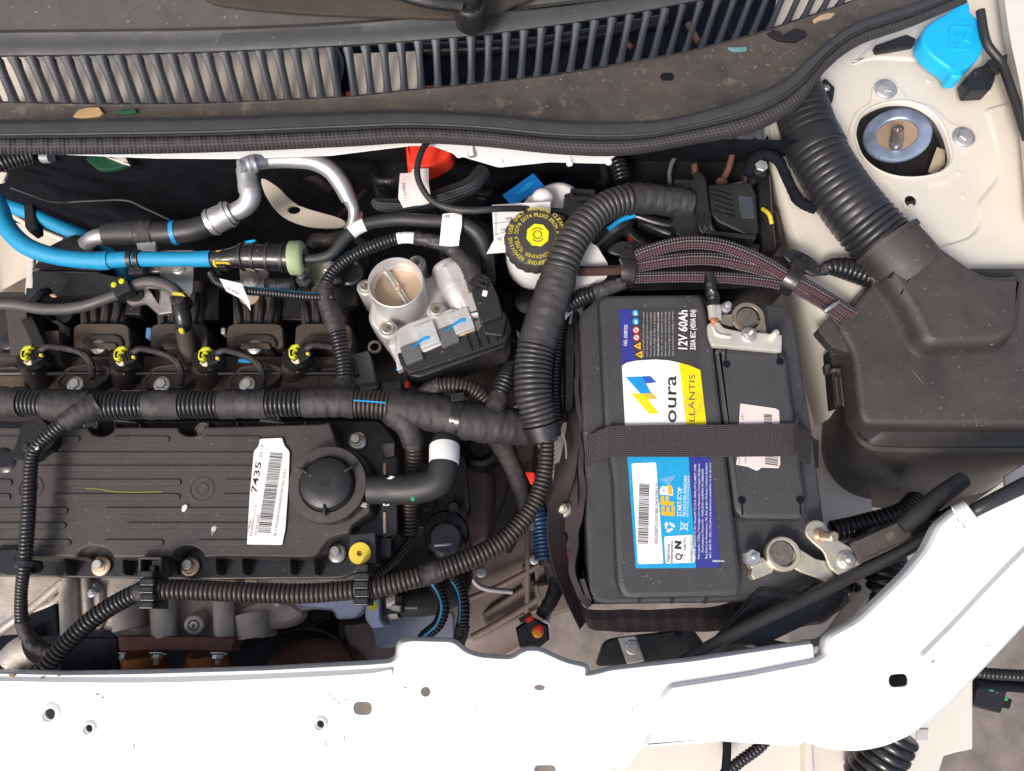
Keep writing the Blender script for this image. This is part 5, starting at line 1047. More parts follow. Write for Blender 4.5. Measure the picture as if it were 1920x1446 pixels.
# yellow cap block
yb = T('yellow_plug_block', 'round yellow plastic plug on a black square bracket right of the cover', 'plug', 677, 1038, -.01)
slab('black_square', fillet([(655, 1002), (704, 998), (706, 1058), (655, 1060)], 4), -.016, .03, PLA, yb)
q = S(676, 1037, -.01); lathe('yellow_plug', [(21*q, 0), (21*q, .003), (20*q, .004), (5.5*q, .0042), (5*q, .001), (0, .001)], P(676, 1038, -.016), YEL, yb, seg=40)
lathe('plug_slot', [(3*q, .0012), (0, .0013)], P(676, 1038, -.0155), mat('ochre_recess', (.35, .22, .01), .5), yb)
slab('connector_block', fillet([(712, 870), (745, 830), (745, 1000), (716, 1010)], 6), -.035, .02, PLA, yb)
for y0, y1 in ((868, 892), (960, 1000)): slab('brass_strip', rect(721, (y0+y1)/2, 6, y1-y0), -.0335, .002, BRS, yb)
slab('small_box', fillet([(715, 832), (740, 830), (740, 855), (722, 858)], 3), -.030, .02, PLC, yb); slab('small_box', rect(722, 1026, 24, 36, 0, 3), -.036, .02, PLG, yb)
# cable guides across the lower conduit
def guide(x, y0, y1, w_, label):
    g = T('conduit_guide', label, 'cable guide', x, y0, 0, 'ribbed black guides gripping the long lower conduit')
    n = 5; h = (y1-y0)/n
    for i in range(n):
        yy = y0+h*(i+.5); slab('guide_segment', fillet([(x-w_/2+(i % 2)*2, yy-h*.46), (x+w_/2+(i % 2)*2, yy-h*.46), (x+w_/2+(i % 2)*2, yy+h*.46), (x-w_/2+(i % 2)*2, yy+h*.46)], 2), .0125-.0012*abs(i-2)+(i % 2)*.001, .02, PLA, g)
    slab('guide_core', rect(x, (y0+y1)/2, w_*.86, y1-y0), .008, .03, PLA, g)
    return g
g = guide(273, 1070, 1142, 27, 'black ribbed guide gripping the lower conduit below the cover left part')
plate('guide_socket', [rect(281, 1062, 44, 36, 0, 3), rect(281, 1062, 34, 26, 0, 2)], -.012, .02, PLC, g, .0005); slab('socket_pin', rect(285, 1067, 12, 14, 0, 2), -.016, .02, PLG, g)
guide(676, 1058, 1136, 28, 'black ribbed guide gripping the lower conduit below the yellow plug')
# left clip plates
lc = T('left_clip_plate', 'glossy black clip plate tying the side conduit at the lower left of the cover', 'clip', 20, 1055, -.01)
body('plate', fillet([(-20, 1030), (36, 1028), (42, 1050), (70, 1050), (72, 1068), (60, 1076), (12, 1080), (-10, 1074)], 8), [(-.001, -.012), (0, -.014), (0, -.02)], PLG, lc); slab('tie_head', rect(34, 1055, 16, 18, 0, 2), -.002, .012, PLA, lc)
lathe('tie_band', [(.0072, -.002), (.0080, -.002), (.0080, .002), (.0072, .002), (.0072, -.002)], P(52, 1058, -.004), PLA, lc, axis=(.05, 1, 0))
lc2 = T('upper_clip_plate', 'glossy black curved clip plate tying the side conduit at the upper left of the cover', 'clip', 60, 840, -.01)
body('plate', fillet([(40, 790, 16), (75, 780), (108, 815), (100, 838), (60, 866), (22, 860), (14, 850), (26, 840)], 10), [(-.001, -.010), (0, -.012), (0, -.02)], PLG, lc2); slab('tie_head', rect(47, 838, 14, 16, -20, 2), .004, .014, PLA, lc2); lathe('paint_dab', [(.0018, 0), (.001, .0006), (0, .0007)], P(69, 840, .010), LTG, lc2)
body('round_cup', circ(5, 862, 24, 24), [(-.004, -.018), (0, -.020), (0, -.04)], PLG, lc2)
# ============================================================ MAIN HARNESS
mh, pm = hose('main_wiring_harness', 'thick taped and ribbed black wiring harness running across above the valve cover', 'wiring harness', [(-40, 752, -.004), (40, 754, -.004), (150, 762, -.003), (250, 760, -.002), (400, 758, -.002), (520, 756, -.002), (640, 755, -.002), (720, 760, -.004), (800, 772, -.008), (880, 790, -.012), (960, 800, -.02), (1010, 805, -.03)], [27, 27, 30, 27, 27, 27, 27, 28, 34, 36, 34, 28],
 [(0, .080, 'tape', TPE, 'tape_wrap'), (.080, .125, 'rib', COR, 'ribbed_conduit', dict(pitch=.0036)), (.125, .205, 'tape', TPE, 'tape_wrap'), (.205, .300, 'rib', COR, 'ribbed_conduit', dict(pitch=.0036)), (.300, .362, 'tape', TPE, 'tape_wrap'), (.362, .430, 'rib', COR, 'ribbed_conduit', dict(pitch=.0036)), (.430, .512, 'tape', TPE, 'tape_wrap'), (.512, .576, 'rib', COR, 'ribbed_conduit', dict(pitch=.0036)), (.576, .665, 'tape', TPE, 'tape_wrap'), (.665, .725, 'rib', CRB, 'ribbed_conduit', dict(pitch=.0036)), (.725, 1, 'tape', TPE, 'tape_wrap')])
stripe(pm, .667, .722, BLS, mh, .08)
for x in (232, 508): slab('harness_clip', fillet([(x-24, 782), (x+16, 782), (x+24, 792), (x-22, 790)], 3), -.012, .01, PLG, mh)
for x in (245, 508): slab('silver_tab', rect(x, 733, 34, 3), -.012, .002, STG, mh)
for x in (290, 420): tube('orange_wire', [(x-16, 738, -.012), (x-6, 734, -.010), (x+8, 732, -.012)], 2, LBO, mh)
def br2(name_, label, pts, r, secs): return hose(name_, label, 'conduit', pts, r, secs)
b1, p1_ = hose('side_conduit', 'thin ribbed conduit dropping from the harness over the left part of the cover', 'conduit', [(185, 756, .004), (150, 775, .006), (118, 796, .006), (90, 818, .006), (66, 842, .006), (57, 880, .004), (54, 950, .002), (50, 1010, .0), (46, 1060, -.004), (40, 1110, -.015), (42, 1165, -.03), (60, 1205, -.04), (95, 1222, -.05)], [22, 20, 16, 14, 12, 13, 13, 13, 12, 11, 12, 12, 12], [(0, .13, 'tape', TPE, 'tape_wrap'), (.13, .84, 'rib', COR, 'ribbed_conduit', dict(pitch=.0031, depth=.0008)), (.84, 1, 'tape', TPE, 'tape_wrap')])
b2, p2_ = hose('riser_conduit', 'ribbed conduit with a light blue line rising from the harness past the throttle body', 'conduit', [(640, 740, -.008), (645, 700, -.012), (636, 640, -.012), (622, 590, -.008), (610, 550, -.004), (620, 515, .0), (655, 484, .002), (710, 458, .004), (755, 446, .004), (800, 450, .004), (838, 460, .002)], [18, 15, 16, 18, 15, 11, 11, 12, 11, 12, 13], [(0, .06, 'tape', TPE, 'tape_wrap'), (.06, .26, 'rib', COR, 'ribbed_conduit', dict(pitch=.0034)), (.26, .46, 'tape', TPE, 'tape_wrap'), (.46, .80, 'rib', COR, 'ribbed_conduit', dict(pitch=.0032, depth=.0009)), (.80, .87, 'rib', WHT, 'white_band', dict(pitch=.005, depth=.0003)), (.87, 1, 'tape', TPG, 'tape_wrap')])
stripe(p2_, .47, .66, BLS, b2, -1.0, .0010, .0001)
one('throttle_lead', 'black taped lead from the riser conduit down to the throttle body plug', 'cable', [(838, 460, .002), (862, 480, .004), (884, 510, .006), (895, 545, .006)], [14, 14, 16, 17], TPG, 'tape')
b3, p3_ = hose('valve_conduit', 'thin ribbed conduit with blue line running left from the riser to the purge valve', 'conduit', [(625, 556, -.002), (580, 556, .0), (520, 550, .0), (450, 543, .0), (410, 530, -.002), (396, 512, -.006)], 8.5, [(0, .80, 'rib', COR, 'ribbed_conduit', dict(pitch=.0026, depth=.0006)), (.80, 1, 'rib', COR, 'ribbed_conduit', dict(pitch=.0026, depth=.0005))])
stripe(p3_, .02, .72, BLS, b3, .55, .0009, .0001)
wt = T('wire_flag_label', 'white folded wire flag label at the left end of the thin conduit', 'label', 440, 550, .004)
slab('folded_paper', [(411, 522), (454, 532), (460, 548), (468, 566), (470, 583), (455, 562), (424, 546)], .006, .0004, PAP, wt, e=.0001); text('CN 40/68', 436, 545, .0062, INV, wt, 28, 4, -25)
br2('down_branch', 'brown taped branch bending down from the harness beside the breather hose', [(740, 768, -.006), (765, 800, -.010), (776, 840, -.02), (774, 880, -.03), (768, 950, -.05), (766, 1010, -.06)], [30, 24, 18, 16, 17, 15], [(0, .30, 'tape', TPE, 'tape_wrap'), (.30, 1, 'rib', CRB, 'ribbed_conduit', dict(pitch=.0034))])
br2('upper_branch', 'short ribbed branch conduit arching over the harness right of centre', [(780, 745, -.012), (815, 728, -.008), (850, 722, -.006), (890, 732, -.008), (912, 750, -.012)], [12, 15, 16, 16, 14], [(0, .35, 'tape', TPE, 'tape_wrap'), (.35, 1, 'rib', CRB, 'ribbed_conduit', dict(pitch=.0034))])
br2('upright_branch', 'short ribbed stub conduit rising beside the big elbow conduit', [(925, 775, -.012), (935, 745, -.012), (948, 715, -.016), (960, 690, -.03)], [24, 18, 19, 17], [(0, .3, 'tape', TPE, 'tape_wrap'), (.3, 1, 'rib', COR, 'ribbed_conduit', dict(pitch=.0036))])
br2('link_conduit', 'short ribbed conduit joining the harness to the big elbow conduit', [(950, 792, -.018), (985, 796, -.018), (1015, 800, -.02)], 20, [(0, .3, 'tape', TPE, 'tape_wrap'), (.3, 1, 'rib', COR, 'ribbed_conduit', dict(pitch=.0036))])
one('descending_cable', 'grey brown taped cable going down from the harness towards the gearbox', 'cable', [(930, 810, -.03), (955, 860, -.05), (975, 910, -.07), (985, 945, -.08), (1000, 990, -.09)], [24, 18, 17, 15, 14], TPE, 'tape')
hc = T('harness_strap', 'black plastic strap clip wrapped round the harness above the breather hose', 'clip', 860, 770, .0)
lathe('strap_ring', [(.0160, -.004), (.0172, -.004), (.0172, .004), (.0160, .004), (.0160, -.004)], P(858, 782, -.010), PLG, hc, axis=(1, -.25, 0), seg=36); slab('strap_buckle', rect(858, 744, 26, 16, -8, 3), .006, .010, PLG, hc); slab('strap_tail', rect(842, 812, 12, 22, -10, 2), -.006, .006, PLG, hc)
sweep('grey_patch', Path([(842, 826, -.012), (846, 845, -.012)], 10), 0, 1, PLG, hc)
# long lower conduit
b4, p4_ = hose('lower_conduit', 'long ribbed conduit sweeping below the valve cover and up to the elbow', 'conduit', [(78, 1262, -.012), (120, 1212, -.012), (175, 1160, -.008), (230, 1125, -.004), (275, 1108, .0), (340, 1106, .0), (450, 1110, .0), (560, 1113, .0), (640, 1108, .0), (720, 1098, .0), (800, 1076, -.002), (880, 1048, -.006), (950, 1008, -.010), (998, 950, -.014), (1020, 890, -.016), (1026, 830, -.016), (1022, 800, -.012)], [17, 18, 18, 18, 18, 19, 19, 19, 19, 20, 20, 20, 18, 17, 16, 14, 14], [(0, .195, 'rib', COR, 'ribbed_conduit', dict(pitch=.0037)), (.195, .235, 'tape', TPE, 'tape_wrap'), (.235, .64, 'rib', CRB, 'ribbed_conduit', dict(pitch=.0037)), (.64, .672, 'tape', TPE, 'tape_wrap'), (.672, 1, 'rib', CRB, 'ribbed_conduit', dict(pitch=.0037))])
b5, p5_ = hose('blue_striped_conduit', 'dark conduit with light blue dashes curling down left of the gearbox gap', 'conduit', [(790, 1072, -.05), (818, 1100, -.05), (832, 1135, -.05), (822, 1170, -.055), (795, 1195, -.06), (785, 1220, -.06)], 12, [(0, 1, 'rib', PLG, 'ribbed_conduit', dict(pitch=.003))]); stripe(p5_, .1, .98, BLS, b5, .3, .0016, .0001)
b6, p6_ = hose('blue_striped_conduit', 'dark conduit with light blue dashes going straight down into the crossmember notch', 'conduit', [(845, 1075, -.05), (864, 1105, -.05), (870, 1140, -.05), (866, 1180, -.055), (858, 1215, -.06)], 12, [(0, .7, 'rib', PLG, 'ribbed_conduit', dict(pitch=.003)), (.7, 1, 'tape', PLG, 'tape_wrap')]); stripe(p6_, .1, .66, BLS, b6, .6, .0016, .0001)
b7, p7_ = hose('small_inner_conduit', 'thin dark conduit winding between the yellow plug and the black canister', 'conduit', [(782, 975, -.06), (770, 1010, -.055), (745, 1045, -.045), (715, 1070, -.035), (690, 1085, -.03)], 9, [(0, 1, 'rib', PLG, 'ribbed_conduit', dict(pitch=.0028))])
# big elbow conduit
be, pe = hose('big_elbow_conduit', 'fat grey ribbed conduit arching from the control unit down past the battery', 'conduit', [(1292, 384, .0), (1240, 376, .006), (1190, 372, .012), (1135, 388, .018), (1090, 428, .022), (1060, 480, .022), (1042, 535, .018), (1020, 600, .012), (1002, 670, .006), (1000, 735, .002), (1012, 785, -.004), (1022, 822, -.010)], [27, 27, 28, 29, 31, 32, 34, 35, 36, 36, 33, 27], [(0, .19, 'tape', TPG, 'tape_wrap'), (.19, .52, 'rib', GRY, 'ribbed_conduit', dict(pitch=.0052, depth=.0022, seg=32)), (.52, .74, 'tape', TPG, 'tape_wrap', dict(wr=.0007)), (.74, .96, 'rib', GRY, 'ribbed_conduit', dict(pitch=.0043, depth=.0020, seg=32)), (.96, 1, 'plain', PLA, 'end_collar', dict(dr=.0022))])
for k_ in range(3): slab('collar_tab', rect(1000+k_*20, 812+k_*4, 12, 9, -12, 2), .003, .006, PLA, be)
b8, p8_ = hose('small_parallel_conduit', 'thin blue black ribbed conduit half hidden behind the fat elbow conduit', 'conduit', [(1062, 560, -.03), (1050, 620, -.03), (1042, 680, -.03), (1040, 740, -.03), (1045, 790, -.03)], 14, [(0, 1, 'rib', PLG, 'ribbed_conduit', dict(pitch=.0032))])
one('blue_stub_hose', 'dark blue ribbed hose stub left of the battery jacket, low down', 'hose', [(985, 920, -.10), (1008, 960, -.09), (1018, 1010, -.09), (1022, 1050, -.09)], 20, mat('dark_blue_hose', (.01, .04, .10), .35), 'rib')  # dark blue is the hose's plain base colour
slab('red_lock', fillet([(985, 884), (1002, 886), (1006, 906), (996, 908)], 3), -.045, .006, RED, None, label='small red locking tab beside the lower conduit', cat='locking tab')
one('connector_lead', 'black taped lead curving down to the red and orange sealed plug', 'cable', [(1020, 1040, -.09), (1042, 1085, -.09), (1036, 1120, -.085), (1015, 1155, -.08)], [12, 14, 14, 12], TPG, 'tape')
hp = T('open_plug', 'open black multipin plug with red and orange seals above the crossmember', 'connector', 998, 1185, -.07)
F_ = loc(998, 1188, 35)
body('plug_shell', [F_(-34, -8), F_(-18, -30), F_(20, -28), F_(34, -4), F_(18, 26), F_(-20, 26)], [(-.002, -.075), (0, -.077), (0, -.1)], PLG, hp)
lathe('orange_seal', [(.005, -.004), (.005, .001), (.003, .003), (0, .003)], P(1008, 1185, -.074), mat('orange_seal', (.75, .28, .01), .4), hp); lathe('red_cap', [(.0035, .0), (.0035, .005), (.002, .006), (0, .006)], P(1011, 1178, -.071), RED, hp); slab('red_cap', rect(993, 1161, 16, 10, -30, 3), -.066, .004, RED, hp); slab('latch', rect(985, 1158, 26, 10, -30, 2), -.070, .006, PLA, hp)
for x, y in ((990, 1172), (984, 1184), (996, 1196)): lathe('pin', [(.0025, 0), (.0022, .002), (0, .002)], P(x, y, -.0745), PLA, hp)
# ============================================================ INTAKE SIDE
im = T('intake_manifold', 'dusty black plastic intake manifold with four runners above the wiring harness', 'intake manifold', 350, 650, -.06)
IMP = mat('manifold_plastic', (.026, .022, .019), .5, bump=.5, bs=900, dust=.6, dcol=(.15, .105, .07), speck=.5)
IMB = mat('darker_manifold_plastic', (.022, .017, .013), .6, bump=.4, dust=.3, dcol=(.08, .06, .04))  # darker copy of the manifold plastic, for the arched bands
slab('manifold_base', fillet([(-60, 668), (640, 668), (650, 700), (640, 735), (-60, 735)], 6), -.052, .03, IMP, im)
for x in (190, 335, 478, 606):
    body('runner_mouth', fillet([(x-52, 612), (x-40, 606), (x+40, 606), (x+52, 612), (x+54, 652), (x-54, 652)], 8), [(-.001, -.040), (0, -.0412), (0, -.075)], IMP, im)
    body('runner_band', fillet([(x-42, 650), (x-38, 634), (x-26, 626), (x+26, 626), (x+38, 634), (x+42, 650)], 6), [(-.002, -.037), (-.0006, -.0376), (0, -.0395), (0, -.06)], IMB, im, zref=-.037)
    body('runner_foot', fillet([(x-30, 654), (x-27, 642), (x+27, 642), (x+30, 654)], 5), [(-.001, -.0345), (0, -.0355), (0, -.06)], IMP, im, zref=-.0345)
    for dx in (-34, -12, 12, 34):
        a = [(x+dx*.8, 606, -.050), (x+dx, 570, -.048), (x+dx*1.15, 530, -.060)]; tube('runner_rib', a, 6, PLA, im, seg=10)
    body('runner_tube', fillet([(x-46, 520), (x+46, 520), (x+44, 612), (x-44, 612)], 8), [(-.004, -.050), (-.001, -.053), (0, -.06), (0, -.10)], IMP, im, smooth=60)
for x, y in ((186, 651), (478, 651)): lathe('bolt_head', [(.0072, 0), (.0066, .0015), (.004, .0026), (0, .0030)], P(x, y, -.038), ZNC, im); lathe('bolt_tip', [(.0025, 0), (.0018, .001), (0, .001)], P(x+19, y+1, -.038), ZNW, im)
for i, x in enumerate((140, 302, 462)):
    body('coil_foot', fillet([(x-34, 728), (x-36, 712), (x-12, 688), (x+38, 680), (x+66, 690), (x+62, 710), (x+38, 728)], 5), [(-.0014, -.036), (-.0004, -.0366), (0, -.038), (0, -.06)], IMP, im, zref=-.036)
    plate('foot_rim', [fillet([(x-34, 728), (x-36, 712), (x-12, 688), (x+38, 680), (x+66, 690), (x+62, 710), (x+38, 728)], 5), fillet([(x-29, 725), (x-30, 713), (x-9, 693), (x+36, 685), (x+60, 692), (x+57, 708), (x+35, 725)], 5)], -.0345, .0016, IMP, im, .0003)
    hexbolt(x+2, 721, -.0358, 16, ZNC, im, h=.0042)
for x in (8, 560, 630): body('coil_foot', fillet([(x-34, 728), (x-30, 690), (x+20, 684), (x+44, 700), (x+40, 728)], 5), [(-.0014, -.038), (0, -.040), (0, -.06)], IMP, im, zref=-.038)
tube('rail_edge', [(-40, 700, -.037), (200, 700, -.037), (420, 700, -.037), (640, 700, -.037)], 5, PLA, im)
body('left_pillar', fillet([(8, 576), (48, 570), (62, 650), (56, 668), (18, 668)], 5), [(-.001, -.028), (0, -.03), (0, -.08)], PLC, im, zref=-.028)
body('left_column', fillet([(76, 620), (112, 618), (114, 680), (84, 684)], 5), [(-.001, -.034), (0, -.036), (0, -.08)], IMP, im, zref=-.034)
slab('left_strut', fillet([(38, 600), (60, 592), (84, 645), (66, 655)], 4), -.024, .02, PLG, im)
slab('blue_clip', rect(278, 624, 10, 20, 4, 2), -.045, .01, mat('pale_blue_plastic', (.10, .25, .45), .4), im); slab('blue_clip', rect(458, 676, 24, 6, 4, 2), -.034, .003, BLS, im); slab('bright_bolt', rect(418, 620, 9, 12, 0, 3), -.045, .01, ZNC, im)
for x, y, w_, h_ in ((60, 560, 26, 40), (105, 565, 20, 30), (250, 560, 30, 60), (395, 570, 30, 60), (548, 570, 40, 60)): slab('dark_block', rect(x, y, w_, h_, rng.uniform(-6, 6), 3), -.055+rng.uniform(-.005, .006), .03, PLA, im)  # small black plastic blocks filling gaps around the runners
# ---- injectors
inj = T('fuel_injector', 'black fuel injector plug with lime clip', 'injector', 232, 672, -.03, 'row of injector plugs with lime yellow clips above the harness')
Cj = P(232, 680, -.034); axj = Vector((-.12, -.38, 1))
tube('injector_body', [(232, 676, -.023), (234, 690, -.034), (236, 712, -.052)], [22, 24, 25], IMP, inj, seg=28)
tube('collar', [(232, 674, -.0215), (232.5, 680, -.026)], [25, 25], PLA, inj, seg=28)
body('plug', fillet([(216, 660), (238, 650), (256, 660), (254, 678), (236, 686), (220, 680)], 4), [(-.001, -.014), (0, -.016), (0, -.03)], PLG, inj, zref=-.014)
for k_ in range(3): slab('plug_ridge', rect(234+k_*6, 668-k_*2, 3, 18, -20), -.0125, .003, PLA, inj)
yl = body('yellow_clip', fillet([(211, 668), (213, 657), (221, 649), (233, 648), (235, 653), (228, 656), (230, 660), (224, 662), (222, 667), (227, 668), (221, 675), (213, 674)], 1.5, 2), [(-.0012, -.009), (-.0004, -.0095), (0, -.011), (0, -.016)], YLM, inj, zref=-.009)
lathe('cream_dot', [(.0019, 0), (.0016, .0005), (0, .0006)], P(231, 698, -.0245), bpy.data.materials['cream_foam'] if 'cream_foam' in bpy.data.materials else mat('cream_foam', (.70, .58, .42), .7), inj, axis=(0, -.6, 1))
slab('yellow_chip', rect(249, 669, 7, 6, 10, 2), -.012, .003, YEL, inj); slab('foam_chip', smoothpx([(216, 678), (224, 680), (230, 676), (231, 684), (222, 685)], 3), -.0125, .002, bpy.data.materials['cream_foam'], inj)
tube('plug_wire', [(245, 664, -.016), (262, 655, -.014), (285, 658, -.018), (318, 668, -.024), (338, 690, -.028), (340, 722, -.026)], 6, TPE, inj, kind='tape', wr=.0006)
labs = ['injector plug with the lime yellow clip farthest left', 'injector plug right of the leftmost one, with torn foam chip', 'injector plug third from the left, below the zinc bracket', 'injector plug with lime clip nearest to the riser conduit']
inj['label'] = labs[1]
for (x, y), l_, rz in (((62, 672), labs[0], .1), ((386, 672), labs[2], -.06), ((549, 670), labs[3], .12)):
    c = dup(inj, P(x, y-8, -.03)+(inj.location-P(232, 664, -.03)), rz, l_)
one('fuel_return_pipe', 'grey rubber pipe sagging across the left of the manifold to an elbow plug', 'pipe', [(-30, 570, -.01), (30, 572, -.01), (90, 580, -.012), (150, 576, -.012), (200, 560, -.01), (232, 548, -.008), (262, 532, -.006), (290, 530, -.006), (318, 538, -.006), (334, 552, -.008)], [10, 11, 11, 11, 10, 10, 11, 12, 12, 12], mat('grey_rubber_pipe', (.055, .050, .052), .42, bump=.3, bs=900, dust=.2))
ep = T('elbow_plug', 'black elbow quick connector with yellow tip pointing down between two runners', 'connector', 340, 590, -.01)
lathe('elbow_dome', [(.0075, -.012), (.0075, .0), (.0055, .0035), (0, .0045)], P(336, 562, -.008), PLG, ep); tube('elbow_stem', [(337, 560, -.010), (342, 590, -.014), (346, 615, -.020)], [13, 16, 13], PLG, ep); sweep('stem_ring', Path([(339, 580, -.013), (340, 586, -.0135)], 17), 0, 1, PLA, ep)
slab('stem_latch', fillet([(324, 600), (344, 598), (346, 622), (330, 620)], 3), -.012, .01, PLA, ep); slab('yellow_tip', circ(339, 619, 5, 14), -.009, .004, YEL, ep); slab('yellow_ring', fillet([(322, 546), (342, 548), (346, 554), (322, 552)], 2), -.002, .004, YPR, ep)
tube('lower_stem', [(346, 615, -.02), (352, 650, -.035), (352, 680, -.04)], [17, 17, 15], IMP, ep)
yc = T('twin_pipe_clip', 'black double pipe clip with two lime dots on the grey rubber pipe', 'clip', 222, 530, .0)
F_ = loc(224, 538, 25)
slab('clip_block', rr(F_, -16, -14, 18, 14, 3), .002, .014, PLA, yc); slab('clip_ear', rr(F_, -18, 8, 12, 20, 3), -.001, .008, PLG, yc)
for u in (-8, 8): lathe('lime_dot', [(.0026, 0), (.0022, .0008), (0, .001)], P(*F_(u, 8), .0022), YLM, yc)
one('brown_sensor_wire', 'short black wire with a faint yellow band at the far left of the manifold', 'cable', [(60, 568, -.01), (75, 552, -.012), (90, 548, -.02)], 9, PLG)
slab('orange_scuff', smoothpx([(92, 552), (100, 551), (106, 555), (98, 557)], 3), -.004, .001, mat('peach_scuff', (.6, .3, .18), .6), None, label='small peach paint scuff mark on the black part at far left', cat='paint mark')
# black boxes at left
ps_ = T('left_black_housing', 'black plastic housing under the blue hose at the left', 'housing', 130, 500, -.05)
body('housing_box', fillet([(56, 506), (180, 508), (236, 520), (216, 556), (60, 560)], 8), [(-.002, -.035), (0, -.038), (0, -.1)], PLA, ps_, zref=-.035)
body('sloped_lid', fillet([(56, 506), (90, 460), (135, 438), (175, 450), (190, 508)], 6), [(-.002, -.04), (0, -.042), (0, -.1)], PLG, ps_, zref=-.04)
for x, y, r in ((30, 600, 20), (15, 640, 18), (120, 590, 18)): lathe('boss', [(.008, -.02), (.008, 0), (.006, .001), (0, .001)], P(x, y, -.05), PLA, ps_)
lf = T('left_inner_wing', 'white inner wing coloured beige for shade, seen through the gap at the far left', 'body panel', 10, 480, -.15)
loft('wing_skin', [[(-60, 400, -.10), (20, 415, -.12), (100, 440, -.14), (150, 455, -.15)], [(-60, 480, -.12), (20, 480, -.14), (80, 480, -.15), (130, 480, -.16)], [(-60, 560, -.14), (0, 545, -.15), (50, 520, -.15), (110, 500, -.16)], [(-60, 640, -.2), (0, 600, -.2), (60, 560, -.2), (120, 540, -.2)]], TAN, lf, 40, 0, 60)
slab('pale_tab', fillet([(52, 476), (64, 470), (60, 556), (46, 552)], 3), -.075, .004, WHD, lf); tube('wing_flange', [(20, 402, -.10), (60, 425, -.10), (120, 450, -.10)], 5, TAN, lf)
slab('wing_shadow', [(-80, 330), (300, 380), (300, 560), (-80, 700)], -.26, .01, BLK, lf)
# ---- brackets (zinc)
zb = T('zinc_bracket', 'iridescent zinc bracket with bolts behind the elbow plug', 'bracket', 310, 520, -.02)
IRI = mat('iridescent_zinc', (.52, .48, .46), .3, .85, var=.25, vs=60, bump=.1)
slab('upper_plate', fillet([(292, 468), (364, 468), (362, 545), (352, 562), (330, 540), (300, 520)], 5), -.018, .0025, IRI, zb)
body('folded_wing', fillet([(228, 560), (262, 540), (275, 535), (298, 570), (320, 560), (324, 586), (296, 590), (272, 568), (246, 573)], 4), [(-.0006, -.012), (0, -.013), (0, -.016)], IRI, zb, zref=-.012)
slab('folded_wing', fillet([(300, 540), (318, 548), (324, 586), (296, 590)], 3), -.0085, .003, IRI, zb); hexbolt(334, 502, -.018, 14, ZNC, zb, h=.003)
slab('dark_recess', smoothpx([(236, 545), (262, 540), (268, 556), (250, 566), (234, 560)], 3), -.010, .003, PLG, zb)
slab('second_plate', fillet([(448, 500), (505, 500), (500, 540), (470, 560), (452, 545)], 5), -.02, .0025, IRI, zb); hexbolt(470, 527, -.0195, 16, ZNC, zb, h=.003); lathe('gold_washer', [(.009, 0), (.009, .0012), (.005, .0014), (0, .0014)], P(468, 555, -.022), BRS, zb)
slab('third_plate', fillet([(560, 488), (610, 484), (645, 505), (636, 530), (590, 535), (566, 520)], 6), -.02, .0025, mat('greenish_zinc', (.30, .33, .22), .38, .7, var=.2), zb); hexbolt(615, 502, -.0195, 14, ZNC, zb, h=.003)
body('studded_nut', circ(568, 524, 15, 6), [(-.0006, -.008), (0, -.009), (0, -.02)], mat('dark_steel', (.09, .09, .10), .4, .7), zb, zref=-.008, smooth=10); lathe('stud_top', [(.0045, 0), (.0045, .006), (.003, .0075), (0, .008)], P(568, 520, -.008), bpy.data.materials['dark_steel'], zb)
slab('name_tag_frame', fillet([(494, 522), (550, 520), (556, 546), (494, 546)], 5), -.012, .006, PLG, zb); slab('name_tag', fillet([(502, 532), (544, 530), (544, 541), (502, 541)], 3), -.0115, .0006, mat('steel_blue_tag', (.10, .13, .20), .4), zb); text('98 8310', 522, 536, -.0112, LTG, zb, 30, 6, 0)
lathe('round_pad', [(.013, -.004), (.013, 0), (.011, .001), (.009, -.0005), (0, -.0005)], P(655, 510, -.018), PLG, zb); slab('pad_plate', fillet([(600, 520), (670, 500), (668, 570), (640, 580), (610, 560)], 10), -.03, .01, PLA, zb)
# ---- blue hoses and purge valve
bh, pbh = hose('blue_hose', 'bright blue rubber hose curving from the upper left edge to the purge valve', 'hose', [(-30, 350, .0), (-6, 385, .002), (12, 425, .004), (50, 462, .004), (110, 482, .004), (180, 489, .004), (238, 486, .004), (300, 486, .004), (360, 486, .004), (396, 485, .004)], [18, 18, 17, 17, 16, 16, 15.5, 15, 14.5, 15], [(0, .60, 'plain', BLU, 'blue_rubber', dict(seg=28)), (.60, .64, 'plain', BLU, 'end_bead', dict(seg=28, dr=.0007)), (.64, .94, 'plain', BLU, 'blue_rubber', dict(seg=28, dr=-.0004)), (.94, 1, 'plain', BLU, 'blue_end', dict(seg=28, dr=.0003))])
hcl = T('blue_hose_clip', 'black double band clip holding the blue hose', 'clip', 252, 486, .004)
for dx in (-6, 7): lathe('band', [(.0070, -.0024), (.0082, -.002), (.0082, .002), (.0070, .0024), (.0070, -.0024)], P(252+dx, 486, .004), PLA, hcl, axis=(1, 0, 0), seg=32)
slab('clip_foot', fillet([(240, 500), (270, 498), (268, 512), (240, 514)], 2), .002, .01, PLA, hcl); slab('clip_plate', fillet([(270, 502), (300, 500), (298, 510), (272, 511)], 2), -.008, .003, ZNC, hcl)
bh2, _ = hose('second_blue_hose', 'shaded blue hose passing behind the curved blue one at the left', 'hose', [(-30, 376, -.05), (40, 394, -.05), (110, 424, -.052), (170, 450, -.055), (210, 480, -.06), (236, 520, -.065), (245, 545, -.07)], [13, 13, 13, 14, 14, 13, 12], [(0, 1, 'plain', BLU, 'blue_rubber')]); slab('hose_bracket', fillet([(44, 384), (62, 380), (66, 430), (54, 436), (46, 425)], 3), -.042, .014, PLG, bh2)
pv = T('purge_valve', 'black purge valve with a pale green ring at the end of the blue hose', 'valve', 480, 480, .0)
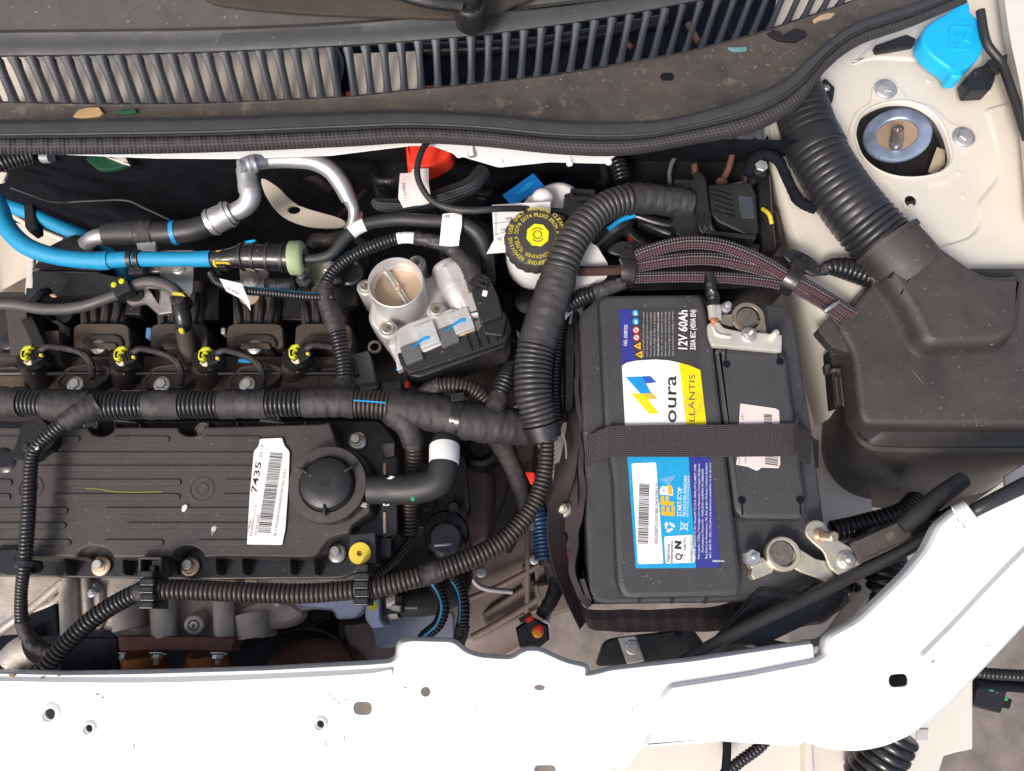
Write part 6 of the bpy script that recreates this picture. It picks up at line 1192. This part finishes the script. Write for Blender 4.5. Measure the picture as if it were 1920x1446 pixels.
pp_ = Path([(390, 485, .003), (412, 486, .003), (436, 484, .003), (452, 482, .003), (470, 482, .003), (545, 484, .003)], [14, 17, 20, 23, 25, 25])
sweep('inlet', pp_, 0, .2, PLA, pv); sweep('neck', pp_, .2, .36, PLG, pv); sweep('valve_body', pp_, .36, 1, PLG, pv, dr=.0003, seg=32); 
for t_ in (.40, .55, .72, .9): sweep('body_ring', pp_, t_, t_+.035, PLA, pv, dr=.0014, seg=32)
lathe('green_ring', [(.0130, -.006), (.0150, -.005), (.0152, .004), (.0120, .007), (.009, .0075), (.009, -.006)], P(556, 484, .002), PGR, pv, axis=(1, 0, 0), seg=32, smooth=50)
slab('blue_tab', fillet([(456, 452), (478, 448), (481, 456), (462, 460)], 3), .008, .005, BLC, pv)
for k_ in range(4): slab('yellow_lock', [(404, 470+k_*7), (430, 470+k_*7), (430, 472.5+k_*7), (404, 472.5+k_*7)], .0100+.0004*(k_ in (1, 2)), .005, YEL, pv)
slab('yellow_lock', fillet([(398, 474), (404, 470), (404, 498), (398, 496)], 2), .0095, .005, YEL, pv); slab('lock_post', rect(415, 495, 16, 12, 0, 2), .0085, .008, PLA, pv)
slab('white_mark', smoothpx([(500, 464), (506, 468), (508, 480), (500, 482), (504, 474)], 3), .0126, .0004, PAP, pv); slab('plug_block', fillet([(398, 500), (412, 498), (414, 516), (398, 514)], 2), -.004, .01, PLG, pv)
vh, pvh = hose('vacuum_hose', 'black rubber hose with two white tags arching from the purge valve towards the reservoir', 'hose', [(566, 486, .003), (600, 484, .004), (624, 474, .006), (650, 444, .008), (682, 422, .01), (740, 412, .01), (800, 414, .01), (860, 418, .008), (896, 440, .004), (912, 480, -.01), (916, 530, -.03), (914, 560, -.04)], [9, 9, 10, 12, 12, 12, 12, 13, 14, 14, 13, 12], [(0, 1, 'plain', RUB, 'rubber_hose', dict(seg=26))])
sweep('white_tape', pvh, .225, .285, PAP, vh, dr=.0004, seg=28); sweep('hose_end_rib', pvh, .88, 1, PLG, vh, 'rib', pitch=.0035, dr=.0008)
tg = T('wire_tag', 'white paper tag folded over the black hose above the throttle body', 'label', 845, 430, .015)
loft('folded_tag', [[(830, 402, .016), (848, 400, .0165), (866, 404, .016)], [(828, 420, .0168), (846, 421, .0172), (866, 424, .0165)], [(826, 440, .014), (845, 442, .0142), (862, 444, .014)], [(824, 460, .010), (842, 462, .010), (860, 461, .011)]], PAP, tg, 20, .0004, 50); text('30', 838, 406, .0176, INV, tg, 10, 5, 180); 
thin = one('breather_wire', 'thin black cable looping from under the cowl down and right to the paper tag', 'cable', [(805, 262, .02), (790, 285, .024), (782, 320, .024), (790, 350, .022), (812, 378, .02), (850, 392, .02), (890, 395, .02), (930, 392, .018), (1000, 392, .0), (1060, 398, -.005)], [6, 6, 6, 6, 6, 7, 7, 6, 6, 6], RUB)
bb = T('folded_harness_tail', 'black braided harness tail with a pink white label below the red cap', 'cable', 740, 380, -.01)
sweep('braided_sleeve', Path([(905, 322, -.02), (880, 350, -.014), (820, 372, -.012), (760, 386, -.012), (715, 384, -.012), (702, 378, -.014)], [16, 17, 17, 16, 13, 8]), 0, 1, BRK, bb, seg=22)
loft('label_flag', [[(750, 326, .006), (772, 324, .006), (774, 318, .007), (804, 316, .007)], [(748, 350, .0075), (775, 350, .0085), (790, 348, .009), (804, 345, .008)], [(747, 372, .006), (775, 370, .007), (792, 368, .007), (808, 372, .006)], [(756, 390, .002), (778, 386, .003), (795, 384, .003), (810, 378, .002)]], PNK, bb, 20, .0004, 50)
text('P402/19 C1', 758, 360, .0092, INV, bb, 38, 5, -80); text('LV MRE', 782, 336, .0096, INV, bb, 24, 5, -80)
rc = T('red_felt_cover', 'bright red felt textured cover peeking out under the white flange', 'cap', 805, 295, -.01)
body('cap_cover', fillet([(759, 262, 4), (850, 262, 10), (848, 290, 18), (812, 313, 16), (776, 318, 10), (762, 306, 6)], 6), [(-.0035, -.001), (-.002, -.0016), (-.0006, -.0035), (0, -.008), (.001, -.02)], mat('red_felt', (.78, .035, .012), .7, bump=.8, bs=700, var=.12, vs=250), rc, smooth=60)
body('dark_dome', smoothpx([(690, 300), (720, 280), (765, 280), (770, 320), (740, 345), (700, 340)], 4), [(-.008, -.06), (-.003, -.062), (0, -.068), (.002, -.1)], PLG, rc, smooth=60)
# ---- aluminium refrigerant pipes
ac = T('refrigerant_pipe', 'silver aluminium refrigerant pipe with crimped black hose section', 'pipe', 450, 360, .0)
tube('service_port', [(452, 313, .012), (475, 305, .010), (500, 303, .004)], [14, 15, 13], ALP, ac, seg=28); lathe('port_rim', [(.0042, -.002), (.0066, -.002), (.0068, .002), (.0042, .002), (.0042, -.002)], P(452, 313, .0135), ALP, ac, axis=(-.9, -.4, .5), seg=28); lathe('port_bore', [(.004, 0), (0, 0)], P(453, 313, .0135), PLG, ac, axis=(-.9, -.4, .5))
for x in (466, 478): lathe('port_ring', [(.0060, -.0012), (.0072, -.0012), (.0072, .0012), (.0060, .0012), (.0060, -.0012)], P(x, 308, .0115), ALP, ac, axis=(-.9, -.25, .1), seg=28)
tube('upper_pipe', [(495, 303, .004), (540, 300, .002), (585, 303, .0), (618, 318, -.004), (640, 345, -.010), (655, 375, -.018)], [13, 15, 16, 17, 17, 15], ALP, ac, seg=28)
tube('lower_end', [(655, 370, -.018), (664, 395, -.025), (660, 420, -.03), (650, 440, -.035)], [14, 11, 10, 10], STG, ac); lathe('brown_nut', [(.007, -.004), (.007, .004), (.005, .005), (0, .005)], P(668, 408, -.03), RST, ac)
tube('drop_pipe', [(462, 318, .004), (466, 345, .002), (470, 365, .0), (462, 385, -.004), (440, 398, -.006), (410, 412, -.008)], [19, 19, 19, 18, 17, 17], ALP, ac, seg=28); sweep('pipe_band', Path([(466, 345, .0022), (468, 360, .001)], 20), 0, 1, STG, ac)
sweep('crimp_sleeve', Path([(436, 398, -.006), (412, 410, -.008), (392, 420, -.010)], [21, 23, 22]), 0, 1, ALP, ac, dr=.0008, seg=32)
for t_ in (.15, .8): sweep('crimp_ring', Path([(436, 398, -.006), (412, 410, -.008), (392, 420, -.010)], [21, 23, 22]), t_, t_+.1, ALP, ac, dr=.0020, seg=32)
tube('rubber_section', [(395, 420, -.010), (360, 432, -.011), (310, 438, -.012), (250, 438, -.012), (200, 440, -.014)], [20, 22, 22, 24, 23], RUB, ac, seg=30); sweep('blue_band', Path([(332, 436, -.0115), (324, 437, -.0115)], 22), 0, 1, BLS, ac, dr=.0006); tube('end_pipe', [(205, 440, -.014), (178, 446, -.016), (158, 458, -.022)], [15, 15, 13], ALP, ac)
sweep('hose_sleeve', Path([(290, 437, -.012), (258, 438, -.012)], 25), 0, 1, TPE, ac, 'tape', wr=.001); slab('pipe_bracket', fillet([(254, 450), (292, 450), (292, 472), (258, 470)], 3), -.008, .004, STG, ac)
bp_ = T('brown_bracket_plate', 'tan painted curved plate with a round hole right of the silver pipe', 'panel', 550, 390, -.08)
plate('tan_plate', [smoothpx([(490, 335), (520, 350), (560, 385), (640, 410), (640, 425), (580, 424), (530, 405), (500, 370)], 4), circ(551, 393, 12, 18, 8)], -.070, .003, TAN, bp_, .0006)
one('brown_pipe_stub', 'brownish hose elbow stub beside the pale green ring', 'hose', [(650, 440, -.03), (620, 450, -.02), (592, 452, -.02), (580, 466, -.02)], [11, 13, 14, 12], CRB)
sc = hose('left_corner_conduit', 'grey ribbed conduit entering at the far left under the cowl seal', 'conduit', [(-20, 315, -.0), (10, 305, -.002), (60, 292, -.01)], 14, [(0, 1, 'rib', GRY, 'ribbed_conduit', dict(pitch=.0034))])
slab('white_corner', fillet([(-20, 322), (14, 322), (6, 340), (-20, 345)], 4), -.03, .003, WHD, None, label='small white painted corner of sheet metal at the far left', cat='body panel'); tube('metal_fitting', [(80, 296, -.01), (96, 296, -.008)], 10, STG, None, label='small grey metal knob under the seal at upper left', cat='fitting')
# ============================================================ THROTTLE BODY
tb = T('throttle_assembly', 'cast aluminium throttle body with an open bore and brass coloured flap', 'throttle body', 780, 600, .0)
C_ = P(742, 530, .012); q = S(742, 530, .012); ro = 53*q
axt = Vector((-.02, .06, 1))
lathe('bore_tube', [(ro*.88, -.020), (ro*.90, -.010), (ro*.93, 0), (ro*.96, .0012), (ro*.99, .0008), (ro, -.001), (ro, -.030), (ro*1.04, -.042), (ro*1.12, -.052)], C_, ALU, tb, axis=axt, seg=64, caps=False, smooth=50)
lathe('bore_liner', [(ro*.84, -.05), (ro*.84, -.013), (ro*.86, -.0115), (ro*.90, -.010)], C_, ALU, tb, axis=axt, seg=64, caps=False)
qa = Vector((0, 0, 1)).rotation_difference(axt.normalized()); fc = C_+qa @ Vector((0, 0, -.016))
lathe('throttle_flap', [(ro*.855, -.0006), (ro*.855, .0006), (0, .0006)], fc, BRS, tb, axis=axt, seg=48)
sdv = Vector((.55, -.83, 0)); sweep('flap_shaft', Path([(*(fc-sdv*ro*.86+Vector((0, 0, .0022))),), (*(fc+sdv*ro*.86+Vector((0, 0, .0022))),)], .0032, world=True), 0, 1, ZNC, tb, flat=.8); sweep('shaft_slot', Path([(*(fc-sdv*ro*.80+Vector((0, 0, .0050))),), (*(fc+sdv*ro*.80+Vector((0, 0, .0050))),)], .0008, world=True), 0, 1, ALD, tb)
lathe('flap_screw', [(.0030, 0), (.0030, .0012), (.0024, .0022), (.0010, .0026), (0, .0018)], fc+Vector((0, 0, .0050)), BRS, tb)
lug = [(688, 600), (700, 540), (705, 500), (745, 478), (780, 488), (800, 520), (812, 510), (835, 490), (866, 492), (900, 560), (912, 585), (880, 620), (760, 668), (738, 672), (722, 640)]
body('flange_casting', fillet(lug, 14), [(-.003, -.022), (-.001, -.0232), (0, -.026), (0, -.06)], ALU, tb, smooth=55, zref=-.022)
for x, y, z in ((686, 539, -.012), (781, 494, -.010), (818, 583, .002), (727, 618, -.004)):
    lathe('screw_boss', [(.0082, -.04), (.0082, -.001), (.0075, 0), (0, 0)], P(x, y, z), ALU, tb); m = MB(); m.turn([(.0064, 0), (.0064, .0022), (.0056, .0034), (.0040, .0038), (.0034, .0020), (.0010, .0018)], P(x, y, z), seg=28); m.done('torx_screw', ZNC, tb)
    for k_ in range(3): slab('torx_slot', rect(x, y-4, 12, 2.4, 60*k_), z+.0041, .0006, LED, tb, e=.0001)
mp = Path([(*P(838, 503, -.010),), (*P(862, 554, -.009),), (*P(886, 600, -.014),)], .0142, world=True)
mh_ = sweep('motor_housing', mp, 0, 1, ALU, tb, seg=44); sweep('motor_seam', mp, .40, .43, ALU, mh_, dr=.0006, seg=44)
lathe('motor_cap', [(.0143, -.002), (.0143, .0), (.0134, .0022), (.011, .003), (0, .003)], P(838, 503, -.010), ALU, mh_, axis=(P(838, 503, -.010)-P(862, 554, -.009)), seg=44)
body('motor_cover', fillet([(820, 498, 10), (838, 484, 12), (866, 482, 12), (905, 560, 8), (912, 592, 8), (876, 602)], 8), [(-.006, .0052), (-.0035, .0046), (-.0014, .0026), (0, -.001), (0, -.03)], ALU, tb, smooth=60, zref=.004)
for k_ in range(3): text(('GM 0280', 'MADE 12', 'A 750')[k_], 868+k_*9, 545+k_*3, .0053, ALD, tb, 34, 6, -64)
body('lower_web', fillet([(742, 640), (770, 606), (830, 604), (880, 584), (905, 600), (880, 640), (760, 690), (742, 668)], 8), [(-.002, -.004), (-.0006, -.0046), (0, -.006), (0, -.05)], ALU, tb, smooth=55, zref=-.004)
EMB = mat('grey_electronics_plastic', (.10, .10, .10), .45, bump=.2)
body('black_cover', fillet([(747, 669), (951, 594), (957, 630), (948, 650), (786, 708), (768, 704), (754, 690)], 7), [(-.0015, -.006), (-.0004, -.0065), (0, -.008), (0, -.05)], PLA, tb, zref=-.006)
body('cover_lip', fillet([(744, 662), (800, 655), (894, 612), (948, 590), (958, 606), (950, 640), (770, 700), (752, 686)], 5), [(-.001, .001), (0, .0), (0, -.02)], PLA, tb, zref=.001)
for k_ in range(4): slab('cover_rib', rect(880+k_*16, 640-k_*6, 3, 36, -20), .0022, .004, PLG, tb)
body('aluminium_rail', fillet([(740, 622), (765, 606), (844, 578), (885, 580), (892, 612), (860, 632), (796, 660), (751, 658)], 6), [(-.001, .003), (0, .0022), (0, -.03)], ALU, tb, zref=.003)
F_ = loc(833, 613, 21)
BCS = mat('bright_clip_steel', (.66, .68, .67), .32, .6)
for u, v in ((-35, 0), (35, 0)):
    c_ = body('spring_clip', fillet([F_(u-19, v-21), F_(u+19, v-21), F_(u+19, v+21), F_(u-19, v+21)], 3), [(-.0006, .0075), (0, .0068), (0, -.002)], BCS, tb, zref=.0075)
    slab('clip_edge', [F_(u-18, v-27), F_(u+18, v-27), F_(u+18, v-21), F_(u-18, v-21)], .003, .006, BRS, c_)
for u, v in ((-74, -22), (1, -16)): slab('plastic_latch', fillet([F_(u-18, v-18), F_(u+17, v-18), F_(u+17, v+16), F_(u-18, v+16)], 3), .0055, .010, EMB, tb)
for u, v, w_ in ((-47, -9, 22), (28, -2, 26)):
    slab('blue_paint_stroke', smoothpx([F_(u-w_, v-6), F_(u, v-1), F_(u+12, v-2), F_(u+16, v+3), F_(u+6, v+6), F_(u-6, v+3), F_(u-w_, v-2)], 3), .0082, .0006, BLS, tb)
body('plug_body', fillet([(880, 532), (914, 516), (934, 556), (944, 590), (902, 606)], 5), [(-.0012, .014), (0, .0125), (0, -.02)], PLA, tb, zref=.014)
body('plug_head', fillet([(878, 530), (886, 518), (908, 512), (918, 524), (888, 542)], 4), [(-.001, .018), (0, .0165), (0, -.01)], PLG, tb, zref=.018)
plate('plug_window', [rect(903, 529, 22, 14, 22, 1), rect(903, 529, 15, 7, 22, 1)], .0190, .0014, PLA, tb, .0002); slab('plug_slot', rect(909, 550, 9, 11, 15, 1), .0146, .0006, PAP, tb, e=.0001)
body('connector_housing', fillet([(900, 596), (940, 580), (952, 596), (944, 630), (908, 626)], 5), [(-.0012, .008), (0, .0068), (0, -.02)], PLG, tb, zref=.008)
slab('plug_latch', fillet([(890, 600), (940, 585), (946, 600), (902, 620)], 3), .004, .01, PLG, tb); slab('plug_tab', fillet([(888, 604), (905, 590), (912, 600), (896, 620)], 3), .006, .004, EMB, tb)
slab('side_ear', fillet([(738, 655), (750, 650), (757, 690), (745, 695)], 3), -.006, .01, ALU, tb); slab('blue_dab', rect(746, 690, 6, 9, 10, 1), -.012, .002, BLS, tb)
slab('grey_wedge', fillet([(660, 665), (690, 657), (704, 716), (668, 722)], 4), -.035, .02, EMB, None, label='grey plastic wedge block between the riser conduit and throttle body', cat='block')
sm = T('sensor_module', 'black flat connector with a small red lock above the harness', 'connector', 735, 725, -.02)
slab('module_box', fillet([(716, 716), (752, 714), (754, 738), (716, 738)], 3), -.018, .012, PLA, sm); slab('red_lock', rect(763, 721, 9, 12, 0, 2), -.018, .006, RED, sm)
lathe('cast_eye', [(.0045, -.004), (.0060, -.004), (.0062, 0), (.0050, .001), (.0040, 0), (.0045, -.004)], P(702, 650, -.06), ALD, sm)
# ============================================================ BRAKE RESERVOIR AND BOOSTER
bo = T('brake_booster', 'glossy black round brake booster with a blue sticker behind the reservoir', 'brake booster', 1040, 350, -.06)
lathe('booster_shell', [(.078, -.06), (.078, -.02), (.075, -.010), (.066, -.003), (.050, .0), (0, .001)], P(1035, 400, -.075), mat('glossy_navy_black', (.006, .008, .016), .2, coat=.6), bo, axis=(0, .35, 1), seg=64, smooth=60)
body('blue_sticker', [(942, 366), (1000, 325), (1020, 348), (962, 388)], [(0, -.045), (0, -.0456)], mat('blue_sticker', (.01, .14, .45), .4), bo, zref=-.045)
for k_ in range(4): flat('sticker_line', [(985-k_*5, 346+k_*5), (1005-k_*5, 338+k_*5), (1005-k_*5, 339.5+k_*5), (985-k_*5, 347.5+k_*5)], -.0449+k_*.00002, BLC, bo)
rs = T('brake_fluid_reservoir', 'translucent white brake fluid reservoir under a black and yellow screw cap', 'reservoir', 1004, 480, -.03)
lathe('reservoir_neck', [(.002, -.070), (.010, -.068), (.016, -.060), (.0225, -.044), (.0238, -.030), (.0238, -.014)], P(1000, 452, .012), RSV, rs, axis=(0, .08, 1), seg=44, smooth=60)
body('reservoir_tank', smoothpx([(978, 385), (1010, 350), (1050, 336), (1085, 352), (1098, 400), (1090, 450), (1040, 480), (985, 470)], 4), [(-.008, -.024), (-.003, -.027), (0, -.032), (0, -.06)], RSV, rs, smooth=60, zref=-.026)
lathe('tank_knob', [(.011, -.02), (.0105, .0), (.008, .005), (.004, .0075), (0, .008)], P(1018, 372, -.014), RSV, rs, smooth=60)
lathe('grey_foot', [(.013, -.03), (.012, 0), (0, 0)], P(990, 566, -.055), PLG, rs)
slab('amber_tank_side', smoothpx([(1050, 400), (1085, 398), (1092, 440), (1060, 450)], 3), -.022, .006, mat('amber_plastic', (.45, .27, .12), .45), rs)
Cc = P(1006, 444, .016); qc = S(1006, 444, .016); rc_ = 61*qc
CAPM = mat('brake_cap_plastic', (.045, .041, .040), .5, bump=.3, bs=1200)
bc = lathe('screw_cap', [(rc_, -.0155), (rc_, -.002), (rc_*.97, -.0004), (rc_*.93, 0), (0, .0)], Cc, CAPM, rs, seg=192, wob=lambda a, h: 1-.035*abs(math.sin(a*10))**3 if h < -.0001 else 1, smooth=40)
zc = Cc.z+.0002
flat('yellow_octagon', circ(1008, 441, 22, 8, a0=math.pi/8+.1), zc, mat('cap_yellow', (.80, .66, .01), .45), bc)
for r_, a0, a1 in ((7.5, 0, 2*math.pi), (12.5, .6, 2.4), (12.5, 3.75, 5.5)):
    vs = []; n = 24
    for i in range(n+1):
        a = a0+(a1-a0)*i/n; vs += [P(1008+(r_-.9)*math.cos(a), 440+(r_-.9)*math.sin(a), zc+.0002), P(1008+(r_+.9)*math.cos(a), 440+(r_+.9)*math.sin(a), zc+.0002)]
    mk('brake_symbol', vs, [(2*i, 2*i+1, 2*i+3, 2*i+2) for i in range(n)], INK, bc, 0)
def ringtext(s, x, y, r, hpx, start, sweep_, z, mat_, parent):
    vs, fs = [], []; n = len(s)
    for i, ch_ in enumerate(s):
        if ch_ == ' ': continue
        a = start+sweep_*i/n   # degrees clockwise in the picture, 0 = up
        o = text(ch_, 0, 0, 0, mat_, None, hpx*.72 if ch_ not in 'I.' else hpx*.22, hpx, 0, bold=.012); me = o.data
        c = P(x+r*math.sin(R(a)), y-r*math.cos(R(a)), z); M = Matrix.Translation(c) @ Matrix.Rotation(R(-a), 4, 'Z') @ Matrix.Translation(-P(0, 0, 0)) ; b = len(vs)
        vs += [M @ v.co for v in me.vertices]; fs += [tuple(j+b for j in f.vertices) for f in me.polygons]
        bpy.data.objects.remove(o)
    return mk('ring_lettering', vs, fs, mat_, parent, 0)
ringtext('WARNING CLEAN FILLER CAP BEFORE REMOVING USE ONLY ', 1007, 442, 51, 7.2, -18, 360, zc+.0001, YPR, bc)
ringtext('DOT4 FLUID FROM A SEALED CONTAINER TUTELA DOT4 ', 1007, 442, 39.5, 7.0, -42, 360, zc+.0001, YPR, bc)
lp_ = T('paper_tag_sheet', 'white printed paper tag reading 864 tucked under the brake fluid cap', 'label', 950, 430, .005)
slab('paper', [(922, 384), (1032, 378), (1032, 400), (990, 470), (912, 476), (926, 450)], .0045, .0004, PAP, lp_, e=.0001)
text('864', 963, 391, .0048, INK, lp_, 34, 9, 180); text('- 400V', 956, 410, .0048, INV, lp_, 18, 7, 180); text('0101', 948, 431, .0048, INV, lp_, 16, 7, 180); text('/ 70', 940, 448, .0048, INV, lp_, 14, 7, 180)
for a, b in (((924, 420), (975, 412)), ((926, 442), (960, 430)), ((930, 386), (930, 440))): tube('rule_line', [(a[0], a[1], .0046), (b[0], b[1], .0046)], .5, INV, lp_, seg=4)
lq = T('second_paper_sheet', 'white paper sheet with scribbles behind the fat elbow conduit', 'label', 1110, 520, -.01)
slab('paper', [(1108, 455), (1120, 462), (1140, 495), (1138, 520), (1080, 575), (1060, 600), (1055, 560), (1075, 500)], -.006, .0004, PAP, lq, e=.0001); text('1712/3', 1075, 582, -.0055, INV, lq, 26, 6, 40)
for k_ in range(7): text('lvwi', 1085+k_*5, 548-k_*3, -.0055, INV, lq, 10, 3, 50, name='scribble')
# ============================================================ CONTROL UNIT BLOCK
cu_ = T('control_unit', 'black control unit with a big lever connector and metal lines behind the braided cables', 'control unit', 1350, 400, -.02)
body('unit_base', fillet([(1170, 410), (1460, 395), (1470, 460), (1180, 470)], 8), [(-.002, -.045), (0, -.047), (0, -.12)], PLG, cu_, zref=-.045)
body('unit_base', fillet([(1150, 300), (1440, 290), (1450, 400), (1160, 400)], 8), [(-.002, -.055), (0, -.057), (0, -.12)], PLA, cu_, zref=-.055)
body('connector_hood', fillet([(1264, 336), (1272, 334), (1306, 338), (1310, 420), (1330, 455), (1268, 440), (1262, 410)], 4), [(-.0012, .002), (0, .0008), (0, -.05)], PLA, cu_, zref=.002)
plate('hood_frame', [fillet([(1266, 336), (1304, 338), (1304, 384), (1270, 382)], 3), rect(1277, 360, 10, 34, 0, 2), rect(1293, 360, 9, 34, 0, 2)], .0055, .003, PLA, cu_, .0004)
body('lever', fillet([(1300, 322), (1312, 320), (1324, 332), (1332, 400), (1340, 432), (1420, 440), (1418, 448), (1330, 440), (1308, 428), (1304, 380)], 5), [(-.0012, .006), (0, .0048), (0, -.02)], PLA, cu_, zref=.006)
for k_ in range(3): tube('lever_rib', [(1312+k_*9, 400, .004), (1310+k_*10, 420, .0055), (1318+k_*11, 438, .0035)], 4, PLG, cu_)
body('unit_cover', fillet([(1326, 346), (1408, 340), (1418, 362), (1424, 436), (1398, 440), (1345, 415), (1332, 400)], 6), [(-.002, -.003), (-.0006, -.0038), (0, -.0055), (0, -.06)], PLA, cu_, zref=-.003)
for k_ in range(5): slab('cover_rib', [(1334+k_*1.5, 352+k_*10), (1374+k_*1.5, 364+k_*10), (1374+k_*1.5, 368+k_*10), (1334+k_*1.5, 356+k_*10)], -.0018, .002, PLG, cu_)
slab('dark_label', fillet([(1384, 366), (1412, 368), (1416, 410), (1390, 408)], 3), -.0022, .0008, mat('slate_label', (.035, .042, .055), .6), cu_)
tube('rusty_line', [(1378, 262, -.03), (1368, 310, -.03), (1352, 345, -.03)], 6, RST, cu_); lathe('rusty_fitting', [(.0055, -.004), (.0055, .003), (.004, .004), (0, .004)], P(1352, 345, -.028), RST, cu_); tube('rusty_line', [(1302, 310, -.02), (1304, 330, -.02)], 6, RST, cu_)
tube('dark_line', [(1310, 262, -.05), (1270, 290, -.045), (1256, 320, -.04), (1256, 345, -.04)], 4, STG, cu_); tube('dark_line', [(1330, 275, -.05), (1280, 292, -.05), (1262, 310, -.05)], 3, PLG, cu_)
slab('steel_plate', fillet([(1362, 345), (1392, 340), (1396, 352), (1366, 356)], 2), -.010, .004, STG, cu_); slab('bracket_arm', fillet([(1412, 256), (1424, 262), (1430, 300), (1416, 345), (1404, 345), (1410, 300)], 4), -.02, .01, PLA, cu_); slab('bracket_fin', [(1434, 262), (1440, 252), (1444, 268), (1442, 296), (1432, 296)], -.015, .01, PLA, cu_)
lathe('grey_knob', [(.007, -.02), (.007, .0), (.005, .003), (0, .004)], P(1425, 318, -.012), PLG, cu_); hexbolt(1427, 313, -.008, 12, STG, cu_, flange=False, h=.003)
body('side_dark_box', fillet([(1418, 330), (1446, 325), (1450, 400), (1458, 470), (1426, 478)], 6), [(-.002, -.03), (0, -.032), (0, -.1)], PLG, cu_, zref=-.03)
sweep('yellow_wire', Path([(1430, 392, -.025), (1442, 402, -.02), (1447, 420, -.022)], 4), 0, 1, YEL, cu_)
sweep('black_loom', Path([(1110, 470, -.03), (1140, 440, -.025), (1170, 415, -.02), (1180, 380, -.03)], [22, 22, 20, 18]), 0, 1, PLG, cu_, 'tape'); sweep('blue_line_conduit', Path([(1140, 430, -.012), (1165, 412, -.01), (1190, 404, -.01)], [5, 5, 5]), 0, 1, BLS, cu_)
slab('red_lock', fillet([(1178, 444), (1190, 450), (1188, 454), (1178, 453)], 1), -.010, .003, RED, cu_)
for pts in ([(1170, 410, -.02), (1180, 440, -.018), (1220, 465, -.02), (1260, 470, -.03)], [(1180, 400, -.02), (1240, 420, -.02), (1300, 430, -.02), (1360, 450, -.02)], [(1200, 415, -.025), (1260, 440, -.02), (1350, 455, -.02), (1420, 470, -.02)]): tube('loom_wire', pts, 11, PLG, cu_)
slab('clip_bracket', fillet([(1058, 364), (1072, 360), (1118, 354), (1120, 366), (1092, 372), (1092, 400), (1060, 404)], 3), .0, .02, PLA, cu_); plate('clip_window', [rect(1092, 364, 46, 20, 4, 2), rect(1092, 364, 34, 8, 4, 1)], .006, .005, PLA, cu_, .0004)
tube('ribbed_boot', [(1150, 285, -.03), (1160, 310, -.028), (1168, 340, -.03)], 17, PLG, cu_, kind='rib', pitch=.004); tube('grey_tube', [(1128, 300, -.04), (1134, 330, -.04), (1130, 350, -.04)], 8, PLG, cu_)
body('unit_plate', fillet([(1180, 455), (1240, 440), (1300, 470), (1480, 480), (1480, 540), (1100, 550), (1100, 500)], 10), [(-.001, -.05), (0, -.052), (0, -.1)], PLG, cu_, zref=-.05)
lathe('black_drum', [(.03, -.06), (.03, 0), (.027, .003), (.0, .003)], P(880, 460, -.06), PLG, cu_)  # black plastic drum low behind the throttle body
